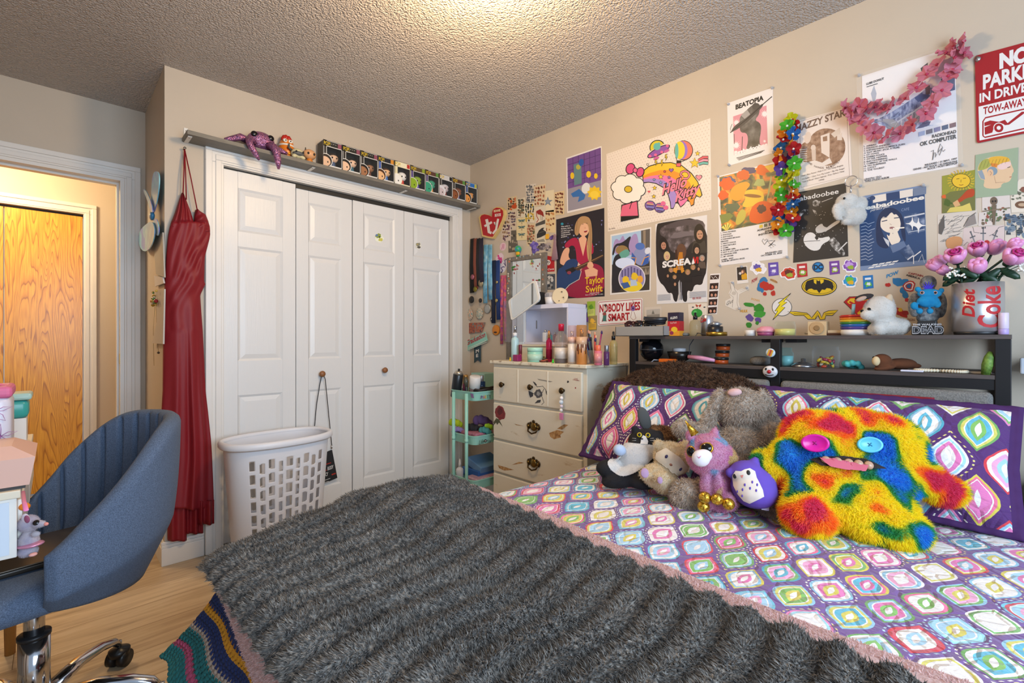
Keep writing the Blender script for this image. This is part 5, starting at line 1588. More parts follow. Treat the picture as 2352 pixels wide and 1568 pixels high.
speck(p,12,1410,410,1500,490,['7a7a68','5a5a4a'],7,16,9);p.ell(1485,535,55,30,'6a4a34');p.ell(1490,535,34,14,'b09478');p.ell(1500,410,26,22,'7a4a3a')
p.build('print','cream card with a brown ring and grey sprigs at the right edge','print')

# ------------------------------------------------------------------ wall stickers
def outline(p,pts,col,line='1c1a1b',w_=6):
 p.poly(pts,col);p.line(pts,w_,line,True)
# round blue letter badge
p=Print('x',WX,'E');p.ell(2163,155,62,56,'1d4a78',n=30);p.ell(2163,155,57,51,'17324a',n=30);p.ell(2163,155,50,45,'1f7ab8',n=30);p.text('DC',(2118,180),(2210,174),48,'14283c',.06)
p.build('wall_sticker','round blue wall sticker with two dark letters','sticker')
p=Print('x',WX,'F');p.ell(100,358,188,100,K,n=40);p.ell(100,358,180,92,'cba81e',n=40);p.ell(100,358,168,80,K,n=40)
p.ell(100,358,163,76,'cba81e',n=40)
p.poly([(-48,345),(-30,300),(20,285),(40,280),(45,320),(70,335),(72,285),(85,300),(100,300),(105,285),(118,332),(145,315),(150,282),(200,292),(240,320),(255,360),(240,400),(215,380),(180,375),(160,395),(130,390),(100,430),(75,395),(45,395),(20,380),(-10,385),(-35,410),(-50,380)],K)
p.build('wall_sticker','oval yellow and black winged emblem sticker','sticker')
p=Print('x',WX,'E');p.ell(1780,578,106,94,K,n=40);p.ell(1780,578,101,89,'d2cdc8',n=40)
outline(p,[(1875,430),(1800,520),(1835,525),(1775,570),(1815,580),(1685,712),(1735,615),(1705,620),(1760,545),(1740,535)],'d8c41e')
p.build('wall_sticker','round white sticker crossed by a yellow lightning bolt','sticker')
p=Print('x',WX,'F')
outline(p,[(300,608),(240,665),(170,665),(160,705),(110,710),(85,665),(60,705),(-20,705),(-60,665),(-160,665),(-235,625),(-150,625),(-30,640),(0,665),(20,690),(60,640),(82,612),(105,640),(125,690),(150,635),(200,615)],'d0b01c')
p.line([(-170,645),(-20,655)],5,K);p.line([(160,650),(260,640)],5,K);p.line([(60,700),(82,640),(105,700)],5,K)
p.build('wall_sticker','yellow winged double letter sticker above the square wooden box','sticker')
p=Print('x',WX,'F')
outline(p,[(360,522),(420,468),(560,462),(640,470),(690,520),(530,690)],'a8181c');p.poly([(395,522),(432,485),(520,482),(470,505),(480,530),(420,545)],'d0aa22');p.poly([(500,490),(600,482),(620,500),(540,512)],'d0aa22');p.poly([(500,640),(560,590),(590,600),(530,670)],'d0aa22');p.line([(420,520),(470,545),(540,560),(580,590)],18,'a8181c')
p.build('wall_sticker','red and yellow shield sticker behind the white plush puppy','sticker')
# plain splash stickers with their captions
def splash(k,blobs,txts,lab):
 p=Print('x',WX,k)
 for b_ in blobs:p.ell(*b_[:4],b_[4],n=14,rot=b_[5]if len(b_)>5 else 0,jag=.16,seed=int(b_[0]))
 for t in txts:p.text(t[0],t[1],t[2],t[3],t[4],.03)
 return p.build('wall_sticker',lab,'sticker')
splash('E',[(1585,300,40,42,'2a6a9a',20),(1545,360,26,50,'2a6a9a',10),(1600,350,60,44,'a82a22',30),(1655,365,46,36,'a82a22',20),(1600,435,22,20,'a82a22'),(1690,430,24,30,'a82a22'),(1570,400,20,22,'2a6a9a')],[],'red and blue splash shaped wall sticker')
splash('E',[],[('POW',(1462,325),(1522,290),34,'a83a48')],'small crimson lettering sticker, topmost of the comic words')
splash('E',[(1695,300,46,14,'b08a5a',25)],[('SPIDER',(1655,290),(1735,322),14,'7a4a2a')],'small tan lettering sticker under the white album poster')
splash('E',[(1430,550,56,22,'2f7a28',5),(1540,590,62,46,'2f7a28',20),(1545,650,66,36,'3a8a30'),(1440,690,44,34,'5a4484',30),(1530,715,36,28,'5a4484'),(1430,765,30,30,'2f7a28'),(1520,745,18,20,'2f7a28')],[],'green and purple splash shaped wall sticker')
splash('E',[],[('HULK',(1340,632),(1420,630),26,'c8901e')],'tiny orange lettering sticker beside the green splash sticker')
splash('E',[],[('POW!',(1458,500),(1545,522),22,'c8a06a')],'tiny yellow lettering sticker above the green splash sticker')
splash('F',[(930,310,60,42,'1f6aa0',20),(1010,310,40,32,'1f6aa0'),(985,400,36,34,'1f6aa0',40),(1010,450,30,44,'1f6aa0',-20),(1030,500,22,20,'a8241e'),(830,342,30,20,'a8241e'),(1048,355,68,58,'a8241e'),(1048,355,54,45,'d2ccc8'),(1048,355,40,34,'a8241e'),(1048,355,27,23,'1f5a90')],[],'blue and red splash sticker with a ringed disc')
splash('F',[],[('POW',(812,270),(940,222),36,'1f7ab0')],'blue lettering sticker above the ringed disc sticker')
splash('F',[],[('CAPTAIN',(1045,225),(1200,258),20,'8a2420'),('AMERICA',(1020,245),(1170,285),20,'3a2a2a')],'two-line red and black lettering sticker near the roses')
splash('F',[(880,600,36,34,'c8a020'),(930,620,70,36,'a0241c',20),(980,650,60,30,'a0241c',25),(1010,640,34,26,'8a1c18'),(960,605,24,20,'c8a020')],[],'red and gold splash sticker behind the white plush puppy')
splash('F',[],[('IRON',(1035,722),(1110,722),26,'9a7a6a')],'faint tan lettering sticker above the headboard')
for k,q,base,b1,b2,lab,die in(
 ('E',(1525,165),'d8d4d8','5a4a9a','c89a2a','white and violet die-cut sticker at the left end of the small sticker row',1),
 ('E',(1690,175),'5a449a','d0ccd8','7a68b0','purple collector card sticker in the small sticker row, left one',0),
 ('E',(1855,220),'b83a28','5a2420','8a9a30','red die-cut sticker with dark peaks in the small sticker row',1),
 ('E',(1995,188),'a8242c','d8ccc8','7a9a34','red collector card sticker in the small sticker row',0),
 ('F',(262,160),'6a3a8a','d4c8d8','8aa034','purple collector card sticker right of the round blue badge',0),
 ('F',(425,140),'7a4a9a','b08ac8','8aa034','lilac die-cut sticker at the right end of the small sticker row',1),
 ('F',(425,300),'2a86b8','5aa838','c8a020','teal and green die-cut sticker right of the winged emblem',1),
 ('F',(618,312),'1f6aa8','d0d4d8','5aa838','blue collector card sticker right of the winged emblem',0)):
 p=Print('x',WX,k);x,y=q
 if die:
  p.ell(x,y,84,68,'dedadc' if base!='d8d4d8' else 'e0dce0',jag=.22,seed=int(x));p.ell(x,y-4,72,56,base,jag=.22,seed=int(x));p.ell(x-6,y-12,42,30,b1,jag=.25,seed=int(y));p.ell(x+10,y+18,34,22,b2,jag=.25,seed=3)
 else:
  p.sheet([(x-56,y-66),(x+50,y-76),(x+58,y+62),(x-50,y+76)],base);p.poly([(x-34,y-44),(x+30,y-50),(x+31,y-28),(x-33,y-22)],b1);p.ell(x+4,y+24,34,28,b2,jag=.3,seed=int(x));p.ell(x+4,y+18,20,16,b1,jag=.3,seed=5)
 p.build('wall_sticker',lab,'sticker','small stickers in rows on the wall')
p=Print('x',WX,'E');p.sheet([(1293,150),(1412,140),(1425,318),(1305,332)],'d4ccc4');p.poly([(1302,158),(1404,148),(1414,285),(1310,296)],'2c2624');p.poly([(1355,285),(1350,240),(1385,205),(1410,230),(1412,282)],'c8921e');p.ell(1368,205,22,26,'6a4230');p.ell(1362,205,12,16,'d0a080');p.ell(1338,220,14,14,'c4bcb8')
o=p.build('instant_photo','white-bordered instant photo of a person in a yellow top','photo');pins(o,((1352,146),),'E')
p=Print('x',WX,'E');p.sheet([(1225,305),(1270,298),(1275,370),(1310,400),(1425,345),(1432,385),(1330,440),(1320,520),(1338,590),(1290,612),(1240,590),(1180,560),(1180,510),(1240,480),(1215,430),(1240,380)],'cfc6ba')
p.line([(1235,330),(1245,400),(1225,440),(1265,470),(1255,580)],4,'8a8078');p.line([(1265,330),(1285,400),(1310,430),(1305,530),(1320,590)],4,'8a8078');p.ell(1272,430,24,20,'b8aea2');p.text('Glut',(1195,560),(1265,525),38,'3a3634',0,.3);p.line([(1330,400),(1420,365)],2.5,'9a9088');p.line([(1340,415),(1425,378)],2.5,'9a9088')
o=p.build('paper_cutout','cream paper cutout with a scribbled word beside the green splash sticker','paper cutout');pins(o,((1258,318),(1408,372),(1330,592)),'E')

# ------------------------------------------------------------------ vintage card collage near the corner
cards=[([(650,180),(770,150),(775,320),(655,340)],'c8b490',['5a3a28','3a2a20','b8501e'],18,'beetles and one orange fruit'),
 ([(772,195),(868,172),(860,410),(775,415)],'d2c6ae',['5a5a44','3a3a30','8a6a4a'],26,'a tall green thicket'),
 ([(872,25),(1000,5),(990,230),(885,240)],'ccc2b4',['4a4c54','6a6a6c'],24,'grey seaweed fronds'),
 ([(970,40),(1118,8),(1105,265),(985,290)],'ccb898',['6a3a28','8a4a34','a05a3c'],20,'reddish shells'),
 ([(1072,105),(1215,82),(1215,345),(1080,350)],'d6c8a8',[],0,'one blue-grey starfish'),
 ([(1215,115),(1340,90),(1340,380),(1235,385)],'ccb48c',['6a3424','7a4a34','4a2a20'],24,'round brown shells, farthest right'),
 ([(858,235),(990,225),(985,480),(862,470)],'d4c8b0',['2a2a28','4a5a48','b8982c'],30,'black patterned butterflies'),
 ([(985,290),(1112,270),(1112,515),(990,525)],'cdc2ae',[],0,'a red wading bird'),
 ([(1102,340),(1235,320),(1230,600),(1110,590)],'d0b88c',['8a4a2c','6a3a28','b8804a'],14,'tan cone shells'),
 ([(660,335),(765,320),(765,560),(700,570),(655,440)],'c8b8a0',['4a4a50','6a5a68','5a3a3c'],22,'small grey gems'),
 ([(585,460),(700,430),(698,690),(585,710)],'c6b4a4',['6a4a58','3a2e34','8a6a4a'],22,'purple mushrooms, nearest the heart sign'),
 ([(768,425),(890,405),(888,685),(765,690)],'d4c294',[],0,'three dragonflies'),
 ([(885,490),(995,480),(990,750),(888,762)],'c8b694',['7a4a34','5a5a40','a86a4a'],30,'brown leaves and blossoms'),
 ([(668,575),(760,568),(790,820),(668,838)],'5c5448',['a89a84','8a7e6c','3a342c'],12,'pale shapes on a dark ground'),
 ([(990,530),(1118,510),(1125,720),(1000,725)],'cbc0aa',[],0,'a black bird in flight')]
for i,(q,base,cols,n,lab)in enumerate(cards):
 p=Print('x',WX-.0006*(i%4),'G');p.sheet(q,base)
 x0,x1,y0,y1=min(a[0]for a in q)+12,max(a[0]for a in q)-12,min(a[1]for a in q)+24,max(a[1]for a in q)-14
 if n:
  nc=4
  for j in range(n):
   rg=random.Random(i*50+j);p.ell(x0+(x1-x0)*((j%nc)+.5+rg.uniform(-.25,.25))/nc,y0+(y1-y0)*((j//nc)+.5+rg.uniform(-.2,.2))/math.ceil(n/nc),rg.uniform(8,15),rg.uniform(9,20),rg.choice(cols),9,jag=.3,seed=j)
  if i==0:p.ell(738,285,32,26,'b8481c')
 if i==4:p.star(1142,225,62,'6a7684',5,.38);p.star(1142,225,34,'8490a0',5,.5)
 if i==7:p.poly([(1000,340),(1050,315),(1085,350),(1098,410),(1060,385),(1020,375)],'8a2a20');p.line([(1005,345),(1008,400),(1030,440),(1005,475)],9,'9a3a30');p.line([(1055,385),(1060,450)],4,'5a3a34');p.line([(1075,390),(1078,450)],4,'5a3a34');p.poly([(995,490),(1110,440),(1110,490),(995,522)],'4a4640')
 if i==11:
  for y in(455,532,620):p.line([(828,y-22),(830,y+42)],5,'4a4a3c');p.ell(805,y-6,24,8,'4a6a6a',rot=10);p.ell(848,y-8,24,8,'4a6a6a',rot=-12);p.ell(808,y+9,18,6,'5a6a5c',rot=-12);p.ell(845,y+7,18,6,'5a6a5c',rot=10)
 if i==14:p.poly([(1010,620),(1035,570),(1070,540),(1100,535),(1085,560),(1120,585),(1118,620),(1060,650),(1010,665)],'2c2a2a');p.line([(1030,600),(1100,580)],4,'6a6660');p.poly([(1010,690),(1090,670),(1110,705),(1020,712)],'8a8478')
 p.build('vintage_card','vintage card with '+lab+' in the wall collage by the corner','card','vintage cards in the corner collage')
# cluster of purple cut flowers below the collage, small hanging net bag
p=Print('x',WX-.002,'G');speck(p,16,945,720,1020,830,['5a4a9a','4a3a7a','7a6ab8'],16,28,11);p.build('paper_flower','purple paper flower cluster over the framed mirror','paper flower')
p=Print('x',WX-.002,'G');speck(p,18,1030,740,1095,800,['3a3438','8a8488','5a5258'],12,22,12);p.build('paper_flower','black and white paper flower right of the purple cluster','paper flower')
p=Print('x',WX-.002,'G');speck(p,14,1105,720,1170,810,['8a8084','4a4448','a89c98'],12,22,13);speck(p,8,1170,640,1215,690,['4a3470','6a5298'],12,18,14);p.build('paper_flower','grey and violet paper flower beside the dark concert poster','paper flower')
# pink bubble stickers by the mirror
p=Print('x',WX,'G');p.ell(603,765,38,50,'d8b4bc',rot=15);p.line([(585,800),(600,760),(595,740),(615,735),(610,790)],6,'b8487c');p.build('wall_sticker','pale pink oval sticker under the card collage','sticker')
p=Print('x',WX,'G');p.ell(565,905,46,62,'d8c0c8',rot=28,jag=.1,seed=2);speck(p,10,535,860,595,950,['b8246c','c83a80'],9,16,21);p.build('wall_sticker','magenta flower sticker beside the framed mirror','sticker')
p=Print('x',WX,'G');p.ell(610,1000,44,80,'d0ccd8',rot=20,jag=.1,seed=3);p.line([(580,1080),(600,1050),(580,1020),(605,1005),(625,1010)],11,'3a2c74');p.line([(612,960),(635,1000),(625,930),(645,915)],10,'3a2c74');p.build('wall_sticker','violet squiggle sticker beside the framed mirror','sticker')
# red and white card + black and white photo beside the framed mirror
p=Print('x',WX,'G');p.sheet([(1112,868),(1220,890),(1222,1062),(1115,1066)],'a8181e');p.ell(1148,955,26,32,'d4ccc8');p.ell(1142,948,6,8,'1c1a1b');p.ell(1158,950,6,8,'1c1a1b');p.ell(1150,972,8,4,'1c1a1b');p.text('Coca',(1140,1050),(1215,1040),22,'d8d0cc',.02,.2);p.build('print','red card with a white round face beside the framed mirror','print')
p=Print('x',WX,'G');p.sheet([(1112,1098),(1230,1090),(1228,1280),(1115,1280)],'4a5058');speck(p,22,1125,1120,1195,1260,['2a2a2e','c0bcb8','8a8884'],10,22,31);p.build('print','black and white photo print beside the framed mirror','print')
# ------------------------------------------------------------------ quilt print
def quiltmat(name,w_,h_,purple,pal1,pal2,pal3,seed=0.0,warp=.006,g0=.015):
 m,nt,b=nmat(name)
 tc=nd(nt,'ShaderNodeTexCoord')
 nz=nd(nt,'ShaderNodeTexNoise',i_Scale=38.0,i_Detail=2.0);lk(nt,tc.outputs['UV'],nz.inputs['Vector'])
 sub=nd(nt,'ShaderNodeVectorMath');sub.operation='SUBTRACT';lk(nt,nz.outputs['Color'],sub.inputs[0]);sub.inputs[1].default_value=(.5,.5,.5)
 mad=nd(nt,'ShaderNodeVectorMath');mad.operation='MULTIPLY_ADD';lk(nt,sub.outputs[0],mad.inputs[0]);mad.inputs[1].default_value=(warp,warp,0);lk(nt,tc.outputs['UV'],mad.inputs[2])
 sp=nd(nt,'ShaderNodeSeparateXYZ');lk(nt,mad.outputs[0],sp.inputs[0])
 a=math_(nt,'DIVIDE',sp.outputs[0],w_);b0=math_(nt,'DIVIDE',sp.outputs[1],h_)
 def cell(off):
  x=math_(nt,'ADD',a,off);y=math_(nt,'ADD',b0,off)
  rx,ry=math_(nt,'ROUND',x),math_(nt,'ROUND',y)
  fx,fy=math_(nt,'SUBTRACT',x,rx),math_(nt,'SUBTRACT',y,ry)
  cs=math_(nt,'COSINE',math_(nt,'MULTIPLY',fy,2*math.pi))
  half=math_(nt,'MULTIPLY_ADD',cs,.25,.25)
  return math_(nt,'SUBTRACT',half,math_(nt,'ABSOLUTE',fx)),rx,ry
 gA,ax,ay=cell(0.0);gB,bx,by=cell(.5)
 isA=math_(nt,'GREATER_THAN',gA,gB)
 g=math_(nt,'MAXIMUM',gA,gB)
 pick=lambda p_,q_:math_(nt,'ADD',math_(nt,'MULTIPLY',isA,p_),math_(nt,'MULTIPLY',math_(nt,'SUBTRACT',1.0,isA),q_))
 ix=pick(ax,math_(nt,'ADD',bx,51.5));iy=pick(ay,math_(nt,'ADD',by,23.5))
 cb=nd(nt,'ShaderNodeCombineXYZ');lk(nt,ix,cb.inputs[0]);lk(nt,iy,cb.inputs[1]);cb.inputs[2].default_value=seed
 wn=nd(nt,'ShaderNodeTexWhiteNoise');lk(nt,cb.outputs[0],wn.inputs['Vector'])
 s3=nd(nt,'ShaderNodeSeparateColor');lk(nt,wn.outputs['Color'],s3.inputs[0])
 def pal(src,cols):
  r=ramp(nt,[(i/len(cols),cc)for i,cc in enumerate(cols)],'CONSTANT');lk(nt,src,r.inputs[0]);return r.outputs[0]
 c1,c2,c3=pal(s3.outputs[0],pal1),pal(s3.outputs[1],pal2),pal(s3.outputs[2],pal3)
 c4=pal(wn.outputs['Value'],pal3[::-1])
 def mix(f,A,B):
  x=nd(nt,'ShaderNodeMixRGB');lk(nt,f,x.inputs[0])
  for i,v in((1,A),(2,B)):
   if isinstance(v,str):x.inputs[i].default_value=(*lin(v),1)
   else:lk(nt,v,x.inputs[i])
  return x.outputs[0]
 # dotted border in part of the cells
 dot=math_(nt,'GREATER_THAN',math_(nt,'SINE',math_(nt,'MULTIPLY',sp.outputs[1],2*math.pi/.0125)),.15)
 band=math_(nt,'MULTIPLY',math_(nt,'GREATER_THAN',g,.02),math_(nt,'LESS_THAN',g,.058))
 dd=math_(nt,'MULTIPLY',math_(nt,'MULTIPLY',dot,band),math_(nt,'GREATER_THAN',s3.outputs[1],.6))
 col=mix(dd,purple,pal(s3.outputs[2],['d8d4c8','d0c078','a8c4d4']))
 for t,cc in((.082+g0,c1),(.135+g0,c2),(.205+g0*.7,'dcd8d6'),(.235+g0*.6,c3),(.36,c4),(.44,'dcd8d6')):
  col=mix(math_(nt,'GREATER_THAN',g,t),col,cc)
 lk(nt,col,b.inputs['Base Color'])
 b.inputs['Roughness'].default_value=.85
 b.inputs['Sheen Weight'].default_value=.15
 v=nd(nt,'ShaderNodeTexVoronoi',i_Scale=26.0);v.feature='DISTANCE_TO_EDGE';lk(nt,mad.outputs[0],v.inputs['Vector'])
 pf=ramp(nt,[(0,'000000'),(.16,'ffffff')]);lk(nt,v.outputs[0],pf.inputs[0])
 n2=nd(nt,'ShaderNodeTexNoise',i_Scale=95.0,i_Detail=3.0);mp=nd(nt,'ShaderNodeMapping');mp.inputs['Scale'].default_value=(1,2.2,1);lk(nt,tc.outputs['UV'],mp.inputs[0]);lk(nt,mp.outputs[0],n2.inputs['Vector'])
 hh=math_(nt,'MULTIPLY_ADD',n2.outputs[0],.8,pf.outputs[0])
 bp=nd(nt,'ShaderNodeBump',i_Strength=.55,i_Distance=.006);lk(nt,hh,bp.inputs['Height']);lk(nt,bp.outputs[0],b.inputs['Normal'])
 return m
PAL=(['dcd8d6','6ab0c4','c83a44','6a9a54','d07aa4','c8b84a','8ab8d0','4a9ab0'],
       ['8ab4cc','c8c060','d86a8c','dcd8d6','74a860','c04a58','dcd8d6','9ac8d8'],
       ['5aa8c0','c8bc54','d070a4','dcd8d6','7aac58','9cc0d8','d89ab8','dcd8d6'])
M_quilt=quiltmat('bedspread_print',.0975,.17,'6c4c86',*PAL,seed=3)
M_sham=quiltmat('sham_print',.118,.20,'4c2464',*PAL,seed=8,g0=.045)

# ------------------------------------------------------------------ bed
BX0,BX1,BY0,BY1=-2.0,-.222,-2.90,-1.575
bd=thing('bed','double bed frame and mattress under the quilt and blankets','bed',(-1.1,-2.24,0))
m=MB();m.bb((BX0,BY0,.30),(BX1,BY1,.545),mat('cfcac4',.8),bev=.05,seg=4);m.build('mattress',bd)
m=MB();m.bb((BX0-.0,BY0+.02,.17),(BX1,BY1-.02,.30),M_metal,bev=.01);m.build('bed_frame',bd)
for x in(BX0+.06,BX1-.06):
 for y in(BY0+.08,BY1-.08):
  m=MB();m.bb((x-.025,y-.025,0),(x+.025,y+.025,.17),M_metal);m.build('leg',bd)

def sm(a,b_,x):
 t=max(0.0,min(1.0,(x-a)/(b_-a)));return t*t*(3-2*t)
def gs(x,y,cx,cy,sx,sy):return math.exp(-((x-cx)/sx)**2/2-((y-cy)/sy)**2/2)
def zbed(x,y):
 z=.571+.004*math.sin(x*9+y*4)+.003*math.sin(y*17)
 return z-.02*sm(-1.66,-1.585,y)**2
def zbl(x,y):
 """top of the piled blankets"""
 z=.592+.062*gs(x,y,-1.53,-1.60,.13,.20)+.035*gs(x,y,-1.78,-1.58,.12,.22)+.012*gs(x,y,-1.62,-2.0,.2,.15)+.006*math.sin(x*7+y*5)
 return z+.004*sm(-1.93,-2.02,x)

def over(mb,mtl,xs,ys,zf,edge_y=None,drop=0.0,edge_x=None,dropx=0.0,th=.008,uvs=True,rnd=.035,taper=None):
 """cloth lying on the bed: rows along x, columns along y given as arc lengths past the edges"""
 nx,ny=len(xs),len(ys)
 vs=[];uv=[]
 for x in xs:
  for y in ys:
   X,Y,dz=x,y,0.0
   if edge_y is not None and y>edge_y:
    t=y-edge_y;a=min(t/rnd,math.pi/2)
    Y=edge_y+rnd*math.sin(a);dz-=rnd*(1-math.cos(a))+max(0,t-rnd*math.pi/2);Y+=.05*max(0,t-rnd*1.57)
   if edge_x is not None and x<edge_x:
    t=(edge_x-x)*(taper(y)if taper else 1);a=min(t/rnd,math.pi/2)
    X=edge_x-rnd*math.sin(a);dz-=rnd*(1-math.cos(a))+max(0,t-rnd*math.pi/2)
   z=zf(max(X,edge_x)if edge_x is not None else X,min(Y,edge_y)if edge_y is not None else Y)
   vs.append((X,Y,z+dz));uv.append((y,x))
 fs=[(i*ny+j,(i+1)*ny+j,(i+1)*ny+j+1,i*ny+j+1)for i in range(nx-1)for j in range(ny-1)]
 return vs,fs,uv
def edge_wave(y):return-1.340+.010*math.sin(y*6)+.018*sm(-1.75,-1.55,y)-.05*sm(-2.25,-2.8,y)
def lin_(a,b_,n):return[a+(b_-a)*i/(n-1)for i in range(n)]
def both(mb,vs,fs,uv,m,th):
 n=len(vs)
 mb.uv=list(uv)+list(uv)
 mb.add(vs,fs,m,True)
 mb.add([(x+.7*th,y-.7*th,z-th)for x,y,z in vs],[f[::-1]for f in fs],m,True)

m=MB();vs,fs,uv=over(m,M_quilt,lin_(-1.99,-.225,110),lin_(-2.93,-1.30,110),zbed,edge_y=-1.60)
both(m,vs,fs,uv,M_quilt,.006)
m.build('bedspread',None,'purple quilted bedspread printed with bright ogee medallions','bedspread')

M_pink=noisemat('pink_fleece',['caa6a0','dabab6','e4c8c6'],scale=130,rough=.95,bump=.6,bscale=170,dist=.004)
m=MB();vs,fs,uv=over(m,M_pink,lin_(-2.135,-1.262,80),lin_(-2.93,-1.53,90),lambda x,y:zbl(x,y)-.004-.006*sm(-1.31,-1.265,x),edge_y=-1.565,edge_x=-1.992,rnd=.05,taper=lambda y:min(1,.30+.70*max(0,-1.56-y)/.35))
vs=[(x+(edge_wave(y)+1.34)*sm(-1.75,-1.3,x),y,z)for x,y,z in vs];both(m,vs,fs,uv,M_pink,.008)
fur(m,(vs,fs),soft(M_pink,.4),40000,.0055,.0028,comb=(-.3,.2,-.2),combk=.3,rnd=.6,seed=3,seg=1,keep=lambda c_,n_:((c_[:,0]<-1.97)|(c_[:,0]>-1.35)).astype(float))
m.build('fleece_blanket',None,'pale pink fleece blanket showing along the edges of the grey shaggy throw','blanket')

# crocheted afghan hanging off the foot corner
M_yarn={}
def yarn(cc):
 if cc not in M_yarn:
  M_yarn[cc]=noisemat('yarn_'+cc,[cc,cc,cc],scale=60,rough=.95,bump=.7,bscale=210,dist=.006)
 return M_yarn[cc]
stripes=[('5a1c34',2),('a8988a',1.3),('1c2c5c',2.4),('c88a1c',1.5),('1c2c5c',2.4),('a8988a',1.3),('1c6a6c',2.0),('b04a6c',1.4),('1c6a6c',2.6)]
tot=sum(s_ for _,s_ in stripes)
m=MB();NU,NV=320,100
def caf(s,v):
 yl=-1.535+.19*v
 x=-1.998-.10*v*v*(1-.35*sm(0,.5,s))-.008*math.sin(s*40+3*v)*v
 return Vector((x,yl-s*(1.25+.12*v),.53-.24*v+.012*math.sin(s*26)*v))
vs=[];fs=[];zz=[]
for j in range(NV+1):
 v=j/NV
 for i in range(NU+1):
  q=caf(i/NU,v);st=v*tot*2.2
  q.x-=.0045*abs(math.sin(i*.785+(j//6)*1.57))*(.4+.6*abs(math.sin(st*3)))
  vs.append(q)
for j in range(NV):
 v=(j+.5)/NV*tot;acc=0
 for cc,w_ in stripes:
  acc+=w_
  if v<acc:break
 for i in range(NU):
  v2=v+(.24 if(i//2)%2 else-.12)
  acc=0
  for cc2,w_ in stripes:
   acc+=w_
   if v2<acc:break
  k=len(m.v)if False else None
  fs.append((cc2,(j*(NU+1)+i,j*(NU+1)+i+1,(j+1)*(NU+1)+i+1,(j+1)*(NU+1)+i)))
m.add(vs,[],yarn('5a1c34'))
for cc,f in fs:m.f.append(f);m.m.append(m.mi(yarn(cc)));m.sm.append(True)
o=m.build('crochet_blanket',None,'striped crochet blanket in blue, gold, teal and maroon hanging at the bed foot','blanket')
sd=o.modifiers.new('thickness','SOLIDIFY');sd.thickness=.010;sd.offset=1
m=MB();M_rose=noisemat('rose_shag',['7a3438','984448'],scale=80,rough=.95)
gv=[];gf=[]
for j in range(12):
 for i in range(40):
  q=caf(i/39*.8+.035,.9);gv.append((q.x+.03,q.y,q.z-.001-.19*j/11))
gf=[(j*40+i,j*40+i+1,(j+1)*40+i+1,(j+1)*40+i)for j in range(11)for i in range(39)]
m.keepn=True;m.add(gv,gf,M_rose,True)
fur(m,(gv,gf),M_rose,5000,.02,.004,comb=(-1.2,.3,-1),combk=.8,rnd=.5,seed=9,seg=1)
m.build('shaggy_throw',None,'dusty red shaggy throw hanging under the striped crochet blanket','blanket')

# grey shaggy throw
def shagmat():
 m,nt,b=nmat('charcoal_shag')
 tc=nd(nt,'ShaderNodeTexCoord');n=nd(nt,'ShaderNodeTexNoise',i_Scale=9.0,i_Detail=4.0);lk(nt,tc.outputs['Object'],n.inputs['Vector'])
 n2=nd(nt,'ShaderNodeTexNoise',i_Scale=140.0,i_Detail=2.0);lk(nt,tc.outputs['Object'],n2.inputs['Vector'])
 f=math_(nt,'MULTIPLY_ADD',n2.outputs[0],.8,math_(nt,'MULTIPLY',n.outputs[0],.2))
 rp=ramp(nt,[(.36,'3c3936'),(.5,'6c6863'),(.64,'a09a92')]);lk(nt,f,rp.inputs[0]);lk(nt,rp.outputs[0],b.inputs['Base Color'])
 b.inputs['Roughness'].default_value=.8;b.inputs['Sheen Weight'].default_value=.4
 return m
M_shag=shagmat()
xs=lin_(-2.062,-1.34,150);ys=lin_(-2.93,-1.515,260)
def zsh(x,y):
 r=.0075*math.sin((y+.035*math.sin(x*5.5)+.02*math.sin(x*13+y*4))*2*math.pi/.066)
 return zbl(x,y)+.009+r
m=MB();m.keepn=True
vs,fs,uv=over(m,M_shag,xs,ys,zsh,edge_y=-1.556,edge_x=-1.985,rnd=.085)
vs=[(x+(edge_wave(y)+1.34)*sm(-1.75,-1.34,x),y,z)for x,y,z in vs]
both(m,vs,fs,uv,M_shag,.01);m.uv=None
def comb_sh(P):
 a=np.sin(P[:,1]*2*np.pi/.066+5.5*P[:,0])
 return np.stack([-.55+.35*np.sin(P[:,0]*30+P[:,1]*17),.7*a,-.1*np.ones(len(P))],1)
fur(m,(vs,fs),soft(M_shag,.35),180000,.0125,.0029,comb=comb_sh,combk=1.1,rnd=.34,seed=5,seg=1)
m.build('shaggy_blanket',None,'charcoal grey shaggy ribbed blanket spread over the foot of the bed','blanket')

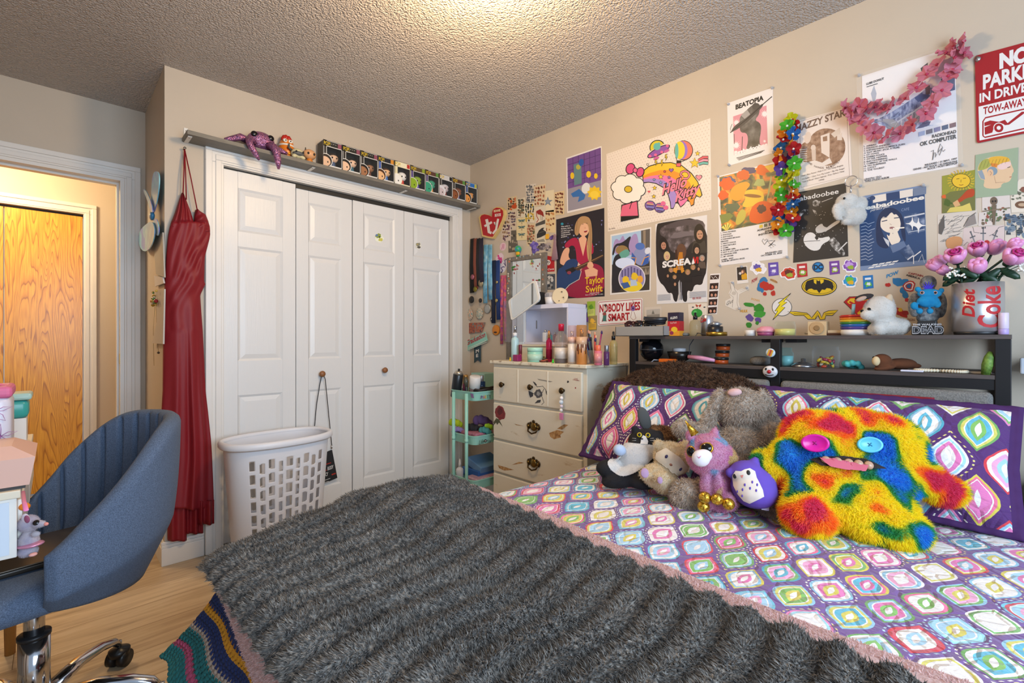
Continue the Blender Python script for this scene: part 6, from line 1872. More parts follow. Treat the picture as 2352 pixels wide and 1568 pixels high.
# ------------------------------------------------------------------ pillows
def pillow(name,lab,base,dirx,up,W,Hh,T,mtl,flange=.024,nU=60,nV=44,sag=.0,welt=None):
 base,dirx,up=Vector(base),Vector(dirx).normalized(),Vector(up).normalized()
 nrm=dirx.cross(up).normalized()
 if nrm.dot(CAM-base)<0:nrm=-nrm
 m=MB();vs=[];uv=[]
 for s_ in(1,-1):
  for j in range(nV+1):
   for i in range(nU+1):
    a,b_=-.5+i/nU,j/nV
    x,y=a*W,b_*Hh
    ex=min(W/2-abs(x),1);ey=min(y,Hh-y)
    e=min(ex,ey)
    fx=max(0,1-(abs(x)/(W/2-flange))**4)if abs(x)<W/2-flange else 0
    fy=max(0,1-(abs(y-Hh/2)/(Hh/2-flange))**4)if abs(y-Hh/2)<Hh/2-flange else 0
    t=.004+T*(fx*fy)**.5*(1+.08*math.sin(x*23)*math.sin(y*19+1))
    if e<flange:t+=.003*math.sin((x+y)*140)
    pinch=.02*(4*a*a)*(1-abs(2*b_-1))+.0
    q=base+dirx*(x*(1-.03*(1-abs(2*b_-1))))+up*(y-sag*(1-4*a*a)*b_)+nrm*(s_*t)
    vs.append(q);uv.append((x+.013,y+.02))
 N=(nU+1)*(nV+1)
 fs=[(j*(nU+1)+i,j*(nU+1)+i+1,(j+1)*(nU+1)+i+1,(j+1)*(nU+1)+i)for j in range(nV)for i in range(nU)]
 fs2=[tuple(N+q for q in f[::-1])for f in fs]
 fr=[]
 for i in range(nU):fr+=[(i,i+1,N+i+1,N+i),(nV*(nU+1)+i,N+nV*(nU+1)+i,N+nV*(nU+1)+i+1,nV*(nU+1)+i+1)]
 for j in range(nV):
  for k in(0,nU):fr.append((j*(nU+1)+k,(j+1)*(nU+1)+k,N+(j+1)*(nU+1)+k,N+j*(nU+1)+k))
 m.uv=uv
 M_edge=welt or mat('3e1c52',.85)
 def border(f):
  i=f[0]%(nU+1);j=(f[0]%N)//(nU+1)
  x=-W/2+(i+.5)/nU*W;y=(j+.5)/nV*Hh
  return min(W/2-abs(x),y,Hh-y)<flange*.8
 m.add(vs,[],mtl)
 for f in fs+fs2:m.f.append(f);m.m.append(m.mi(M_edge if border(f)else mtl));m.sm.append(True)
 for f in fr:m.f.append(f);m.m.append(m.mi(M_edge));m.sm.append(True)
 return m.build(name,None,lab,'pillow')
pillow('pillow','purple medallion print pillow at the bed corner by the dresser',(-.665,-1.90,.592),(-.06,-1,0),(.25,0,.30),.70,.405,.06,M_sham)
pillow('pillow','purple medallion print pillow at the right behind the rainbow monster plush',(-.485,-2.515,.583),(.0,-1,-.02),(.40,0,.70),.74,.382,.06,M_sham)
def plaid():
 m,nt,b=nmat('red_plaid')
 tc=nd(nt,'ShaderNodeTexCoord');sp=nd(nt,'ShaderNodeSeparateXYZ');lk(nt,tc.outputs['UV'],sp.inputs[0])
 r1=ramp(nt,[(0,'8a1c2c'),(.3,'6a3a48'),(.5,'b8b0b0'),(.56,'8a2430'),(.8,'a83038'),(.9,'c8a040'),(.94,'6a3a48')],'CONSTANT')
 lk(nt,math_(nt,'FRACT',math_(nt,'MULTIPLY',sp.outputs[0],6.0)),r1.inputs[0]);lk(nt,r1.outputs[0],b.inputs['Base Color']);b.inputs['Roughness'].default_value=.85
 return m
pillow('pillow','dark red plaid pillow peeking out behind the right print pillow',(-.30,-2.44,.60),(0,-1,0),(.10,0,.9),.50,.318,.04,plaid(),welt=mat('7a1424',.8),flange=.012)

M_brown=soft(noisemat('brown_fur',['3a281e','5c4434','84664f'],scale=60,rough=.9,detail=5),.35)
m=MB()
for(q,r)in(((-.33,-1.575,.82),(.09,.10,.09)),((-.32,-1.72,.87),(.095,.15,.09)),((-.315,-1.88,.91),(.09,.17,.085)),((-.31,-2.05,.88),(.085,.13,.075)),((-.31,-2.17,.87),(.06,.06,.045)),((-.31,-1.83,.95),(.065,.10,.05)),((-.32,-1.85,.76),(.08,.25,.13))):m.ell(q,r,M_brown)
S=Skin(m,.012,4);m=MB();m.keepn=True;m.geo(S.g,M_brown)
fur(m,S.g,M_brown,46000,.015,.0026,comb=(-.1,.2,-.6),combk=.5,rnd=.75,seed=11)
m.build('fur_throw',None,'dark brown curly fur throw bunched behind the left print pillow','throw')

# ------------------------------------------------------------------ plush toys
def noise_pal(name,stops,scale,seed=0.0,rough=.85,detail=1.0):
 m,nt,b=nmat(name)
 tc=nd(nt,'ShaderNodeTexCoord');mp=nd(nt,'ShaderNodeMapping');mp.inputs['Location'].default_value=(seed,seed*.7,0);lk(nt,tc.outputs['Object'],mp.inputs[0])
 n=nd(nt,'ShaderNodeTexNoise',i_Scale=scale,i_Detail=detail,i_Roughness=.45);lk(nt,mp.outputs[0],n.inputs['Vector'])
 rp=ramp(nt,stops);lk(nt,n.outputs[0],rp.inputs[0]);lk(nt,rp.outputs[0],b.inputs['Base Color']);b.inputs['Roughness'].default_value=rough;b.inputs['Sheen Weight'].default_value=.3
 return m
EYE=mat('0c0a0a',.08)
# big grey bunny
M_bun=soft(noisemat('grey_bunny_fur',['a89a8c','c6b8aa','d8ccbe'],scale=70,rough=.95,detail=4))
t=thing('bunny_plush','large shaggy grey bunny plush slumped between the two print pillows','plush toy',ond(1700,1110,1.66))
m=MB()
be(m,1702,942,1.66,50,50,.075);be(m,1700,1035,1.63,58,62,.09);be(m,1690,1090,1.58,70,40,.10)
be(m,1645,930,1.67,15,40,.022,rot=16);be(m,1627,965,1.66,15,30,.022,rot=10)
be(m,1760,935,1.67,15,44,.022,rot=-18);be(m,1778,985,1.67,15,36,.022,rot=-6)
be(m,1575,985,1.66,30,20,.035,rot=10);be(m,1600,990,1.66,34,18,.035);be(m,1762,1010,1.60,26,46,.04)
be(m,1620,1130,1.55,38,30,.05);be(m,1578,1138,1.50,36,36,.05);be(m,1760,1150,1.48,30,30,.05);be(m,1775,1168,1.43,28,30,.05)
S=Skin(m,.006,3);m=MB();m.keepn=True;m.geo(S.g,M_bun)
fur(m,S.g,M_bun,44000,.0115,.0019,comb=(-.1,0,-.9),combk=.6,rnd=.45,seed=21)
m.build('body',t)
m=S.disc(1688,903,15,9,mat('c8a4a4',.8),.012,rot=-8,lift=.006);m.build('nose',t,label='pink nose')
# rainbow monster
M_rain=soft(noise_pal('rainbow_long_fur',[(.30,'2a90ec'),(.375,'28a0e8'),(.41,'28a058'),(.435,'3aa848'),(.46,'fff01a'),(.56,'ffe612'),(.585,'ffa020'),(.63,'ff8420'),(.65,'f04a68'),(.71,'e83c70')],9.5,2.3),.55)
t=thing('monster_plush','rainbow long-haired monster plush with button eyes and bared teeth','plush toy',ond(1960,1200,1.30))
m=MB()
for a in((1950,1010,1.43,145,68,.10),(1875,1010,1.42,78,66,.09),(2035,1035,1.38,78,82,.09),(1960,1050,1.40,120,60,.09),(1900,1090,1.37,100,50,.09),(2000,1100,1.34,110,58,.085),(1930,1140,1.33,130,68,.09),(1985,1165,1.29,110,55,.085),(1855,1180,1.29,56,52,.07),(2060,1215,1.23,66,44,.065),(2000,1205,1.25,60,36,.06),(2110,1095,1.33,55,36,.05),(2165,1125,1.33,48,32,.05),(1800,1060,1.40,30,50,.05)):be(m,*a)
be(m,1765,1080,1.41,32,40,.045,rot=-20);be(m,1762,1055,1.42,34,20,.04)
S=Skin(m,.009,5);m=MB();m.keepn=True;m.geo(S.g,M_rain)
fur(m,S.g,M_rain,80000,.014,.0017,comb=(-.2,-.1,-.7),combk=.6,rnd=.4,seed=31)
m.build('body',t)
m=MB();S.decal(m,[(1862,1062),(1890,1054),(1935,1050),(1985,1060),(2032,1080),(1990,1080),(1930,1078),(1885,1074)],mat('1a0e12',.7),.012);m.build('mouth',t,label='dark mouth')
for i,x in enumerate((1896,1922,1948,1972,1994)):
 mb=S.disc(x,1061+(x-1896)*.11,9,9.5,mat('b08c74',.3),.010,lift=.012);mb.build('tooth',t,label='beige tooth')
m=MB();S.decal(m,[(1882,1063),(1910,1064),(1960,1072),(1992,1076),(1985,1088),(1940,1087),(1905,1080)],mat('b8586c',.8),.020);m.build('tongue',t,label='pink felt tongue')
for(x,y,rx,ry,cc,dk,l)in((1872,1017,28,20,'c8148c','9a1070','magenta button eye'),(1994,1023,25,18,'58b4d4','2a7a9a','light blue button eye')):
 mb=S.disc(x,y,rx,ry,mat(cc,.3),.010,dome=False,n=28,lift=.014);k=mb.k
 for a in(45,135):mb.tube([mb.M@Vector((s_*5*k*math.cos(R(a)),s_*5*k*math.sin(R(a)),.0095))for s_ in(-1,1)],.0011,mat(dk,.5),5)
 mb.build('button_eye',t,label=l)
# unicorn
M_uni=soft(noise_pal('pastel_unicorn_plush',[(.33,'8ab8d8'),(.40,'d89ac0'),(.55,'dca0bc'),(.66,'d88ab4'),(.72,'d8b878')],20.0,5.1))
M_gold=noisemat('gold_sequin',['6a4a10','c8982c','e8c860'],scale=190,rough=.25,metal=.8,bump=.5,bscale=200,dist=.002)
t=thing('unicorn_plush','pastel pink unicorn plush with gold horn and hooves seated on the bed','plush toy',ond(1645,1172,1.46))
m=MB()
for a in((1628,1045,1.47,50,48,.065),(1650,1060,1.48,42,44,.06),(1648,1115,1.47,36,48,.055),(1622,1115,1.44,13,32,.018),(1650,1118,1.42,13,32,.018),(1655,1150,1.46,40,22,.05),(1628,1152,1.43,15,18,.02),(1672,1150,1.40,18,20,.022),(1585,1000,1.48,9,14,.012),(1642,995,1.48,9,14,.012)):be(m,*a)
S=Skin(m,.005,4);m=MB();m.keepn=True;m.geo(S.g,M_uni);fur(m,S.g,M_uni,16000,.007,.0016,comb=(0,0,-.6),combk=.4,rnd=.5,seed=41,seg=1);m.build('body',t)
m=MB();be(m,1610,1052,1.405,21,20,.022,mat('d8d0d4',.8));be(m,1616,1046,1.41,20,15,.02,mat('d8d0d4',.8));S2=Skin(m,.004,3);m=MB();m.geo(S2.g,mat('d8d0d4',.85));m.build('muzzle',t,label='white muzzle')
m=MB();S2.decal(m,[(1600,1046),(1605,1050),(1611,1046),(1606,1053)],mat('c86a8c',.6),.001,3);m.build('smile',t,label='pink stitched smile')
m=MB();a,b_=ond(1596,997,1.44),ond(1574,966,1.45);m.cyl(a,b_,.0135,M_gold,16,r2=.001);m.build('horn',t,label='gold horn')
for(x,y,rx,ry)in((1588,1037,12,13),(1623,1029,15,13)):
 mb=S.disc(x,y,rx,ry,mat('b8881c',.3,.6),.006);e=mb.build('eye',t,label='gold rimmed eye');mb=S.disc(x,y,rx*.8,ry*.82,EYE,.007,lift=.003);mb.build('pupil',e)
for(x,y,Z)in((1619,1142,1.40),(1647,1146,1.38),(1673,1157,1.37),(1616,1163,1.41)):m=MB();be(m,x,y,Z,14,13.5,.018,M_gold);m.build('hoof',t,label='gold sequin hoof')
# owl
M_owl=mat('5c44a4',.9)
t=thing('owl_plush','round purple owl plush with cream face beside the unicorn plush','plush toy',ond(1735,1165,1.38))
m=MB();be(m,1731,1118,1.39,50,48,.062);be(m,1736,1128,1.38,48,38,.058);be(m,1678,1085,1.40,12,12,.015,rot=-30);be(m,1734,1062,1.40,12,14,.015,rot=20);be(m,1715,1085,1.395,38,28,.045)
S=Skin(m,.005,5);m=MB();m.geo(S.g,M_owl);m.build('body',t)
m=MB();S.decal(m,[(1682,1092),(1690,1081),(1702,1082),(1710,1078),(1722,1075),(1734,1082),(1738,1097),(1745,1110),(1752,1125),(1755,1140),(1735,1150),(1722,1156),(1708,1150),(1695,1135),(1685,1115)],mat('d8ccc0',.9),.0012);m.build('face_patch',t,label='cream face patch')
for(x,y)in((1688,1093),(1719,1085)):S.disc(x,y,4,5.5,mat('1a1618',.6),.002,lift=.001).build('eye',t)
m=MB();S.decal(m,[(1701,1091),(1708,1090),(1705,1098)],mat('d07a70',.7),.002,3);m.build('beak',t,label='pink beak')
for i,(x,y)in enumerate(((1711,1113),(1728,1107),(1739,1113),(1706,1124),(1723,1121),(1737,1126),(1694,1128),(1705,1138))):S.disc(x,y,2,3.5,mat('5c44a4',.8),.0015,lift=.001,rot=-15,n=8).build('spot',t)
m=MB();q,_=S.hit(1752,1160);a=ond(1750,1155,1.36);b_=ond(1768,1160,1.36);c_=ond(1766,1173,1.35);d=ond(1749,1170,1.35);m.add([a,b_,c_,d]+[p_+DD*.001 for p_ in(a,b_,c_,d)],[(0,1,2,3),(4,5,6,7),(0,1,5,4),(1,2,6,5),(2,3,7,6),(3,0,4,7)],mat('b8b0c8',.5));m.build('care_tag',t,label='pale fabric tag')
# cat
M_cat=mat('18171a',.9);M_cw=mat('e6e2de',.95)
t=thing('cat_plush','black and white cat plush with yellow eyes lying by the left pillow','plush toy',ond(1440,1118,1.66))
m=MB()
for a in((1484,1012,1.72,42,28,.05),(1458,987,1.72,9,11,.012),(1512,1000,1.72,12,13,.014),(1440,1092,1.66,62,24,.05,None,-16),(1400,1075,1.68,32,20,.04),(1478,1105,1.63,40,18,.04),(1466,1050,1.69,46,40,.05)):be(m,*(a[:6]),**({'rot':a[7]}if len(a)>6 else{}))
S=Skin(m,.006,4);m=MB();m.keepn=True;m.geo(S.g,M_cat);fur(m,S.g,M_cat,7000,.004,.0012,comb=(0,0,-.5),combk=.4,rnd=.5,seed=51,seg=1);m.build('body',t)
m=MB();m.keepn=True;S.decal(m,round_([(1428,1016),(1470,1020),(1508,1022),(1504,1044),(1480,1072),(1452,1090),(1420,1096),(1388,1062),(1420,1048)]),M_cw,.003);fur(m,([tuple(v)for v in m.v],list(m.f)),soft(M_cw,.3),7000,.005,.0012,comb=(0,0,-.5),combk=.4,rnd=.5,seed=52,seg=1);m.build('belly_patch',t,label='white belly')
m=MB();S.decal(m,[(1477,1001),(1483,1003),(1488,1013),(1486,1022),(1470,1021),(1473,1008)],M_cw,.006,4);m.build('muzzle',t,label='white muzzle')
for x in(1469,1488):
 mb=S.disc(x,999+(x-1469)*.05,5.5,5.5,mat('c8b020',.4),.003,lift=.004);e=mb.build('eye',t,label='yellow eye');S.disc(x,999+(x-1469)*.05,3.2,3.8,EYE,.003,lift=.006).build('pupil',e)
S.disc(1475,1008,2.5,2,mat('3a3638',.6),.003,lift=.006).build('nose',t)
for(x,sg)in((1460,-1),(1492,1)):
 for k in(0,4):m=MB();a,b_=S.hit(x,1006+k)[0],S.hit(x+sg*9,1005+k*1.4)[0];m.tube([a-DD*.006,b_-DD*.006],.0006,M_cw,5);m.build('whisker',t)
m=MB();be(m,1423,1033,1.665,15,13,.02,mat('a8b8d0',.9),rot=20);m.build('paw',t,label='pale blue paw')
# cream plush
M_cre=soft(noisemat('cream_plush',['dcc8a0','e8d8b8','ece0c6'],scale=40,rough=.95))
t=thing('cream_plush','cream furry plush leaning between the cat and unicorn plushes','plush toy',ond(1515,1125,1.58))
m=MB()
for a in((1543,1052,1.60,42,36,.05,30),(1508,1092,1.58,34,26,.045,10),(1530,1110,1.57,30,24,.04,0),(1482,1088,1.55,14,13,.018,0),(1519,1098,1.53,18,15,.02,0),(1512,1020,1.60,12,12,.015,0),(1575,1022,1.61,12,12,.015,0)):be(m,*(a[:6]),rot=a[6])
S=Skin(m,.006,4);m=MB();m.keepn=True;m.geo(S.g,M_cre);fur(m,S.g,M_cre,9000,.008,.002,comb=(0,0,-.6),combk=.5,rnd=.5,seed=61,seg=1);m.build('body',t)
m=MB();S.decal(m,[(1510,1040),(1530,1030),(1560,1050),(1580,1075),(1572,1094),(1550,1090),(1522,1068),(1508,1052)],mat('d4c6b0',.9),.006);m.build('face_patch',t,label='smooth cream face')
for(x,y)in((1531,1048),(1562,1076)):S.disc(x,y,3,4.5,mat('2c2450',.5),.003,lift=.006,rot=-35).build('eye',t)
S.disc(1541,1066,3.5,2.8,mat('8a5a48',.5),.003,lift=.006,rot=-35).build('nose',t,label='brown nose')
for(x,y,rx,ry)in((1481,1086,9,11),(1516,1102,6,8)):S.disc(x,y,rx,ry,mat('a888a8',.7),.003,lift=.006).build('foot_pad',t,label='lilac foot pad')
# beaver tail plush behind the cat
t=thing('beaver_plush','brown plush with a flat grey tail upended behind the cat plush','plush toy',ond(1515,1010,1.78))
m=MB();be(m,1520,1004,1.78,36,26,.05);be(m,1500,992,1.78,20,16,.03);S=Skin(m,.006,3);M_bv=noisemat('tan_brown_fur',['5a3c28','7a5638','8a6a44'],scale=30,rough=.95);m=MB();m.keepn=True;m.geo(S.g,M_bv);fur(m,S.g,M_bv,6000,.009,.002,rnd=.5,seed=71,seg=1);m.build('body',t)
m=MB();be(m,1480,962,1.77,14,29,.008,mat('4a4a48',.9),rot=-18);m.build('tail',t,label='flat dark grey tail')
# ------------------------------------------------------------------ office chair
CC=Vector((-2.338,-.983,0))
BV=Vector((.98,.203,0)).normalized();SV=Vector((BV.y,-BV.x,0))
M_blue=noisemat('blue_chair_fabric',['3a4658','4c5a70','5a6a82'],scale=480,rough=.95,bump=.4,bscale=320,dist=.0015,detail=2)
M_chr=mat('c8c8cc',.12,1.0)
ch=thing('office_chair','blue tub office chair on a chrome star base at the desk','office chair',CC)
prof=[(0,.870),(30,.862),(40,.842),(50,.80),(70,.70),(97,.575),(120,.55)]
far=prof[:4]+[(70,.685),(78,.598),(97,.56),(120,.55)]
def lz(P_,a):
 a=abs(a)
 for(x0,y0),(x1,y1)in zip(P_,P_[1:]):
  if a<=x1:return y0+(y1-y0)*(a-x0)/(x1-x0)
 return.55
def ztop(a):
 P_=prof if a>0 else far
 a=abs(a)
 for(x0,y0),(x1,y1)in zip(P_,P_[1:]):
  if a<=x1:return sum(lz(P_,a+d)for d in(-9,-6,-3,0,3,6,9))/7
 return.55
def shell(nA=194,nZ=22,nT=6):
 vs=[];fs=[]
 rows=[]
 for i in range(nA+1):
  a=-97+194*i/nA
  d=BV*math.cos(R(a))+SV*math.sin(R(a))
  zt=ztop(a);zb=.395+.045*(abs(a)/97)**2
  e=min(1,(97-abs(a))/5+.25)
  ring=[]
  groove=abs(math.sin(a*math.pi/11))if abs(a)<88 else 1
  gi=.02*(1-min(1,groove*1.8))
  def rad(t):return.218+.045*min(1,t/.35)+.045*t*max(.1,math.cos(R(a)))+.012*math.sin(t*3)
  for j in range(nZ+1):
   t=j/nZ;r=rad(t)+.024*e;ring.append(CC+d*r+Vector((0,0,zb+(zt-.02-zb)*t)))
  for j in range(1,nT):
   t=math.pi*j/nT;r=rad(1)+.024*e*math.cos(t);ring.append(CC+d*r+Vector((0,0,zt-.02+.022*math.sin(t))))
  for j in range(nZ,-1,-1):
   t=j/nZ;r=rad(t)-.024*e+gi;ring.append(CC+d*r+Vector((0,0,zb+(zt-.02-zb)*t)))
  rows.append(ring)
 n=len(rows[0])
 vs=[p for r in rows for p in r]
 for i in range(nA):
  for j in range(n):
   k=(j+1)%n;fs.append((i*n+j,(i+1)*n+j,(i+1)*n+k,i*n+k))
 fs.append(tuple(range(n)));fs.append(tuple(nA*n+j for j in range(n)))
 return vs,fs
m=MB();m.geo(shell(),M_blue);m.build('backrest',ch)
m=MB();vs=[];n=40
pr=[(0,-.03),(.19,-.03),(.215,-.02),(.225,.0),(.222,.03),(.20,.045),(.12,.052),(0,.054)]
for r,z in pr[1:-1]:
 for i in range(n):
  x,y=sup(2*math.pi*i/n,r*1.08,r*.98,3.2);q=CC-BV*(y+.055)+SV*x;vs.append((q.x,q.y,.452+z))
L=len(pr)-2
fs=[(j*n+i,j*n+(i+1)%n,(j+1)*n+(i+1)%n,(j+1)*n+i)for j in range(L-1)for i in range(n)]+[tuple(range(n)),tuple((L-1)*n+i for i in range(n))]
m.add(vs,fs,M_blue,True);m.build('seat',ch)
m=MB();m.cyl(CC+Vector((0,0,.25)),CC+Vector((0,0,.43)),.022,M_chr,24);m.cyl(CC+Vector((0,0,.09)),CC+Vector((0,0,.285)),.033,M_chr,24);m.cyl(CC+Vector((0,0,.285)),CC+Vector((0,0,.295)),.035,mat('1c1c1e',.4),24);m.cyl(CC+Vector((0,0,.405)),CC+Vector((0,0,.425)),.09,mat('1c1c1e',.5),20);m.build('gas_column',ch)
m=MB();m.lathe([(.05,.075),(.055,.09),(.05,.12),(.036,.13)],M_chr,Matrix.Translation(CC),24);m.build('hub',ch)
for k in range(5):
 a=R(-24+72*k);d=Vector((math.cos(a),math.sin(a),0))
 m=MB();m.tube([CC+d*.04+Vector((0,0,.105)),CC+d*.14+Vector((0,0,.12)),CC+d*.22+Vector((0,0,.112)),CC+d*.27+Vector((0,0,.096)),CC+d*.29+Vector((0,0,.075))],[.024,.021,.018,.016,.012],M_chr,14,flat=.75);m.build('leg',ch,label='chrome leg')
 s_=Vector((-d.y,d.x,0));q=CC+d*.295+Vector((0,0,.027))
 m=MB();DK=mat('121214',.35)
 for g in(-1,1):m.cyl(q+s_*(g*.008),q+s_*(g*.028),.0265,DK,22)
 m.lathe([(.030,0),(.030,.018),(.0,.028)],DK,Matrix.Translation(q+Vector((0,0,.012))),16);m.cyl(q+Vector((0,0,.03)),q+Vector((0,0,.058)),.007,M_chr,10);m.build('caster',ch,label='black twin-wheel caster')
q=onz(28,1296,.517);lp=thing('laptop','closed dark laptop lying on the blue chair seat','laptop',Vector((q.x-.01,q.y+.05,.508)),rotz=R(100))
m=MB();m.box((0,0,.008),(.24,.34,.014),mat('28241f',.35,.3),bev=.004);m.build('base',lp,world=False);m=MB();m.box((0,0,.0175),(.24,.34,.004),mat('4a4238',.35,.4),bev=.0018);m.build('lid',lp,world=False)

# ------------------------------------------------------------------ desk at the left wall
DKX,DKY0,DKY1=-2.36,-1.262,-.36
dk=thing('desk','white desk with pale blue end panel, standing by the left wall','desk',(-2.65,-.81,0))
M_dsk=noisemat('white_desk_laminate',['d6d2ca','dedad4'],scale=4,rough=.4)
m=MB();m.bb((LX+.01,DKY0,.738),(DKX+.006,DKY1,.756),mat('d8cdb8',.45),bev=.002);m.build('tabletop',dk)
m=MB();m.bb((LX+.02,DKY0+.003,.602),(DKX,DKY1-.01,.738),M_dsk,bev=.002);m.bb((LX+.02,DKY0,.612),(DKX-.012,DKY0+.003,.732),mat('c4d0de',.4));m.build('apron',dk)  # thin bluish sheet on the near end: daylight on white put into the colour
for j in range(2):m=MB();y0=DKY0+.03+j*.43;m.bb((DKX,y0,.612),(DKX+.008,y0+.4,.728),M_dsk,bev=.002);m.build('drawer',dk)
for(x,y)in((DKX-.05,DKY1-.06),(LX+.08,DKY1-.06),(LX+.08,DKY0+.06),(DKX-.25,DKY0+.06)):m=MB();m.cyl((x,y,0),(x,y,.602),.014,mat('a8783c',.5),14,r2=.024);m.build('leg',dk,label='wooden leg')
ZT=.756
def pz(px,py,z):return onz(px,py,z)
# pink faceted box
q=Vector((DKX-.135,DKY0+.115,ZT));t=thing('pink_box','blush pink faceted box on the near corner of the desk','box',q)
m=MB();P0=mat('d2a898',.4)
lo=[(-.18,-.105),(.155,-.105),(.155,.09),(-.18,.09)];mid=[(-.185,-.108),(.165,-.108),(.165,.095),(-.185,.095)];hi=[(-.15,-.075),(.125,-.075),(.125,.06),(-.15,.06)]
vs=[(x,y,.008)for x,y in lo]+[(x,y,.072)for x,y in mid]+[(x,y,.098)for x,y in hi]
m.add(vs,[(i,(i+1)%4,4+(i+1)%4,4+i)for i in range(4)]+[(4+i,4+(i+1)%4,8+(i+1)%4,8+i)for i in range(4)]+[(0,1,2,3),(8,9,10,11)],P0);m.build('lid',t,world=False)
m=MB();m.bb((-.17,-.098,0),(.148,.085,.008),mat('3a3634',.5));m.build('base',t,world=False,label='dark base')
t=thing('floral_bag','clear zipped bag with lilac flower prints and pink trim on the desk','bag',(DKX-.055,DKY0+.43,ZT))
m=MB();m.box((-.10,0,.095),(.26,.16,.19),mat('d0ccd8',.35),bev=.02,seg=3);m.build('pouch',t,world=False)
m=MB();m.box((-.10,0,.20),(.266,.168,.034),mat('d06890',.5),bev=.012,seg=3);m.tube([(.02,-.04,.215),(-.02,-.05,.232),(-.12,-.05,.232),(-.2,-.04,.215)],.004,mat('d8788c',.5),6);m.build('pink_trim',t,world=False,label='pink zip trim')
m=MB()
for(x,z)in((.0,.15),(-.03,.06),(.01,.08)):
 for k in range(5):
  a=2*math.pi*k/5;m.tube([(x,-.0815,z),(x+.02*math.cos(a)-.005,-.0815,z+.02*math.sin(a)),(x+.034*math.cos(a+.3),-.0815,z+.034*math.sin(a+.3)),(x+.018*math.cos(a+.6),-.0815,z+.018*math.sin(a+.6)),(x,-.0815,z)],.0007,mat('b070b0',.5),4)
m.build('flower_print',t,world=False)
q=onz(60,1010,ZT+.10);q=Vector((DKX-.06,DKY1-.16,ZT))
t=thing('stacked_tub','teal plastic tub with clear lid on a white stand at the desk far end','container',q)
m=MB();m.bb((-.10,-.05,0),(.055,.05,.085),mat('d8d4d0',.4),bev=.004);m.build('stand',t,world=False);m=MB();m.bb((-.10,-.055,.085),(.06,.055,.145),mat('3a9a94',.3),bev=.014);m.build('tub',t,world=False);m=MB();m.bb((-.105,-.06,.145),(.068,.06,.168),mat('a4c4bc',.3),bev=.008);m.build('lid',t,world=False,label='clear pale lid')
t=thing('hair_brush','black hair brush lying behind the pink box on the desk edge','brush',(DKX-.02,DKY0+.29,ZT));m=MB();m.ell((0,0,.022),(.018,.035,.022),mat('1c1a1c',.4));m.tube([(0,.03,.02),(-.03,.10,.018),(-.05,.16,.016)],.008,mat('1c1a1c',.4));m.build('body',t,world=False)
# mouse charm hanging at the front corner
t=thing('mouse_charm','lavender white mouse plush charm hanging from the desk corner by a pink strap','plush charm',Vector((DKX+.03,DKY0+.06,.60)))
q0=onx(53,1128,DKX+.012);m=MB();m.tube([q0,onx(55,1150,DKX+.02),onx(60,1172,DKX+.03)],.0032,mat('d878a8',.5),8,flat=.4);m.build('strap',t,label='pink strap')
m=MB();c0=be(m,56,1163,1.115,11,9,.010,mat('d87a20',.35));m.build('bead',t,label='orange bead')
ZM=1.11
M_mou=soft(noisemat('lavender_white_plush',['b4b0c8','ccc6d2','d4d0d4'],scale=30,rough=.95))
m=MB();be(m,66,1202,ZM,20,20,.02);be(m,88,1203,ZM-.005,18,9,.009,rot=-4);be(m,66,1242,ZM,19,24,.019);be(m,64,1266,ZM,18,12,.019);be(m,82,1226,ZM-.01,10,7,.007)
S=Skin(m,.0025,4);m=MB();m.keepn=True;m.geo(S.g,M_mou);fur(m,S.g,M_mou,5000,.003,.0008,comb=(0,0,-.6),combk=.4,rnd=.5,seed=81,seg=1);m.build('body',t)
m=MB();be(m,59,1192,ZM-.012,9,13,.005,mat('c8c0d0',.9),rot=-12);be(m,62,1192,ZM-.018,6,9,.003,mat('8a4a64',.9),rot=-12);m.build('ear',t)
S.disc(83,1200,6,6,EYE,.003).build('eye',t);m=MB();be(m,106,1203,ZM-.005,5,4,.004,mat('d88a80',.7));m.build('nose',t,label='pink nose')
m=MB();be(m,70,1250,ZM-.002,26,6,.022,mat('c888a4',.3,.4),rot=-4);m.build('scarf',t,label='pink glitter scarf');m=MB();be(m,76,1273,ZM-.015,7,4,.008,mat('d09a94',.8));m.build('foot',t,label='pink foot')

# ------------------------------------------------------------------ things on the dresser
TT=.974
def spot(px,x,z):q=onx(px,800,x);return Vector((q.x,q.y,z))
def kpx(q):return(q-CAM).dot(DD)/FPX
def vessel(name,lab,cat,px,x,z,hpx,wpx,body,parts,group=None):
 """round vessel: body profile and extra parts in fractions of its height and half width; parts: (name, profile, material, label)"""
 q=spot(px,x,z);k=kpx(q);H_,r=hpx*k,wpx*k/2
 t=thing(name,lab,cat,q,group)
 for nm,pf,mt,lb in[('body',)+body+(None,)]+parts:
  m=MB();m.lathe([(a*r,b_*H_)for a,b_ in pf],mt if not isinstance(mt,str)else mat(mt,.3),None,22);m.build(nm,t,world=False,label=lb)
 t['h']=H_;del t['h']
 return t
CYL=lambda a,b_,r=.98:[(r*.92,a),(r,a+.02),(r,b_-.02),(r*.92,b_)]
BOT=lambda h=.7:[(.9,0),(1,.02),(1,h-.1),(.85,h-.03),(.45,h),(.4,h+.04)]
X=-.33
vessel('spray_bottle','pale blue spray bottle with silver top at the left end of the dresser','bottle',1183,X,TT,80,18,(BOT(.68),mat('a8c8cc',.3)),[('collar',[(.55,.70),(.55,.80),(.3,.81)],'d8d8da',None),('sprayer',[(.4,.81),(.4,.99),(.3,1)],mat('a8a8ac',.2,.9),'silver sprayer')])
vessel('lipstick','tall red lip tube beside the pale blue spray bottle','cosmetics',1195,-.34,TT,38,8,(CYL(0,1),mat('8a3040',.25)),[('cap',CYL(.45,1.0,1.05),'6a2430',None)])
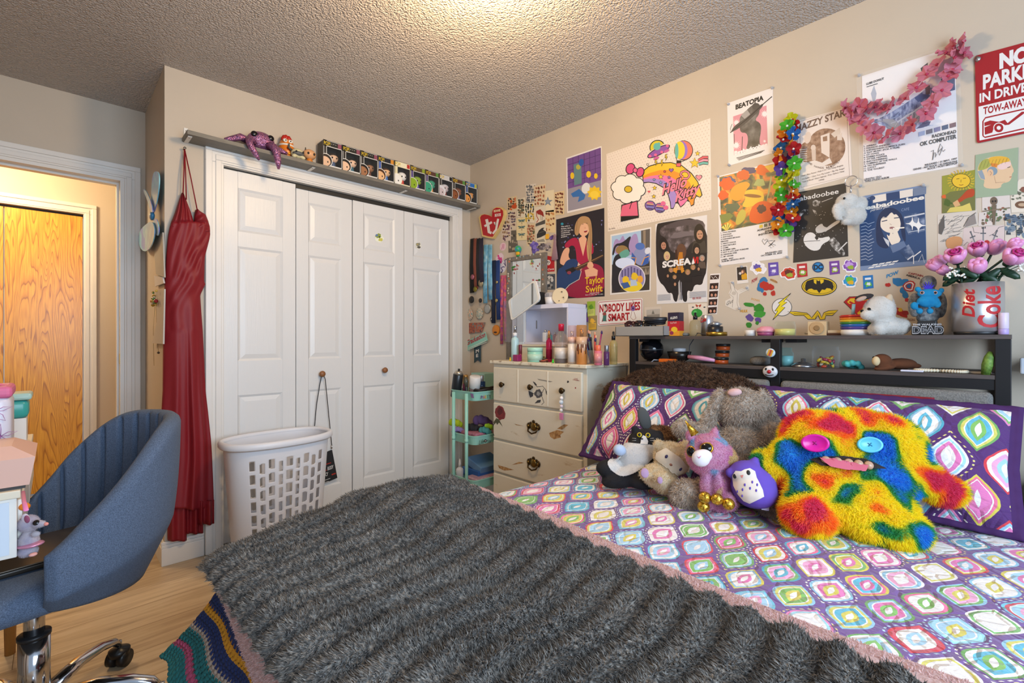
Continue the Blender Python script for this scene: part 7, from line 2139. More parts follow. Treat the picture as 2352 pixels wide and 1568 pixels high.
q=spot(1188,-.362,TT);t=thing('powder_box','magenta cube box near the dresser left front corner','box',q);m=MB();m.box((0,0,.02),(.035,.04,.038),mat('8a2458',.35),bev=.003);m.build('box',t,world=False)
vessel('cream_jar','wide mint green cream jar at the front of the dresser','jar',1229,X,TT,33,36,(CYL(0,.72),mat('8cc4b0',.35)),[('lid',CYL(.72,1,1.02),'a0d0bc',None),('label',[(1.0,.12),(1.0,.55)],'a8c8b4','pale printed label')])
vessel('mist_bottle','slim hot pink mist bottle with gold sprayer','bottle',1261,-.28,TT,72,14,(BOT(.72),glass('d02868',.25)),[('sprayer',[(.45,.76),(.45,.92),(.3,1)],mat('c89060',.3,.7),'gold sprayer'),('label',[(1.0,.1),(1.0,.4)],'a02858',None)])
vessel('remover_bottle','large clear bottle half full of brown liquid with a red cap','bottle',1289,X,TT,90,31,([(.9,0),(1,.02),(1,.55),(.8,.68),(.4,.78),(.38,.82)],glass('e8e0dc',.75)),[('liquid',[(.9,.01),(.95,.03),(.95,.42),(0,.42)],glass('6a4a44',.35),'brown liquid'),('cap',[(.42,.82),(.44,.98),(.40,1)],'b81838','red cap'),('label',[(1.005,.12),(1.005,.40)],'c8c0b8',None)])
vessel('body_mist','clear mist bottle with a white label in front of the orange one','bottle',1314,-.345,TT,88,20,(CYL(0,.66),glass('e8d8c8',.5)),[('label',[(1.0,.05),(1.0,.52)],'d4ccc4',None),('band',[(1.01,.55),(1.01,.70)],'d0a898',None),('cap',CYL(.68,1,.95),glass('f0e0e0',.7),'clear pink cap'),('sprayer',[(.4,.68),(.4,.86)],mat('c8c0bc',.2,.8),None)])
t=vessel('body_mist','orange and gold dripping-pattern mist bottle on the dresser front','bottle',1336,-.345,TT,90,25,(CYL(0,.70),mat('b8783c',.3)),[('shoulder_band',[(1.005,.45),(1.005,.70)],'c8a080',None),('cap',CYL(.70,1,.98),glass('e8c090',.7),'clear amber cap'),('sprayer',[(.35,.70),(.35,.9)],mat('c8a060',.2,.8),None)])
q=spot(1336,-.345,TT);k=kpx(q)
m=MB()
for i in range(9):
 a=R(150+i*16);r=12.6*k;h=(8+14*((i*7)%5)/4)*k;m.cyl((r*math.cos(a),r*math.sin(a),46*k-h),(r*math.cos(a),r*math.sin(a),46*k),.0022,mat('5a2818' if i%3 else 'd8c8b8',.4),6)
m.build('drips',t,world=False,label='dark dripping stripes')
q=spot(1364,-.28,TT);k=kpx(q);t=thing('pencil_cup','clear cup crammed with make-up pencils and brushes on the dresser','cup',q)
m=MB();m.lathe([(16*k,0),(18*k,32*k),(17*k,32*k),(15*k,.003)],glass('ffffff',.85),None,20);m.build('cup',t,world=False)
for i in range(12):
 rg=random.Random(i+40);a=rg.uniform(0,6.28);r0,r1=rg.uniform(2,12)*k,rg.uniform(10,24)*k;h=rg.uniform(48,74)*k
 pc=thing('make_up_pencil','thin make-up pencil or brush standing in the clear cup','pencil',q+Vector((r0*math.cos(a),r0*math.sin(a),.004)),'make-up pencils in the clear cup')
 m=MB();m.cyl((0,0,0),((r1-r0)*math.cos(a),(r1-r0)*math.sin(a),h),.0042,mat(['5a3a8a','242428','b83a34','34505a','6a8ab0','c88a5a','8a2a5a'][i%7],.35),8);m.build('barrel',pc,world=False)
 m=MB();m.ell(((r1-r0)*math.cos(a),(r1-r0)*math.sin(a),h),(.006,.006,.011),mat(['18181a','c89070','3a2a5a','d8a080'][i%4],.5),n=10);m.build('tip',pc,world=False)
vessel('nail_remover','small coral pink bottle with an orange cap by the pencil cup','bottle',1374,-.352,TT,46,18,(CYL(0,.72),mat('c86878',.3)),[('cap',CYL(.72,1,.7),'d86a48','orange cap'),('label',[(1.0,.12),(1.0,.6)],'c88080',None)])
vessel('perfume_bottle','small violet bottle with silver cap right of the coral bottle','bottle',1393,-.33,TT,46,13,(CYL(0,.68),glass('7a4a84',.3)),[('cap',CYL(.68,1,.8),mat('8a8a90',.25,.7),'silver cap')])
vessel('hair_spray','clear yellow spray bottle with black pump at the right end of the dresser','bottle',1409,-.25,TT,76,18,(BOT(.72),glass('d8c890',.45)),[('pump',[(.5,.74),(.5,.86),(.3,.88),(.3,.98),(.2,1)],'141416','black pump'),('label',[(1.0,.1),(1.0,.55)],glass('e8e4d0',.4),None)])
for nm,lab,px,cc in(('frog_figure','tiny bright green figure on the dresser front edge',1270,'38b828'),('duck_figure','tiny yellow figure at the dresser left front corner',1172,'d8b018')):
 q=spot(px,-.372,TT);t=thing(nm,lab,'figurine',q);m=MB();m.ell((0,0,.008),(.007,.007,.008),mat(cc,.3),n=10);m.ell((0,0,.018),(.005,.005,.005),mat(cc,.3),n=10);S=Skin(m,.0015,2);m=MB();m.geo(S.g,mat(cc,.3));m.build('body',t,world=False)
q=spot(1252,-.30,TT);t=thing('bead_bracelets','tangle of dark and coral bead bracelets behind the mint jar','bracelet',q);m=MB()
for i in range(4):m.tube([(.02*math.cos(a)+.012*(i-1.5),.03*math.sin(a)+.01*i,.005+.006*i+.003*math.sin(3*a))for a in[2*math.pi*j/20 for j in range(20)]],.004,mat(['5a2a20','b85a44','2a2422','7a6a40'][i],.4),6,closed=True)
m.build('loops',t,world=False)
# jewellery vitrine on a cream box
ya,yb=onx(1300,800,-.22).y,onx(1194,800,-.22).y
t=thing('cream_box','cream keepsake box under the white display cabinet on the dresser','box',(-.13,(ya+yb)/2,TT));m=MB();m.bb((-.235,ya+.02,TT),(-.03,yb-.0,TT+.085),M_worn,bev=.004);m.build('box',t);m=MB();m.bb((-.24,ya+.015,TT+.085),(-.026,yb+.004,TT+.097),M_worn,bev=.003);m.build('lid',t)
z0=TT+.098;z1=onx(1250,699,-.22).z
t=thing('display_cabinet','white corner display cabinet with clear curved front on the dresser','cabinet',(-.13,(ya+yb)/2,z0));W2=mat('c8c8d8',.35)
m=MB();m.bb((-.035,ya,z0),(-.03,yb,z1),W2);m.bb((-.199,ya+.0008,z0+.012),(-.036,ya+.012,z1-.024),W2);m.bb((-.169,yb-.006,z0+.012),(-.036,yb-.0008,z1-.024),W2)
pl=[(-.03,yb),(-.17,yb),(-.215,yb-.03),(-.23,(ya+yb)/2),(-.215,ya+.03),(-.20,ya),(-.03,ya)]
m.prism(pl,z0,z0+.012,W2);m.prism(pl,z1-.024,z1,W2);m.build('case',t)
m=MB();fr=[(-.178,yb-.006),(-.212,yb-.032),(-.226,(ya+yb)/2),(-.212,ya+.032),(-.20,ya+.012)]
for(a,b_)in zip(fr,fr[1:]):m.add([(a[0],a[1],z0+.012),(b_[0],b_[1],z0+.012),(b_[0],b_[1],z1-.024),(a[0],a[1],z1-.024)],[(0,1,2,3)],glass('ffffff',.9))
m.build('clear_front',t,label='clear curved front');m=MB();m.box((-.228,(ya+yb)/2+.035,(z0+z1)/2),(.006,.006,.05),mat('5a5a60',.4),bev=.002);m.build('handle',t)
for i,(dy,h,w_,cc)in enumerate(((.035,.075,.026,'d0d4dc'),(-.005,.055,.022,'3a8a94'),(-.045,.10,.018,'5a6a5a'),(.0,.06,.02,'8a6a7a'))):
 pb=thing('perfume_bottle',['square clear perfume bottle inside the display cabinet','teal perfume bottle inside the display cabinet','tall green bottle at the back of the display cabinet','mauve bottle at the back of the display cabinet'][i],'bottle',(-.15+(.05 if i>1 else 0),(ya+yb)/2+dy,z0+.0125))
 m=MB();m.box((0,0,h*.4),(w_,w_,h*.8),mat(cc,.15),bev=.004);m.build('body',pb,world=False);m=MB();m.cyl((0,0,h*.8),(0,0,h),w_*.3,mat('a8a8b0',.2,.8),12);m.build('cap',pb,world=False)
q=spot(1265,-.15,z1);k=kpx(q);t=thing('sugar_jar','white ribbed jar with clear lid on top of the display cabinet','jar',q);m=MB();m.lathe([(12*k,0),(14*k,18*k),(13.5*k,18*k)],mat('d4d4d8',.4),None,24);m.build('body',t,world=False);m=MB();m.lathe([(14*k,18*k),(14*k,26*k),(10*k,29*k),(0,30*k)],glass('f0f0f4',.6),None,24);m.build('lid',t,world=False)
q=spot(1243,-.13,z1);k=kpx(q);t=thing('camera_case','black angular case on the display cabinet behind the white jar','case',q);m=MB();m.prism([(-16*k,0),(16*k,0),(18*k,28*k),(-2*k,33*k),(-18*k,22*k)],-.02,.02,mat('1c1c20',.5),mat4((0,0,0),(R(90),0,R(-90))));m.build('case',t,world=False)
q=spot(1287,-.16,z1);k=kpx(q);t=thing('hand_fan','cream round painted fan propped on the display cabinet','fan',q);m=MB();m.lathe([(0,0),(19*k,0),(19*k,.004),(0,.004)],mat('d0c0a0',.6),mat4((0,0,19*k),(R(90),0,R(-70))),30,False)
for a in(30,120,200,280):m.ell((0,0,0),(.006,.004,.0035),mat('5a4a34',.6),mat4((-.004+0*k,11*k*math.cos(R(a)),19*k+11*k*math.sin(R(a)))),n=8)
m.build('disc',t,world=False)
# framed mirror and tray mirror
def slab(pts,x,th,m,mb=None,lean=0.0):
 mb=mb or MB();f=[onx(*p_,x)for p_ in pts];b_=[p_+Vector((th,0,0))for p_ in f];n=len(f)
 mb.add(f+b_,[tuple(range(n)),tuple(range(2*n-1,n-1,-1))]+[(i,(i+1)%n,n+(i+1)%n,n+i)for i in range(n)],m);return mb
M_mir=mat('d8dcdc',.03,1.0)
t=thing('framed_mirror','grey framed mirror covered in stickers leaning on the wall behind the dresser items','mirror',onx(1205,832,-.02))
fo=[c('H',*a)for a in((130,175),(612,100),(605,1250),(122,1445))];fi=[c('H',*a)for a in((178,218),(552,172),(548,1230),(170,1400))]
m=MB();f=[onx(*p_,-.022)for p_ in fo]+[onx(*p_,-.022)for p_ in fi];b_=[p_+Vector((.018,0,0))for p_ in f]
m.add(f+b_,[(i,(i+1)%4,4+(i+1)%4,4+i)for i in range(4)]+[(8+i,8+(i+1)%4,(i+1)%4,i)for i in range(4)]+[(4+i,4+(i+1)%4,12+(i+1)%4,12+i)for i in range(4)]+[(8+i,12+i,12+(i+1)%4,8+(i+1)%4)for i in range(4)],noisemat('grey_wood_frame',['655d53','7c746a'],scale=30,rough=.6));m.build('frame',t)
slab(fi,-.012,.004,M_mir).build('glass',t,label='mirror glass')
p=Print('x',-.0125,'H',off=1e-4)
for i in range(26):rg=random.Random(i+7);x=rg.uniform(190,330)if i<10 else rg.uniform(440,540);p.ell(x,rg.uniform(200,370)if i<10 else rg.uniform(200,560),rg.uniform(5,20),rg.uniform(4,15),rg.choice(['8a2a24','a8565a','3a6a34','b8a0a8','c8b0b4','2a2224','b85a48']),9,jag=.3,seed=i)
p.ell(213,288,28,12,'3a7a34',rot=-25);p.mb.build('stickers',t)
p=Print('x',-.0225,'H',off=1e-4)
for i in range(30):rg=random.Random(i+70);a=i/30;x,y=(150+rg.uniform(-12,12),220+i*30)if i<14 else((170+(i-14)*42,185-(i-14)*7+rg.uniform(-8,8))if i<24 else(578,200+(i-24)*60));p.ell(x,y,9,12,rg.choice(['b8b0a8','8aa0a8','c86a4a','d0c8b8','6a6a7a','a89aa4']),8,jag=.3,seed=i)
p.mb.build('stickers',t)
t=thing('tray_mirror','tilted white rimmed tray mirror propped before the display cabinet','mirror',onx(1205,735,-.275))
ro=[c('H',*a)for a in((150,730),(152,705),(166,688),(445,468),(465,458),(485,462),(494,480),(532,660),(530,690),(515,715),(215,935),(195,943),(180,932))]
cx_,cy_=sum(a[0]for a in ro)/13,sum(a[1]for a in ro)/13
slab(ro,-.275,.012,mat('d4d4d0',.35)).build('rim',t);slab([(cx_+(x-cx_)*.88,cy_+(y-cy_)*.88)for x,y in ro],-.2765,.003,M_mir).build('glass',t,label='mirror glass')
t=thing('acrylic_stand','clear acrylic organizer hanging left of the framed mirror','organizer',onx(1168,785,-.06));slab([(1157,690),(1182,690),(1180,785),(1159,785)],-.06,.03,glass('f4f4f8',.88)).build('box',t)

# ------------------------------------------------------------------ wall things by the corner
hs=thing('heart_sign','red heart tag sign with yellow edge and white letters on the corner wall','sign',onx(1128,545,-.02))
HO=[(318,450),(312,415),(330,385),(370,372),(430,385),(470,405),(475,340),(490,305),(530,285),(580,290),(618,325),(622,380),(600,450),(555,550),(480,668),(420,660),(350,640)]
ho=[c('G',*a)for a in HO];gx,gy=sum(a[0]for a in HO)/len(HO),sum(a[1]for a in HO)/len(HO)
slab(ho,-.026,.025,mat('d0b070',.5)).build('board',hs)
p=Print('x',-.0262,'G',off=1e-4);p.poly([(gx+(x-gx)*.90,gy+(y-gy)*.92)for x,y in HO],'a8141c')
p.line([(405,435),(425,520),(435,590),(465,600)],34,'d8d0c8');p.line([(380,520),(470,470)],26,'d8d0c8');p.line([(500,470),(520,530),(545,430)],24,'d8d0c8');p.line([(545,430),(520,560),(480,610)],24,'d8d0c8');p.text('BEANIE',(492,352),(572,340),26,'d8c8a0',.04);p.text('BOOS',(505,405),(578,395),32,'d8d0c8',.05);p.mb.build('face',hs)
def strap(name,lab,cols,px0,px1,y0,y1,x=-.012,n=2,ends=None,group=None,cat='lanyard'):
 t=thing(name,lab,cat,onx((px0+px1)/2,y1,x),group)
 w_=(px1-px0)/n
 for i in range(n):
  m=MB();a,b_=onx(px0+w_*(i+.5),y0,x),onx(px0+w_*(i+.5)+(2 if i else-1),y1-i*8,x-.006*i);wd=abs(onx(px0+w_,y0,x).y-onx(px0,y0,x).y)*(.52 if n<3 else.75)
  m.tube([a,(a+b_)/2+Vector((-.006,0,0)),b_],wd,cols[i%len(cols)]if not isinstance(cols[0],str)else mat(cols[i%len(cols)],.6),8,flat=.16);m.build('ribbon',t)
 for(px,py,r,cc)in ends or[]:
  q=onx(px,py,x-.014);m=MB();k=kpx(q);m.lathe([(0,0),(r*k,0),(r*k*1.02,.003),(r*k,.006),(0,.007)],mat(cc,.3,.6 if cc[0]in '8b' else 0),mat4(q,(0,R(-90),0)),20);m.build('medal',t)
 return t
strap('lanyard','bunch of black lanyards with badges hanging under the heart sign',['18171a','8a4a3a','1c1b20','2a2438'],1082,1108,548,672,n=4,ends=[(1086,636,6,'b06a7a'),(1105,650,8,'b0a080'),(1084,688,8,'242426'),(1104,690,5,'242426'),(1092,664,6,'8a8030')])
strap('lanyard','sky blue tie-dyed lanyard with paw prints on the corner wall',[noisemat('tie_dye_blue',['3a8ab8','78b4d0','a8ccd8'],scale=25,rough=.6)],1111,1130,562,696,n=2)
strap('lanyard','navy starred lanyard hanging between the blue and pink lanyards',['14203c','1c3a78'],1130,1148,598,742,n=2,ends=[(1142,648,3,'b8a870'),(1141,690,4,'b8a870')])
strap('lanyard','pink and purple patterned lanyard beside the framed mirror',[noisemat('pink_purple_print',['5a4a9a','c8507c','d8885a'],scale=45,rough=.6,stretch=(1,1,1))],1150,1163,632,790,n=2)
for nm,lab,cat,px,py,r,cc,m2 in(('silver_medal','round silver medal under the blue lanyard','medal',1120,709,11,'a8a8a4',.7),('orange_badge','round orange badge hanging below the navy lanyard','badge',1140,758,12,'c87a1c',0),('photo_tag','small dark tag with white letters below the navy lanyard','tag',1131,733,6,'3a3a40',0)):
 t=thing(nm,lab,cat,onx(px,py+r,-.012));q=onx(px,py,-.004);k=kpx(q);m=MB();m.lathe([(0,0),(r*k,0),(r*k,.006),(r*k*.8,.009),(0,.008)],mat(cc,.4,m2),mat4(q,(0,R(-90),0)),24);m.build('disc',t)
 if nm=='orange_badge':m=MB();[m.ell((0,0,0),(.002,r*k*.5,r*k*.16),mat('3a2418',.5),mat4((q.x-.010,q.y,q.z+dz*k)),n=8)for dz in(-5,)];m.build('stripe',t)
 if nm=='photo_tag':p=Print('x',-.0135,'Z',off=1e-4);p.text('AC',(1127,735),(1136,734),5,'d8d4d0',.03);p.mb.build('lettering',t)
gr=thing('graduation_ribbon','rosette ribbon with mint graduation banner and a dark tail on the corner wall','rosette',onx(1090,830,-.02))
for(px,py,cc)in((1078,722,'c88a7a'),(1101,720,'4aa0a4')):
 m=MB();q=onx(px,py,-.012);k=kpx(q)
 for i in range(14):a=2*math.pi*i/14;m.ell((0,0,0),(.008,5*k,3*k),mat([cc,'d0b8a0','3a8a90'][i%3],.6),Matrix.Translation(q+Vector((0,math.cos(a)*8*k,math.sin(a)*9*k)))@Matrix.Rotation(a,4,'X'),n=8)
 m.ell(q,(.012,8*k,9*k),mat('c8b49c',.6),n=14);S=Skin(m,.003,0);m2=MB();m2.geo(S.g,noisemat('rosette_'+cc,[cc,'d0b8a0','3a8a90'],scale=90,rough=.6));m2.build('rosette',gr)
slab([(1068,742),(1113,740),(1106,762),(1075,766)],-.012,.008,noisemat('ribbon_print',['2a8a90','b8603c','3a4a5a'],scale=60,rough=.6)).build('ribbon',gr)
slab([c('V',*a)for a in((170,1310),(320,1235),(338,1300),(185,1380))],-.024,.006,mat('8ac4b4',.5)).build('banner',gr,label='mint banner')
p=Print('x',-.0245,'V',off=1e-4);p.text('Graduation',(176,1340),(322,1270),38,'a8283c',.03,.2);p.line([(190,1362),(330,1300)],4,'d8d4c8');p.line([(190,1374),(334,1312)],4,'d8d4c8');p.mb.build('lettering',gr)
slab([(1089,790),(1104,787),(1104,832),(1096,826),(1089,833)],-.010,.003,noisemat('dark_ribbon_print',['1c2a34','2a4a50','3a3a5a'],scale=80,rough=.6)).build('tail',gr)
p=Print('x',-.0105,'V',off=1e-4);p.text('M',(248,1398),(272,1392),24,'d8d4d0',.03);p.text('E',(250,1432),(268,1428),24,'d8d4d0',.03);p.mb.build('lettering',gr)
t=thing('globe_charm','small blue and green globe charm above the framed mirror','charm',onx(1190,588,-.02));q=onx(1190,572,-.018);k=kpx(q)
m=MB();m.ell(q,8.5*k,noise_pal('globe_paint',[(.42,'1a78a8'),(.52,'2a9a5a')],60.0,rough=.4));m.build('ball',t);m=MB();m.ell(q+Vector((-.004,0,-10*k)),(4*k,6*k,5*k),mat('d8a020',.4),n=12);m.build('body',t);m=MB();m.ell(q+Vector((0,0,-15*k)),(4*k,5*k,3*k),mat('1a8a4a',.4),n=10);m.build('feet',t)
t=thing('net_pouch','pale pink gauze pouch hanging beside the dark concert poster','pouch',onx(1273,598,-.012));m=MB();q=onx(1274,540,-.010);k=kpx(q);m.lathe([(3*k,2*k),(5*k,-8*k),(3*k,-12*k),(6*k,-30*k),(10*k,-56*k),(0,-58*k)],glass('d8bcc4',.55),Matrix.Translation(q),14,sx=.35);m.build('gauze',t)
m=MB();m.box(onx(1257,543,-.008),(.006,10*k,12*k),mat('d8a028',.5),bev=.002);m.build('gold_tag',None,'small orange tag stuck at the lower edge of the card collage','tag')
# ------------------------------------------------------------------ things on the headboard
HT,HM,HXX=1.1185,.9925,-.11
def lq(px,z,x=HXX):q=onx(px,770,x);return Vector((q.x,q.y,z))
q=lq(1483,HT,-.15);w_=abs(onx(1537,770,-.15).y-onx(1428,770,-.15).y)
t=thing('sunglasses_tray','grey open tray overhanging the left end of the headboard top','tray',q);G=mat('8f8d8a',.5)
m=MB();m.bb((-.07,-w_/2,0),(.07,w_/2,.004),G)
for a,b_ in(((-.07,-w_/2,0),(-.066,w_/2,.048)),((.066,-w_/2,0),(.07,w_/2,.048)),((-.07,-w_/2,0),(.07,-w_/2+.004,.048)),((-.07,w_/2-.004,0),(.07,w_/2,.048))):m.bb(a,b_,G)
m.build('tray',t,world=False)
for i,(dy,cc,lab)in enumerate(((.06,'3a1c20','maroon sunglasses lying in the grey tray'),(.0,'1c1a1c','black sunglasses lying in the middle of the grey tray'),(-.055,'2a2a2e','dark coiled belt lying at the right of the grey tray'))):
 t=thing('sunglasses' if i<2 else 'belt',lab,'sunglasses' if i<2 else 'belt',q+Vector((0,dy,.005)))
 if i<2:
  for s_ in(-1,1):m=MB();m.lathe([(0,0),(.022,0),(.022,.004),(0,.005)],mat(cc,.15),mat4((-.02,s_*.025,.055),(R(60),0,R(-80))),16);m.build('lens',t,world=False)
  m=MB();m.tube([(-.02,-.05,.06),(-.02,0,.07),(-.02,.05,.06)],.003,mat(cc,.3),6);m.tube([(-.02,-.05,.06),(.05,-.05,.03)],.0025,mat(cc,.3),6);m.tube([(-.02,.05,.06),(.05,.045,.03)],.0025,mat(cc,.3),6);m.tube([(0,0,0),(-.02,0,.06)],.003,mat(cc,.3),6);m.build('frame',t,world=False)
 else:
  m=MB();m.tube([(.0+(.03+.002*j/6)*math.cos(j*.35),(.04+.002*j/6)*math.sin(j*.35),.045+.0007*j)for j in range(60)],.009,mat(cc,.35),6,flat=.25);m.ell((-.02,.02,.02),(.012,.012,.02),mat(cc,.4));m.build('strap',t,world=False)
def hv(name,lab,cat,px,z,hpx,wpx,body,parts=(),x=HXX):return vessel(name,lab,cat,px,x,z,hpx,wpx,body,list(parts))
q=lq(1552,HT,-.14);k=kpx(q);t=thing('juice_carton','small juice carton with red band and orange fruit picture on the headboard','carton',q)
m=MB();m.box((0,0,27*k),(.045,.06,54*k),mat('2c2438',.4),bev=.002);m.box((0,0,23*k),(.0458,.0608,22*k),mat('b0242c',.4));m.box((0,0,9*k),(.0456,.0606,17*k),mat('d8902c',.4));m.build('carton',t,world=False)
p=Print('x',q.x-.0232,'E',off=1e-4);p.text('ALLEN\u2019S',(596,705),(672,697),24,'d8d4d0',.03);p.text('Fruit Punch',(598,755),(664,748),20,'d8c8c0',0);p.ell(640,815,34,30,'d8b028');p.ell(612,850,20,20,'8a2a4a');p.mb.build('print',t)
hv('pebble','grey pebble beside the juice carton on the headboard','stone',1574,HT,8,22,([(0,0),(.8,.1),(1,.5),(.6,.95),(0,1)],mat('6a6c6c',.7)))
hv('pump_bottle','clear pump bottle with black top before the silver can','bottle',1597,HT,56,26,([(.9,0),(1,.03),(1,.5),(.8,.62),(.3,.68)],glass('e0dcc8',.75)),[('pump',[(.38,.68),(.38,.82),(.2,.84),(.2,.96),(0,.97)],'141418','black pump')])
t=hv('soda_can','silver soda can with red lettering behind the pump bottle','can',1624,HT,48,27,([(.8,0),(1,.06),(1,.88),(.8,.97),(.78,1)],mat('b4b4b8',.3,.8)),x=-.05);q=lq(1624,HT,-.05);p=Print('x',q.x-.031,'E',off=1e-4);p.text('Coke',(918,742),(978,722),44,'a01c20',.04,.2);p.mb.build('lettering',t)
hv('candle_tin','round black candle tin with tilted silver lid','tin',1643,HT,22,34,(CYL(0,1),mat('1c1c20',.3)),[('lid',[(.5,1.0),(.9,1.25),(.3,1.5),(0,1.5)],mat('a0a4ac',.2,.8),'silver lid')],x=-.10)
hv('gold_disc','flat gold jar top lying at the headboard front edge','jar top',1646,HT,9,46,(CYL(0,1),mat('b08c3c',.25,.9)),x=-.165)
hv('cream_pot','small white pot left of the pink hair brush','pot',1723,HT,13,24,(CYL(0,1),mat('d0ccc8',.4)))
t=hv('hair_brush','pink palm hair brush standing bristles down on the headboard','brush',1759,HT,22,40,([(.95,.38),(1,.5),(.9,.75),(.5,.97),(0,1)],mat('d08a98',.35)),[('bristles',[(.85,0),(.9,.38)],'9a4a70','dark pink bristles')])
hv('candle_jar','clear jar with pale yellow candle wax on the headboard top','candle',1803,HT,32,44,([(.95,0),(1,.03),(1,.75),(.92,.8),(.92,1)],glass('f4f6f0',.97)),[('wax',[(.93,.03),(.94,.48),(0,.5)],'d0c478','pale yellow wax')])
q=lq(1880,HT,-.10);k=kpx(q);t=thing('wooden_music_box','square pale wood crank box with a round disc on the headboard','box',q);m=MB();m.box((0,0,16*k),(.045,37*k,32*k),mat('c4a880',.6),bev=.001);m.build('case',t,world=False);m=MB();m.lathe([(0,0),(14*k,0),(14*k,.004),(0,.005)],mat('b08e64',.6),mat4((-.0225,0,17*k),(0,R(-90),0)),28,False);m.lathe([(0,.005),(6*k,.005),(5*k,.008),(0,.008)],mat('8a6a44',.6),mat4((-.0225,0,17*k),(0,R(-90),0)),20,False);m.build('disc',t,world=False);m=MB();m.tube([(-.0,20*k,4*k),(0,27*k,4*k),(0,27*k,7*k)],.002,mat('8a8478',.3,.8),6);m.build('crank',t,world=False)
q=lq(1920,HT);k=kpx(q);t=thing('wood_brush','small dark wooden brush lying beside the wooden box','brush',q);m=MB();m.box((0,0,3*k),(.025,36*k,6*k),mat('4a2c1c',.5),bev=.003);m.build('back',t,world=False);m=MB();m.box((0,0,9*k),(.02,30*k,6*k),mat('c0a888',.8));m.build('bristles',t,world=False)
q=lq(1966,HT,-.13);k=kpx(q);t=thing('rainbow_cake','ceramic rainbow cake slice with a blue candle on the headboard','ornament',q)
for i,cc in enumerate(('d4d0cc','4a3a7a','2a5a9a','3a7a3a','d0b02a','d87a24','b02a24')):m=MB();z=[0,13,19,25,30,35,40][i]*k;h=(13 if i==0 else 7)*k;m.lathe([(28*k+.0005*i,z),(30*k+.0008*i,z+h*.5),(29*k,z+h)],mat(cc,.2),None,26,sx=.7);m.build('layer',t,world=False,label=('white','purple','blue','green','yellow','orange','red')[i]+' layer')
m=MB();m.cyl((0,6*k,45*k),(0,4*k,72*k),3.6*k,mat('8ab8c4',.3));m.build('candle',t,world=False,label='pale blue candle')
# white puppy
M_pup=soft(noisemat('white_plush',['e2dcd4','eeeae4'],scale=30,rough=.95));t=thing('puppy_plush','white puppy plush with one dark ear sitting on the headboard top','plush toy',lq(2040,HT));Z=kpx(lq(2040,HT,-.13))*FPX
m=MB()
for a in((2020,712,Z,34,32,.04),(1994,722,Z-.02,16,12,.02),(2040,748,Z,32,22,.04),(2066,750,Z,20,20,.035),(2022,752,Z-.02,17,17,.02),(2006,756,Z,11,13,.018),(2044,700,Z,10,20,.012)):be(m,*a)
S=Skin(m,.004,4);m=MB();m.keepn=True;m.geo(S.g,M_pup);fur(m,S.g,M_pup,22000,.004,.0009,comb=(0,0,-.6),combk=.4,rnd=.5,seed=91,seg=1);m.build('body',t)
S.disc(1996,711,3.5,4,EYE,.003,lift=.003).build('eye',t);S.disc(1980,714,3.5,3,EYE,.004,lift=.003).build('nose',t)
m=MB();be(m,1985,682,Z+.01,22,7,.012,mat('2a2422',.9),rot=-12);be(m,1978,686,Z,13,5,.008,mat('a88a78',.9),rot=-20);m.build('ear',t,label='dark ear');m=MB();be(m,2040,690,Z-.015,9,16,.01,mat('b8a084',.9),rot=20);m.build('ear',t,label='tan ear')
# grey bust on a lettered base, little blue monster in its arms
t=thing('zombie_bust','grey sculpted bust on a black lettered base on the headboard','ornament',lq(2130,HT));Z=kpx(lq(2130,HT,-.10))*FPX;M_bu=noisemat('grey_sculpt',['3a3c3e','6a6c6e','8a8a88'],scale=90,rough=.6,bump=.8,bscale=120,dist=.004)
m=MB();be(m,2132,650,Z+.01,17,18,.02);be(m,2130,690,Z+.01,34,30,.025);be(m,2160,700,Z,12,30,.018);be(m,2100,700,Z,12,28,.018);be(m,2130,724,Z+.01,24,24,.025);S=Skin(m,.003,2);m=MB();m.geo(S.g,M_bu);m.build('figure',t)
q=lq(2130,HT);m=MB();b0=30*Z/FPX;m.box(q+Vector((0,0,.016)),(.05,74*Z/FPX*.72,.032),mat('18181a',.4),bev=.003);m.box(q+Vector((0,0,.04)),(.044,46*Z/FPX*.72,.018),mat('222224',.5),bev=.003);m.build('base',t)
p=Print('x',q.x-.0255,'F',off=1e-4);p.text('THE WALKING',(1090,772),(1395,768),18,'b8b8bc',.03);p.text('DEAD',(1085,856),(1420,856),74,'c0c0c4',.05);p.text('DEAD',(1089,853),(1416,853),68,'3a3c42',.02);p.mb.build('lettering',t)
t=thing('blue_monster_plush','small bright blue monster plush held by the grey bust','plush toy',ond(2128,716,Z-.05));M_bm=soft(noisemat('bright_blue_plush',['1a86b8','2a9cc8'],scale=40,rough=.95))
m=MB();be(m,2135,674,Z-.045,28,11,.016);be(m,2108,664,Z-.045,6,6,.007);be(m,2162,667,Z-.045,6,6,.007);be(m,2132,692,Z-.045,26,14,.016);be(m,2100,702,Z-.045,8,9,.009);be(m,2112,714,Z-.05,7,7,.008);be(m,2136,714,Z-.05,7,7,.008);be(m,2152,698,Z-.045,9,9,.009)
S=Skin(m,.002,3);m=MB();m.geo(S.g,M_bm);m.build('body',t)
for x in(2118,2148):e=S.disc(x,672,4,4,mat('b88a80',.3),.002).build('eye',t);S.disc(x,672,2.6,2.6,EYE,.0025,lift=.001).build('pupil',e)
m=MB();gtuft=[ond(2132+14*math.cos(a),656+10*math.sin(a),Z-.04)for a in[i*.6 for i in range(11)]];[m.tube([ond(2132,664,Z-.04),g_],[.004,.0008],mat('3a2aa0',.8),5)for g_ in gtuft];m.build('tuft',t,label='violet hair tuft')
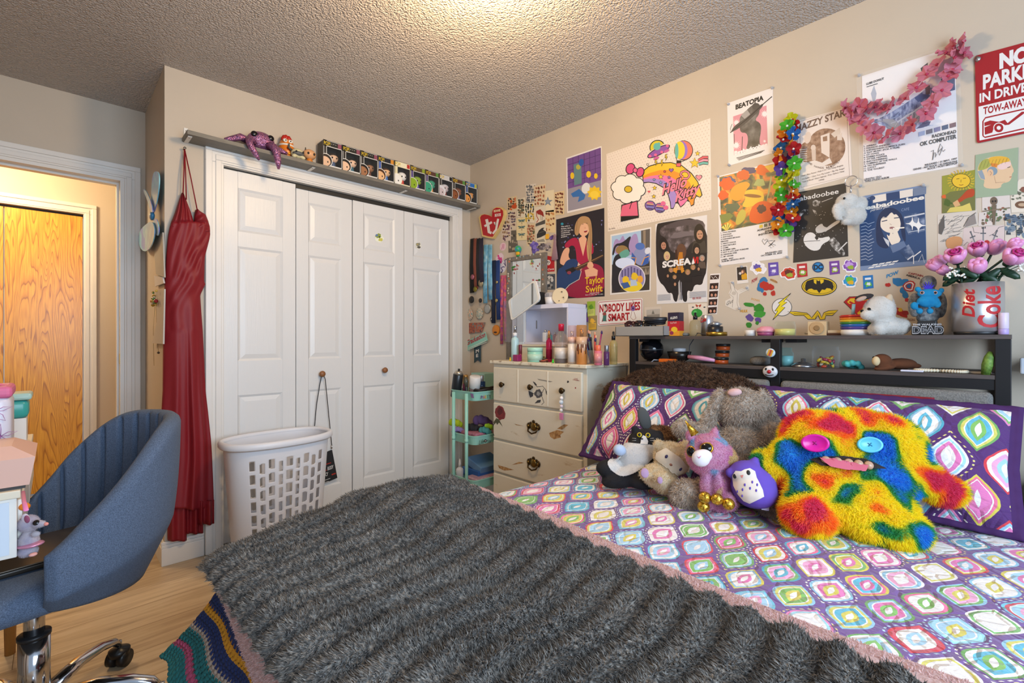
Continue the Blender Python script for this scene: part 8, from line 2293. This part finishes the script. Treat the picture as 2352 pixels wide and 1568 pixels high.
# can vase with roses
qv=lq(2245,HT,-.125);k=kpx(qv);HV=118*k;rv=44*k
t=thing('can_vase','tall silver soda can vase with red sideways lettering on the headboard','vase',qv);m=MB();m.lathe([(rv*.85,0),(rv*.9,6*k),(rv,9*k),(rv,HV),(rv*.95,HV),(rv*.95,12*k),(0,12*k)],mat('b8b6b8',.32,.75),None,40);m.lathe([(rv*.9,0),(rv*.93,7*k)],mat('3a3a3c',.4,.6),None,40);m.build('can',t,world=False)
def around(tx,z,hh,ww,col,bold,shear):
 vs,fs=text_geo(tx,bold,shear);n0=R(184);vs=list(vs);st=[f for q_ in fs for f in[(q_[0],q_[i],q_[i+1])for i in range(1,len(q_)-1)]];fs=[]
 while st:
  f=st.pop();L=[abs(vs[f[i]][1]-vs[f[(i+1)%3]][1])for i in range(3)];i=L.index(max(L))
  if L[i]<.12:fs.append(f);continue
  a,b_,c_=f[i],f[(i+1)%3],f[(i+2)%3];vs.append(((vs[a][0]+vs[b_][0])/2,(vs[a][1]+vs[b_][1])/2));k_=len(vs)-1;st+=[(a,k_,c_),(k_,b_,c_)]
 return[(rv*1.006*math.cos(n0+(z+(1-y)*hh)/rv),rv*1.006*math.sin(n0+(z+(1-y)*hh)/rv),HV*.07+x*ww)for x,y in vs],fs
m=MB();v_,f_=around('Diet',-.040,.030,HV*.55,0,.03,.25);v_=[(x,y,z+HV*.26)for x,y,z in v_];m.add(v_,f_,'a81820');v_,f_=around('Coke',-.002,.058,HV*.78,0,.025,.0);v_=[(x,y,z+HV*.06)for x,y,z in v_];m.add(v_,f_,'a81820');m.build('lettering',t,world=False)
PK,PD,GN=mat('d08ab4',.3),mat('a8246c',.35),mat('12331f',.4)
for i,(px,py,r,op,lab)in enumerate(((2149,609,22,0,'side bud, farthest left of the bunch'),(2160,598,17,0,'pale bud behind the leftmost rose'),(2168,621,18,0,'low bud behind the white sprigs'),(2195,590,27,1,'open dark-centred rose, left of the pair of open roses'),(2246,574,25,.6,'half open rose at the top middle'),(2246,612,25,.3,'round rose just above the can rim'),(2288,568,24,0,'tall closed rose at the upper right'),(2330,562,20,.2,'rose behind the big right-hand one'),(2328,592,30,1,'big open dark-centred rose at the right'))):
 x=-.13-(.035 if i in(3,8,5)else 0)+(.05 if i in(1,4,6)else 0);q=onx(px,py,x);kk=kpx(q);r*=kk*.78
 f=thing('pink_rose','pink toy-brick rose: '+lab,'flower',q,'pink roses in the can vase')
 d=(Vector((-.55,(.6 if i<3 else.1 if i<6 else-.35),.5))).normalized();Fm=frame_from(Vector((0,0,0)),d)
 for j in range(5):
  a=2*math.pi*j/5;o_=.25+.35*op
  M2=Fm@Matrix.Rotation(a,4,'Z')@mat4((r*.42,0,0),(0,R(8+22*op),0));m=MB();m.ell((0,0,0),(r*.42,r*.62,r*.95),PK,M2,12);m.build('petal',f,world=False)
 m=MB();m.ell((0,0,r*.1),(r*.5,r*.5,r*.85),PD if op>.4 else PK,Fm,14)
 if op>.4:m.tube([Fm@Vector((r*(.05+.035*j)*math.cos(j*.8),r*(.05+.035*j)*math.sin(j*.8),r*(.95-.012*j)))for j in range(18)],r*.09,PD,5)
 m.build('centre',f,world=False,label='magenta centre' if op>.4 else None)
 m=MB();b1=qv-q+Vector((.015*((i%3)-1),.02*((i%4)-1.5),HV*.7));m.tube([d*(-r*.7),d*(-r*1.6)+Vector((0,0,-.01)),b1*.6+Vector((0,0,.015)),b1],.0038,GN,7);m.ell(tuple(d*(-r*.75)),(r*.5,r*.5,r*.35),GN,n=10);m.build('stem',f,world=False,label='dark green stem')
 for s_ in((-1,1)if i in(3,5,8)else(1,)):m=MB();c_=b1*.55+Vector((-.015,s_*.02,.02));m.ell((0,0,0),(.006,.012,.03),GN,Matrix.Translation(c_)@Matrix.Rotation(R(50*s_),4,'X'),8);m.build('leaf',f,world=False)
m=MB()
for i in range(34):rg=random.Random(i);q=onx(*((2170+rg.uniform(0,48),622+rg.uniform(-10,16))if i<22 else(2330+rg.uniform(0,22),612+rg.uniform(-8,10))),-.17);m.ell(q,.0038,mat('d4d0c8',.5),n=8);m.tube([q,q*.5+(qv+Vector((0,0,HV)))*.5,qv+Vector((0,0,HV*.85))],.0006,GN,4)
m.build('white_sprigs',None,'tiny white sprig flowers among the pink roses','flower',kind='stuff')
hv('lip_balm','lilac and white lip balm tube at the right end of the headboard','tube',2305,HT,50,18,(CYL(0,.26),mat('a894c8',.4)),[('cap',CYL(.26,1),mat('c8b8d0',.4),'pale cap')],x=-.17)
# lower shelf
t=hv('black_helmet_ball','shiny black round ball at the left end of the headboard shelf','ball',1496,HM,52,54,([(0,0),(.6,.08),(.95,.3),(1,.5),(.95,.7),(.6,.93),(0,1)],mat('0e0e12',.1)),[('seam',[(1.005,.49),(1.005,.53)],'3a3a3e',None)])
hv('metal_bowl','dark metal bowl with a white lid on the headboard shelf','bowl',1560,HM,24,54,([(.4,0),(.8,.3),(1,1),(.95,1),(.7,.3),(0,.2)],mat('2a2826',.25,.6)),[('lid',[(.55,1.0),(.55,1.3),(0,1.35)],mat('b8b8bc',.35),'pale lid')])
q=lq(1534,HM,-.17);k=kpx(q);t=thing('orange_gadget','flat orange box with a grey cable on the headboard shelf','gadget',q);m=MB();m.box((0,0,.008),(.05,34*k,.016),mat('d0641c',.35),bev=.003);m.build('box',t,world=False);m=MB();m.tube([(0,16*k,.008),(-.02,30*k,.01),(-.03,38*k,-.01)],.003,mat('8a90a0',.4),6);m.build('cable',t,world=False)
q=lq(1612,HM,-.13);k=kpx(q);t=thing('curling_iron','pink hair iron lying across the headboard shelf','hair iron',q);m=MB();m.tube([(.0,32*k,.028),(0,0,.022),(0,-30*k,.014)],[.010,.012,.007],mat('d090b0',.3),10);m.build('body',t,world=False);m=MB();m.tube([(0,30*k,.03),(.02,34*k,.08),(.0,10*k,.14),(-.06,-40*k,.125)],.002,mat('3a3a44',.4),6);m.build('cord',t,world=False)
for i in range(3):hv('orange_tub',['orange tub with black lid at the bottom of the shelf stack','orange tub with black lid in the middle of the shelf stack','orange tub with black lid on top of the shelf stack'][i],'tub',1657+i*2,HM+i*.031,14,30,(CYL(0,.6),mat('a8481c',.3)),[('lid',CYL(.6,1,1.03),'1c1a1a','black lid')])
hv('smart_speaker','grey fabric puck speaker left of the middle post','speaker',1746,HM,20,44,([(.6,0),(.95,.2),(1,.5),(.9,.8),(.5,1),(0,1)],M_tweed))
for px,py,nm,lab,cat in((1770,810,'pin_badge','striped round pin badge on the middle headboard post','badge'),(1770,853,'clown_face','white clown face ornament with red nose on the middle headboard post','ornament')):
 q=onx(px,py,HX-.001);k=kpx(q);t=thing(nm,lab,cat,q);r=(10 if nm=='pin_badge' else 16)*k
 m=MB()
 if nm=='pin_badge':
  m.lathe([(0,-.001),(r,-.001),(r,.003),(r*.8,.005),(0,.005)],mat('b8c8d0',.3),mat4((0,0,0),(0,R(-90),0)),24);m.build('disc',t,world=False)
  for j,cc in enumerate(('d09a34','b84a34','d09a34')):m=MB();m.box((-.0056,(j-1)*r*.35,0),(.0012,r*.3,r*1.5),mat(cc,.35),M=Matrix.Rotation(R(20),4,'X'));m.build('stripe',t,world=False)
 else:
  m.ell((-.006,0,0),(.012,r,r*.85),mat('c8c8cc',.35),n=20);m.build('face',t,world=False)
  m=MB();m.ell((-.018,0,0),(.007,r*.28,r*.28),mat('a81c24',.3));m.build('nose',t,world=False,label='red nose')
  for s_ in(-1,1):m=MB();m.ell((-.015,s_*r*.45,r*.35),(.003,r*.16,r*.2),'141416',n=10);m.build('eye',t,world=False)
  m=MB();m.tube([(-.016,s_*.01*0+a*r*.55,-r*.4-r*.12*(1-a*a))for a in(-1,-.5,0,.5,1)],.0018,mat('1c1416',.4),6);m.build('mouth',t,world=False)
hv('candle_jar','teal candle in a tall jar right of the middle post','candle',1807,HM,42,28,([(.95,0),(1,.04),(1,.7),(.75,.82),(.75,1)],glass('e4f6f6',.95)),[('wax',[(.93,.03),(.94,.55),(0,.56)],'8ab8b8','teal wax')])
hv('pot_cloche','domed silver cover with a knob on the headboard shelf','cover',1845,HM,20,50,([(1,0),(.95,.2),(.5,.55),(.2,.6),(.2,.95),(0,1)],mat('a8aab0',.2,.9)),x=-.14)
t=hv('candy_jar','clear jar of wrapped sweets on the headboard shelf','jar',1897,HM,48,54,([(.95,0),(1,.04),(1,.78),(.9,.86),(.92,1)],glass('f8f8f8',.985)))
q=lq(1897,HM);k=kpx(q)
for i in range(26):rg=random.Random(i);a,rr=rg.uniform(0,6.28),rg.uniform(.2,.8)*24*k;sw=thing('wrapped_sweet','small wrapped sweet inside the clear candy jar','sweet',q+Vector((rr*math.cos(a),rr*math.sin(a),.004+rg.uniform(0,20)*k)),'sweets in the candy jar');m=MB();m.ell((0,0,.005),(.007,.011,.006),mat(rg.choice(['c8641c','b8a030','8a2a4a','c8c0a8','3a7a5a','a83a24']),.3),Matrix.Rotation(a,4,'X'),8);m.build('wrapper',sw,world=False)
def ruffle(name,lab,q,r,cc,n=9,hgt=.5):
 m=MB()
 for i in range(n):a=2*math.pi*i/n;m.ell((r*.6*math.cos(a),r*.6*math.sin(a),r*hgt*.6),(r*.4,r*.28,r*hgt*.6),mat(cc,.8),mat4((0,0,0),(.4*math.sin(i),.3,0)),10)
 S=Skin(m,max(.0025,r*.07),1);t=thing(name,lab,'hair tie',q);m=MB();m.geo(S.g,mat(cc,.8));m.build('ruffle',t,world=False);return t
ruffle('scrunchie','teal scrunchie on the headboard shelf right of the candy jar',lq(1957,HM),.042,'4aa8a8')
t=thing('sloth_plush','brown plush animal lying on its belly on the headboard shelf','plush toy',lq(2055,HM));Z=kpx(lq(2055,HM))*FPX;M_sl=mat('5c331c',.95)
m=MB();be(m,2026,829,Z,20,17,.025);be(m,2070,835,Z,34,13,.03);be(m,2032,844,Z-.01,24,7,.02,rot=-8);be(m,2095,840,Z,20,7,.02);S=Skin(m,.003,4);m=MB();m.geo(S.g,M_sl);m.build('body',t);m=MB();be(m,2012,829,Z-.017,8,11,.012,mat('c8b088',.9));m.build('face',t,label='tan face');S.disc(2009,822,3,3,EYE,.003,lift=.006).build('eye',t)
q=lq(2095,HM,-.185);t=thing('phone_card','thin white card lying at the front of the headboard shelf','card',q);m=MB();m.box((0,0,.003),(.03,.06,.006),mat('c8c8d8',.4),bev=.002);m.build('card',t,world=False)
q=lq(2160,HM,-.16);m=MB();[m.ell((q.x+.02*math.sin(2*a),q.y+.065*math.cos(a),HM+.0055),.0055,mat('d0c4ac',.5),n=8)for a in[2*math.pi*i/52 for i in range(52)]];m.tube([(q.x+.02*math.sin(2*a),q.y+.065*math.cos(a),HM+.0055)for a in[2*math.pi*i/52 for i in range(52)]],.002,mat('d0c4ac',.5),5,closed=True);m.build('bead_necklace',None,'cream shell bead necklace lying on the headboard shelf','necklace')
q=lq(2205,HM,-.10);t=thing('notebook','thin dark notebook with pale pages lying right on the headboard shelf','notebook',q);m=MB();m.box((0,0,.004),(.09,.15,.008),mat('b8b0a4',.7));m.build('pages',t,world=False);m=MB();m.box((0,0,.009),(.092,.152,.002),mat('2a2422',.5));m.build('cover',t,world=False)
q=lq(2264,HM,-.19);m=MB();m.tube([(0,0,.0),(-.006,-.004,.03),(-.004,-.008,.055),(.004,-.010,.07)],[.011,.014,.012,.006],noisemat('pickle_green',['3a5a1c','6a8a34'],scale=90,rough=.6,bump=.5,bscale=140,dist=.003),10);t=thing('pickle_toy','green curved pickle toy standing at the right shelf end','toy',q);m.build('body',t,world=False)

# ------------------------------------------------------------------ garlands and key ring
def flower(t,q,r,cc,core,seed):
 rg=random.Random(seed);m=MB();vs=[(0,0,0)];n=20
 for i in range(n):a=2*math.pi*i/n;rr=r*(.72+.28*abs(math.cos(2.5*a)));vs.append((rr*math.cos(a),rr*math.sin(a),r*(.25+.25*rg.uniform(-1,1))))
 T=mat4(q,(R(rg.uniform(-50,50)),R(-70+rg.uniform(-40,40)),R(rg.uniform(-30,30))))
 m.add(vs,[(0,1+i,1+(i+1)%n)for i in range(n)],soft(mat(cc,.7),.35)if cc not in done else mat(cc,.7),False,T);done.add(cc)
 m.ell((0,0,.002),(r*.16,r*.16,r*.2),mat(core,.5),T,8);m.build('flower',t)
done=set()
t=thing('rainbow_garland','rainbow flower garland hanging in two strands between the posters','garland',onx(1808,532,-.02));RB=['b8c018','4aa82a','d87a14','a8141c','1c5ca0','d88a18','a8181c','5a3a8a','48a82a','c0b81c']
st=[[(1818,275),(1808,290),(1803,305),(1798,322),(1795,340),(1793,355),(1790,372),(1794,388),(1796,402),(1795,415),(1790,430),(1793,448),(1794,465),(1788,482),(1788,500),(1788,516),(1790,525)],[(1825,290),(1820,308),(1822,325),(1822,342),(1820,358),(1824,375),(1822,392),(1823,408),(1822,425),(1820,440),(1821,455),(1822,470),(1818,486),(1820,502),(1812,520),(1805,530)]]
for s_ in st:
 m=MB();m.tube([onx(*a,-.018)for a in s_],.0012,mat('d8d4d0',.5),5);m.build('string',t)
 for i,a in enumerate(s_):flower(t,onx(a[0],a[1],-.025-.012*(i%2)),17*kpx(onx(*a,-.02)),RB[(i+(3 if s_ is st[1]else 0))%10],'d8d4c8',i*7+a[0])
t=thing('pink_garland','pink fabric flower garland draped over the sleeved album poster','garland',onx(2000,320,-.02))
lp_=[(40,780),(110,800),(180,760),(250,780),(340,770),(420,790),(500,750),(620,690),(720,590),(820,460),(920,370),(1000,260),(1080,190),(1180,140),(1170,260),(1080,300),(1060,420),(1020,480),(960,610),(880,720),(810,830),(690,930),(570,1020),(450,1050),(320,1010),(250,960),(170,900),(110,850)]
m=MB();m.tube([onx(*c('C',*a),-.02)for a in lp_],.001,mat('d8c8c8',.5),5,closed=True);m.build('string',t)
for i,a in enumerate(lp_):q=onx(*c('C',*a),-.026-.012*(i%2));flower(t,q,21*kpx(q),['cc7a88','d0869a','c87080'][i%3],'a82a4a',i+500)
t=thing('bunny_keychain','fluffy white bunny key ring hanging beside the black guitar poster','key ring',onx(1950,515,-.03));q=onx(1955,416,-.02);k=kpx(q)
m=MB();m.tube([q+Vector((0,12*k*math.cos(a),12*k*math.sin(a)))for a in[2*math.pi*i/24 for i in range(24)]],.0016,M_chr,6,closed=True);m.build('ring',t,label='steel ring');m=MB();m.cyl(q+Vector((-.004,0,-10*k)),q+Vector((-.01,0,-28*k)),.003,M_chr,8);m.build('clasp',t)
Z=kpx(onx(1950,480,-.05))*FPX;m=MB();be(m,1946,466,Z,25,22,.03);be(m,1960,495,Z,28,22,.03);be(m,1924,486,Z-.01,11,20,.012,rot=-10);be(m,1975,468,Z,16,17,.02);be(m,1945,508,Z-.01,12,8,.014);S=Skin(m,.004,3);m=MB();m.keepn=True;m.geo(S.g,M_pup);fur(m,S.g,M_pup,16000,.005,.0009,comb=(0,0,-.4),rnd=.6,seed=95,seg=1);m.build('body',t);S.disc(1939,456,2.5,2.5,EYE,.004,lift=.005).build('eye',t)

# ------------------------------------------------------------------ return wall beside the closet: wings, papers, chains
t=thing('fairy_wings','pale blue glittery fairy wings hanging on the closet side wall','wings',onx(345,580,CL-.02));M_wg=noise_pal('iridescent_blue_film',[(.4,'5aa4c4'),(.52,'84c4d0'),(.6,'6a78c4')],9.0,rough=.3)
for pts in([(905,490),(885,420),(855,352),(870,350),(905,420),(918,490)],[(912,490),(905,380),(915,260),(935,240),(955,255),(955,330),(940,430),(922,495)],[(908,540),(870,565),(838,600),(826,650),(840,705),(870,730),(905,700),(925,640),(928,580)],[(915,530),(940,525),(955,590),(945,640),(925,600)]):
 a=[onx(*c('S',*p_),CL-.035 if pts[0][0]<910 else CL-.025)for p_ in round_(pts)];m=MB();n=len(a);m.add(a+[p_+Vector((.004,0,0))for p_ in a],[tuple(range(n)),tuple(range(2*n-1,n-1,-1))]+[(i,(i+1)%n,n+(i+1)%n,n+i)for i in range(n)],M_wg);m.build('wing',t)
m=MB();m.ell(onx(*c('S',912,512),CL-.03),(.012,.03,.022),mat('3a7aa0',.3),n=12);m.build('knot',t)
for i,(pts,cc,nm,lab)in enumerate((([(920,640),(975,610),(985,880),(935,860)],'a8a49c','paper_sheaf','sheaf of small papers pinned on the closet side wall'),([(925,870),(975,880),(982,915),(930,935)],'c8c4c4','note','white note under the pinned papers on the closet side wall'),([(935,960),(985,950),(978,1280),(910,1275),(940,1150)],'b8b0a8','lace_strip','pale lace strip hanging low on the closet side wall'))):
 a=[onx(*c('S',*p_),CL-.01-.004*i)for p_ in pts];m=MB();n=len(a);m.add(a+[p_+Vector((.006,0,0))for p_ in a],[tuple(range(n)),tuple(range(2*n-1,n-1,-1))]+[(j,(j+1)%n,n+(j+1)%n,n+j)for j in range(n)],mat(cc,.6));m.build(nm,None,lab,'paper' if i<2 else 'lace')
t=thing('bead_cluster','cluster of gold and red beads with fine chains on the closet side wall','jewellery',onx(355,830,CL-.02));m=MB()
for i in range(22):rg=random.Random(i);m=MB();m.ell(onx(*c('S',925+rg.uniform(-14,14),960+rg.uniform(0,90)),CL-.02-rg.uniform(0,.015)),rg.uniform(.005,.010),mat(rg.choice(['b08c2c','c8a84a','9a1c24','c8b8a0','5a7a3a']),.25),n=8);m.build('bead',t)
m=MB();m.tube([onx(*c('S',930,1040),CL-.014),onx(*c('S',920,1200),CL-.012),onx(*c('S',925,1410),CL-.012)],.0008,mat('a09060',.3,.9),5);m.tube([onx(*c('S',935,1050),CL-.014),onx(*c('S',950,1330),CL-.012)],.0009,mat('8a7a50',.3,.9),5);m.ell(onx(*c('S',951,1332),CL-.014),.006,mat('4a3424',.3));m.build('chain',t)

# ------------------------------------------------------------------ cart contents
def tz(i):return TZ[i]+.0045
def cp(px,x,z):q=onx(px,850,x);return Vector((q.x,q.y,z))
def can(name,lab,px,x,i,hpx,wpx,body,parts,tilt=(0,0)):
 t=vessel(name,lab,'bottle',px,x,tz(i),hpx,wpx,body,parts);t.rotation_euler=(R(tilt[0]),R(tilt[1]),0);return t
can('spray_can','black aerosol can leaning at the left of the top cart tray',1046,-.43,0,66,24,(CYL(0,.82),mat('202226',.3)),[('shoulder',[(.95,.82),(.6,.92),(.4,.93)],mat('b0a89c',.3,.7),'metal shoulder'),('nozzle',[(.2,.93),(.22,1.0),(0,1.0)],'141414',None)],(12,0))
can('nail_polish','pink bottle with a gold cap leaning in the top cart tray',1068,-.36,0,50,13,(CYL(0,.6),mat('8a4a6a',.25)),[('cap',CYL(.6,1,.9),mat('b88a4a',.3,.6),'gold cap')],(10,-6))
can('lotion_bottle','brown bottle with a big white cap leaning in the top cart tray',1088,-.37,0,52,26,(CYL(0,.5),mat('6a5a58',.35)),[('cap',CYL(.48,1,1.0),'d4d0cc','white cap')],(16,-8))
can('perfume_bottle','blue glass bottle in the top cart tray behind the white cap',1106,-.26,0,46,18,(CYL(0,.7),glass('3a5a8a',.4)),[('cap',CYL(.7,1,.6),mat('a8a8ac',.3,.7),None)])
can('compact_brush','dark make-up brush standing in the top cart tray',1072,-.42,0,48,11,(CYL(0,.55,.6),mat('2a2828',.4)),[('bristles',[(.6,.55),(1,.8),(.5,1),(0,1)],'4a4a40',None)],(-4,0))
t=thing('wicker_tray','dark woven basket lying in the top cart tray','basket',cp(1110,-.33,tz(0)));m=MB()
for j in range(4):m.tube([(-.07+.30*((i%20)/20)if False else.09+.16*math.cos(a),.05*math.sin(a),.012+.014*j+.003*math.sin(9*a+j*3.1))for i,a in enumerate([2*math.pi*i/40 for i in range(40)])],.008,mat('2a2422',.6),6,closed=True)
m.build('weave',t,world=False)
q=cp(1118,-.17,tz(0));t=thing('mint_box','pale mint angular box at the back of the top cart tray','box',q);m=MB();m.box((.02,.05,.07),(.12,.14,.14),mat('8ab0a4',.5),bev=.003);m.build('box',t,world=False)
for i,(px,x,cc,r,lab)in enumerate(((1044,-.40,'a8b81c',.05,'lime green scrunchie at the left of the middle cart tray'),(1053,-.44,'8a78b0',.035,'lilac scrunchie at the left of the middle cart tray'),(1085,-.38,'1c1a1e',.055,'black scrunchie in the middle cart tray'),(1112,-.36,'3a7a7a',.045,'teal patterned scrunchie in the middle cart tray'),(1122,-.30,'8ab82a',.035,'green scrunchie at the right of the middle cart tray'),(1105,-.27,'6a4a74',.07,'purple padded headband in the middle cart tray'))):ruffle('scrunchie',lab,cp(px,x,tz(1)+.045+(.02 if i in(0,4,5)else 0)),r,cc,8,.8)
t=thing('pink_basket','dusty pink pierced basket sitting in the middle cart tray','basket',(-.26,-.50,tz(1)));m=MB();m.box((0,0,.032),(.36,.19,.062),noisemat('pink_pierced_plastic',['9a5a6a','a86a7a','6a3a4a'],scale=90,rough=.6),bev=.012);m.build('basket',t,world=False)
can('white_bottle','white nozzle bottle in the bottom cart tray',1056,-.43,2,52,17,(BOT(.62),mat('c8c4c4',.4)),[('nozzle',[(.4,.66),(.35,.8),(.12,1),(0,1)],'d0ccc8',None)])
t=thing('cotton_box','clear blue-edged packet of cotton buds in the bottom cart tray','packet',(-.28,-.48,tz(2)+.05));m=MB();m.box((0,0,.06),(.20,.15,.05),mat('5a7a9a',.3),M=Matrix.Rotation(R(18),4,'X'),bev=.006);m.box((0,0,.01),(.22,.17,.05),mat('24508a',.4),bev=.005);m.build('packet',t,world=False)
t=thing('sequin_case','pink glitter case in the bottom cart tray under the blue packet','case',(-.33,-.55,tz(2)));m=MB();m.box((0,0,.028),(.22,.11,.05),noisemat('pink_glitter',['8a5a6a','b08a94','c8a8a8'],scale=150,rough=.35),bev=.008);m.build('case',t,world=False)

# ------------------------------------------------------------------ right edge: nightstand, tray, lamp arm
t=thing('nightstand','speckled stone topped nightstand at the right edge beside the headboard','nightstand',(-.25,-3.15,0));m=MB();m.bb((-.42,-3.35,.60),(-.01,-2.915,.655),noisemat('speckled_stone',['8a8c90','a8a8a8','b8b6b2'],scale=120,rough=.4),bev=.004);m.build('top',t)
m=MB();m.bb((-.41,-3.34,0),(-.02,-2.925,.60),mat('3a3838',.5));m.build('cabinet',t)
t=thing('round_tray','round dark metal tray on the nightstand','tray',(-.20,-3.03,.655));m=MB();m.lathe([(.10,0),(.112,.03),(.108,.03),(.098,.005),(0,.004)],mat('3a3a3c',.3,.7),None,32);m.build('tray',t,world=False)
for i in range(3):t=thing('glass_bottle',['small clear glass bottle at the left of the round tray','small clear glass bottle in the middle of the round tray','small clear glass bottle at the right of the round tray'][i],'bottle',(-.22+.03*i,-2.985-.03*i,.66));m=MB();m.lathe([(.014,0),(.015,.035),(.006,.048),(.006,.06)],glass('b8d4e4',.7),None,14);m.build('bottle',t,world=False)
t=thing('lamp_arm','white hinged lamp arm fixed to the wall right of the headboard','lamp',(-.06,-2.95,.90));m=MB();m.box((-.05,0,.12),(.03,.14,.05),mat('b8bcc4',.4),bev=.004);m.cyl((-.066,.02,.12),(-.07,.02,.12),.007,mat('2a2a2c',.4),12);m.build('bracket',t,world=False);m=MB();m.tube([(-.05,-.05,.13),(-.05,-.055,.19),(-.06,-.09,.25),(-.07,-.16,.29)],.012,mat('b8bcc0',.4),10);m.build('arm',t,world=False);m=MB();m.bb((-.045,-.05,.095),(0.059,.05,.145),mat('a8acb4',.4),bev=.003);m.build('wall_plate',t,world=False)
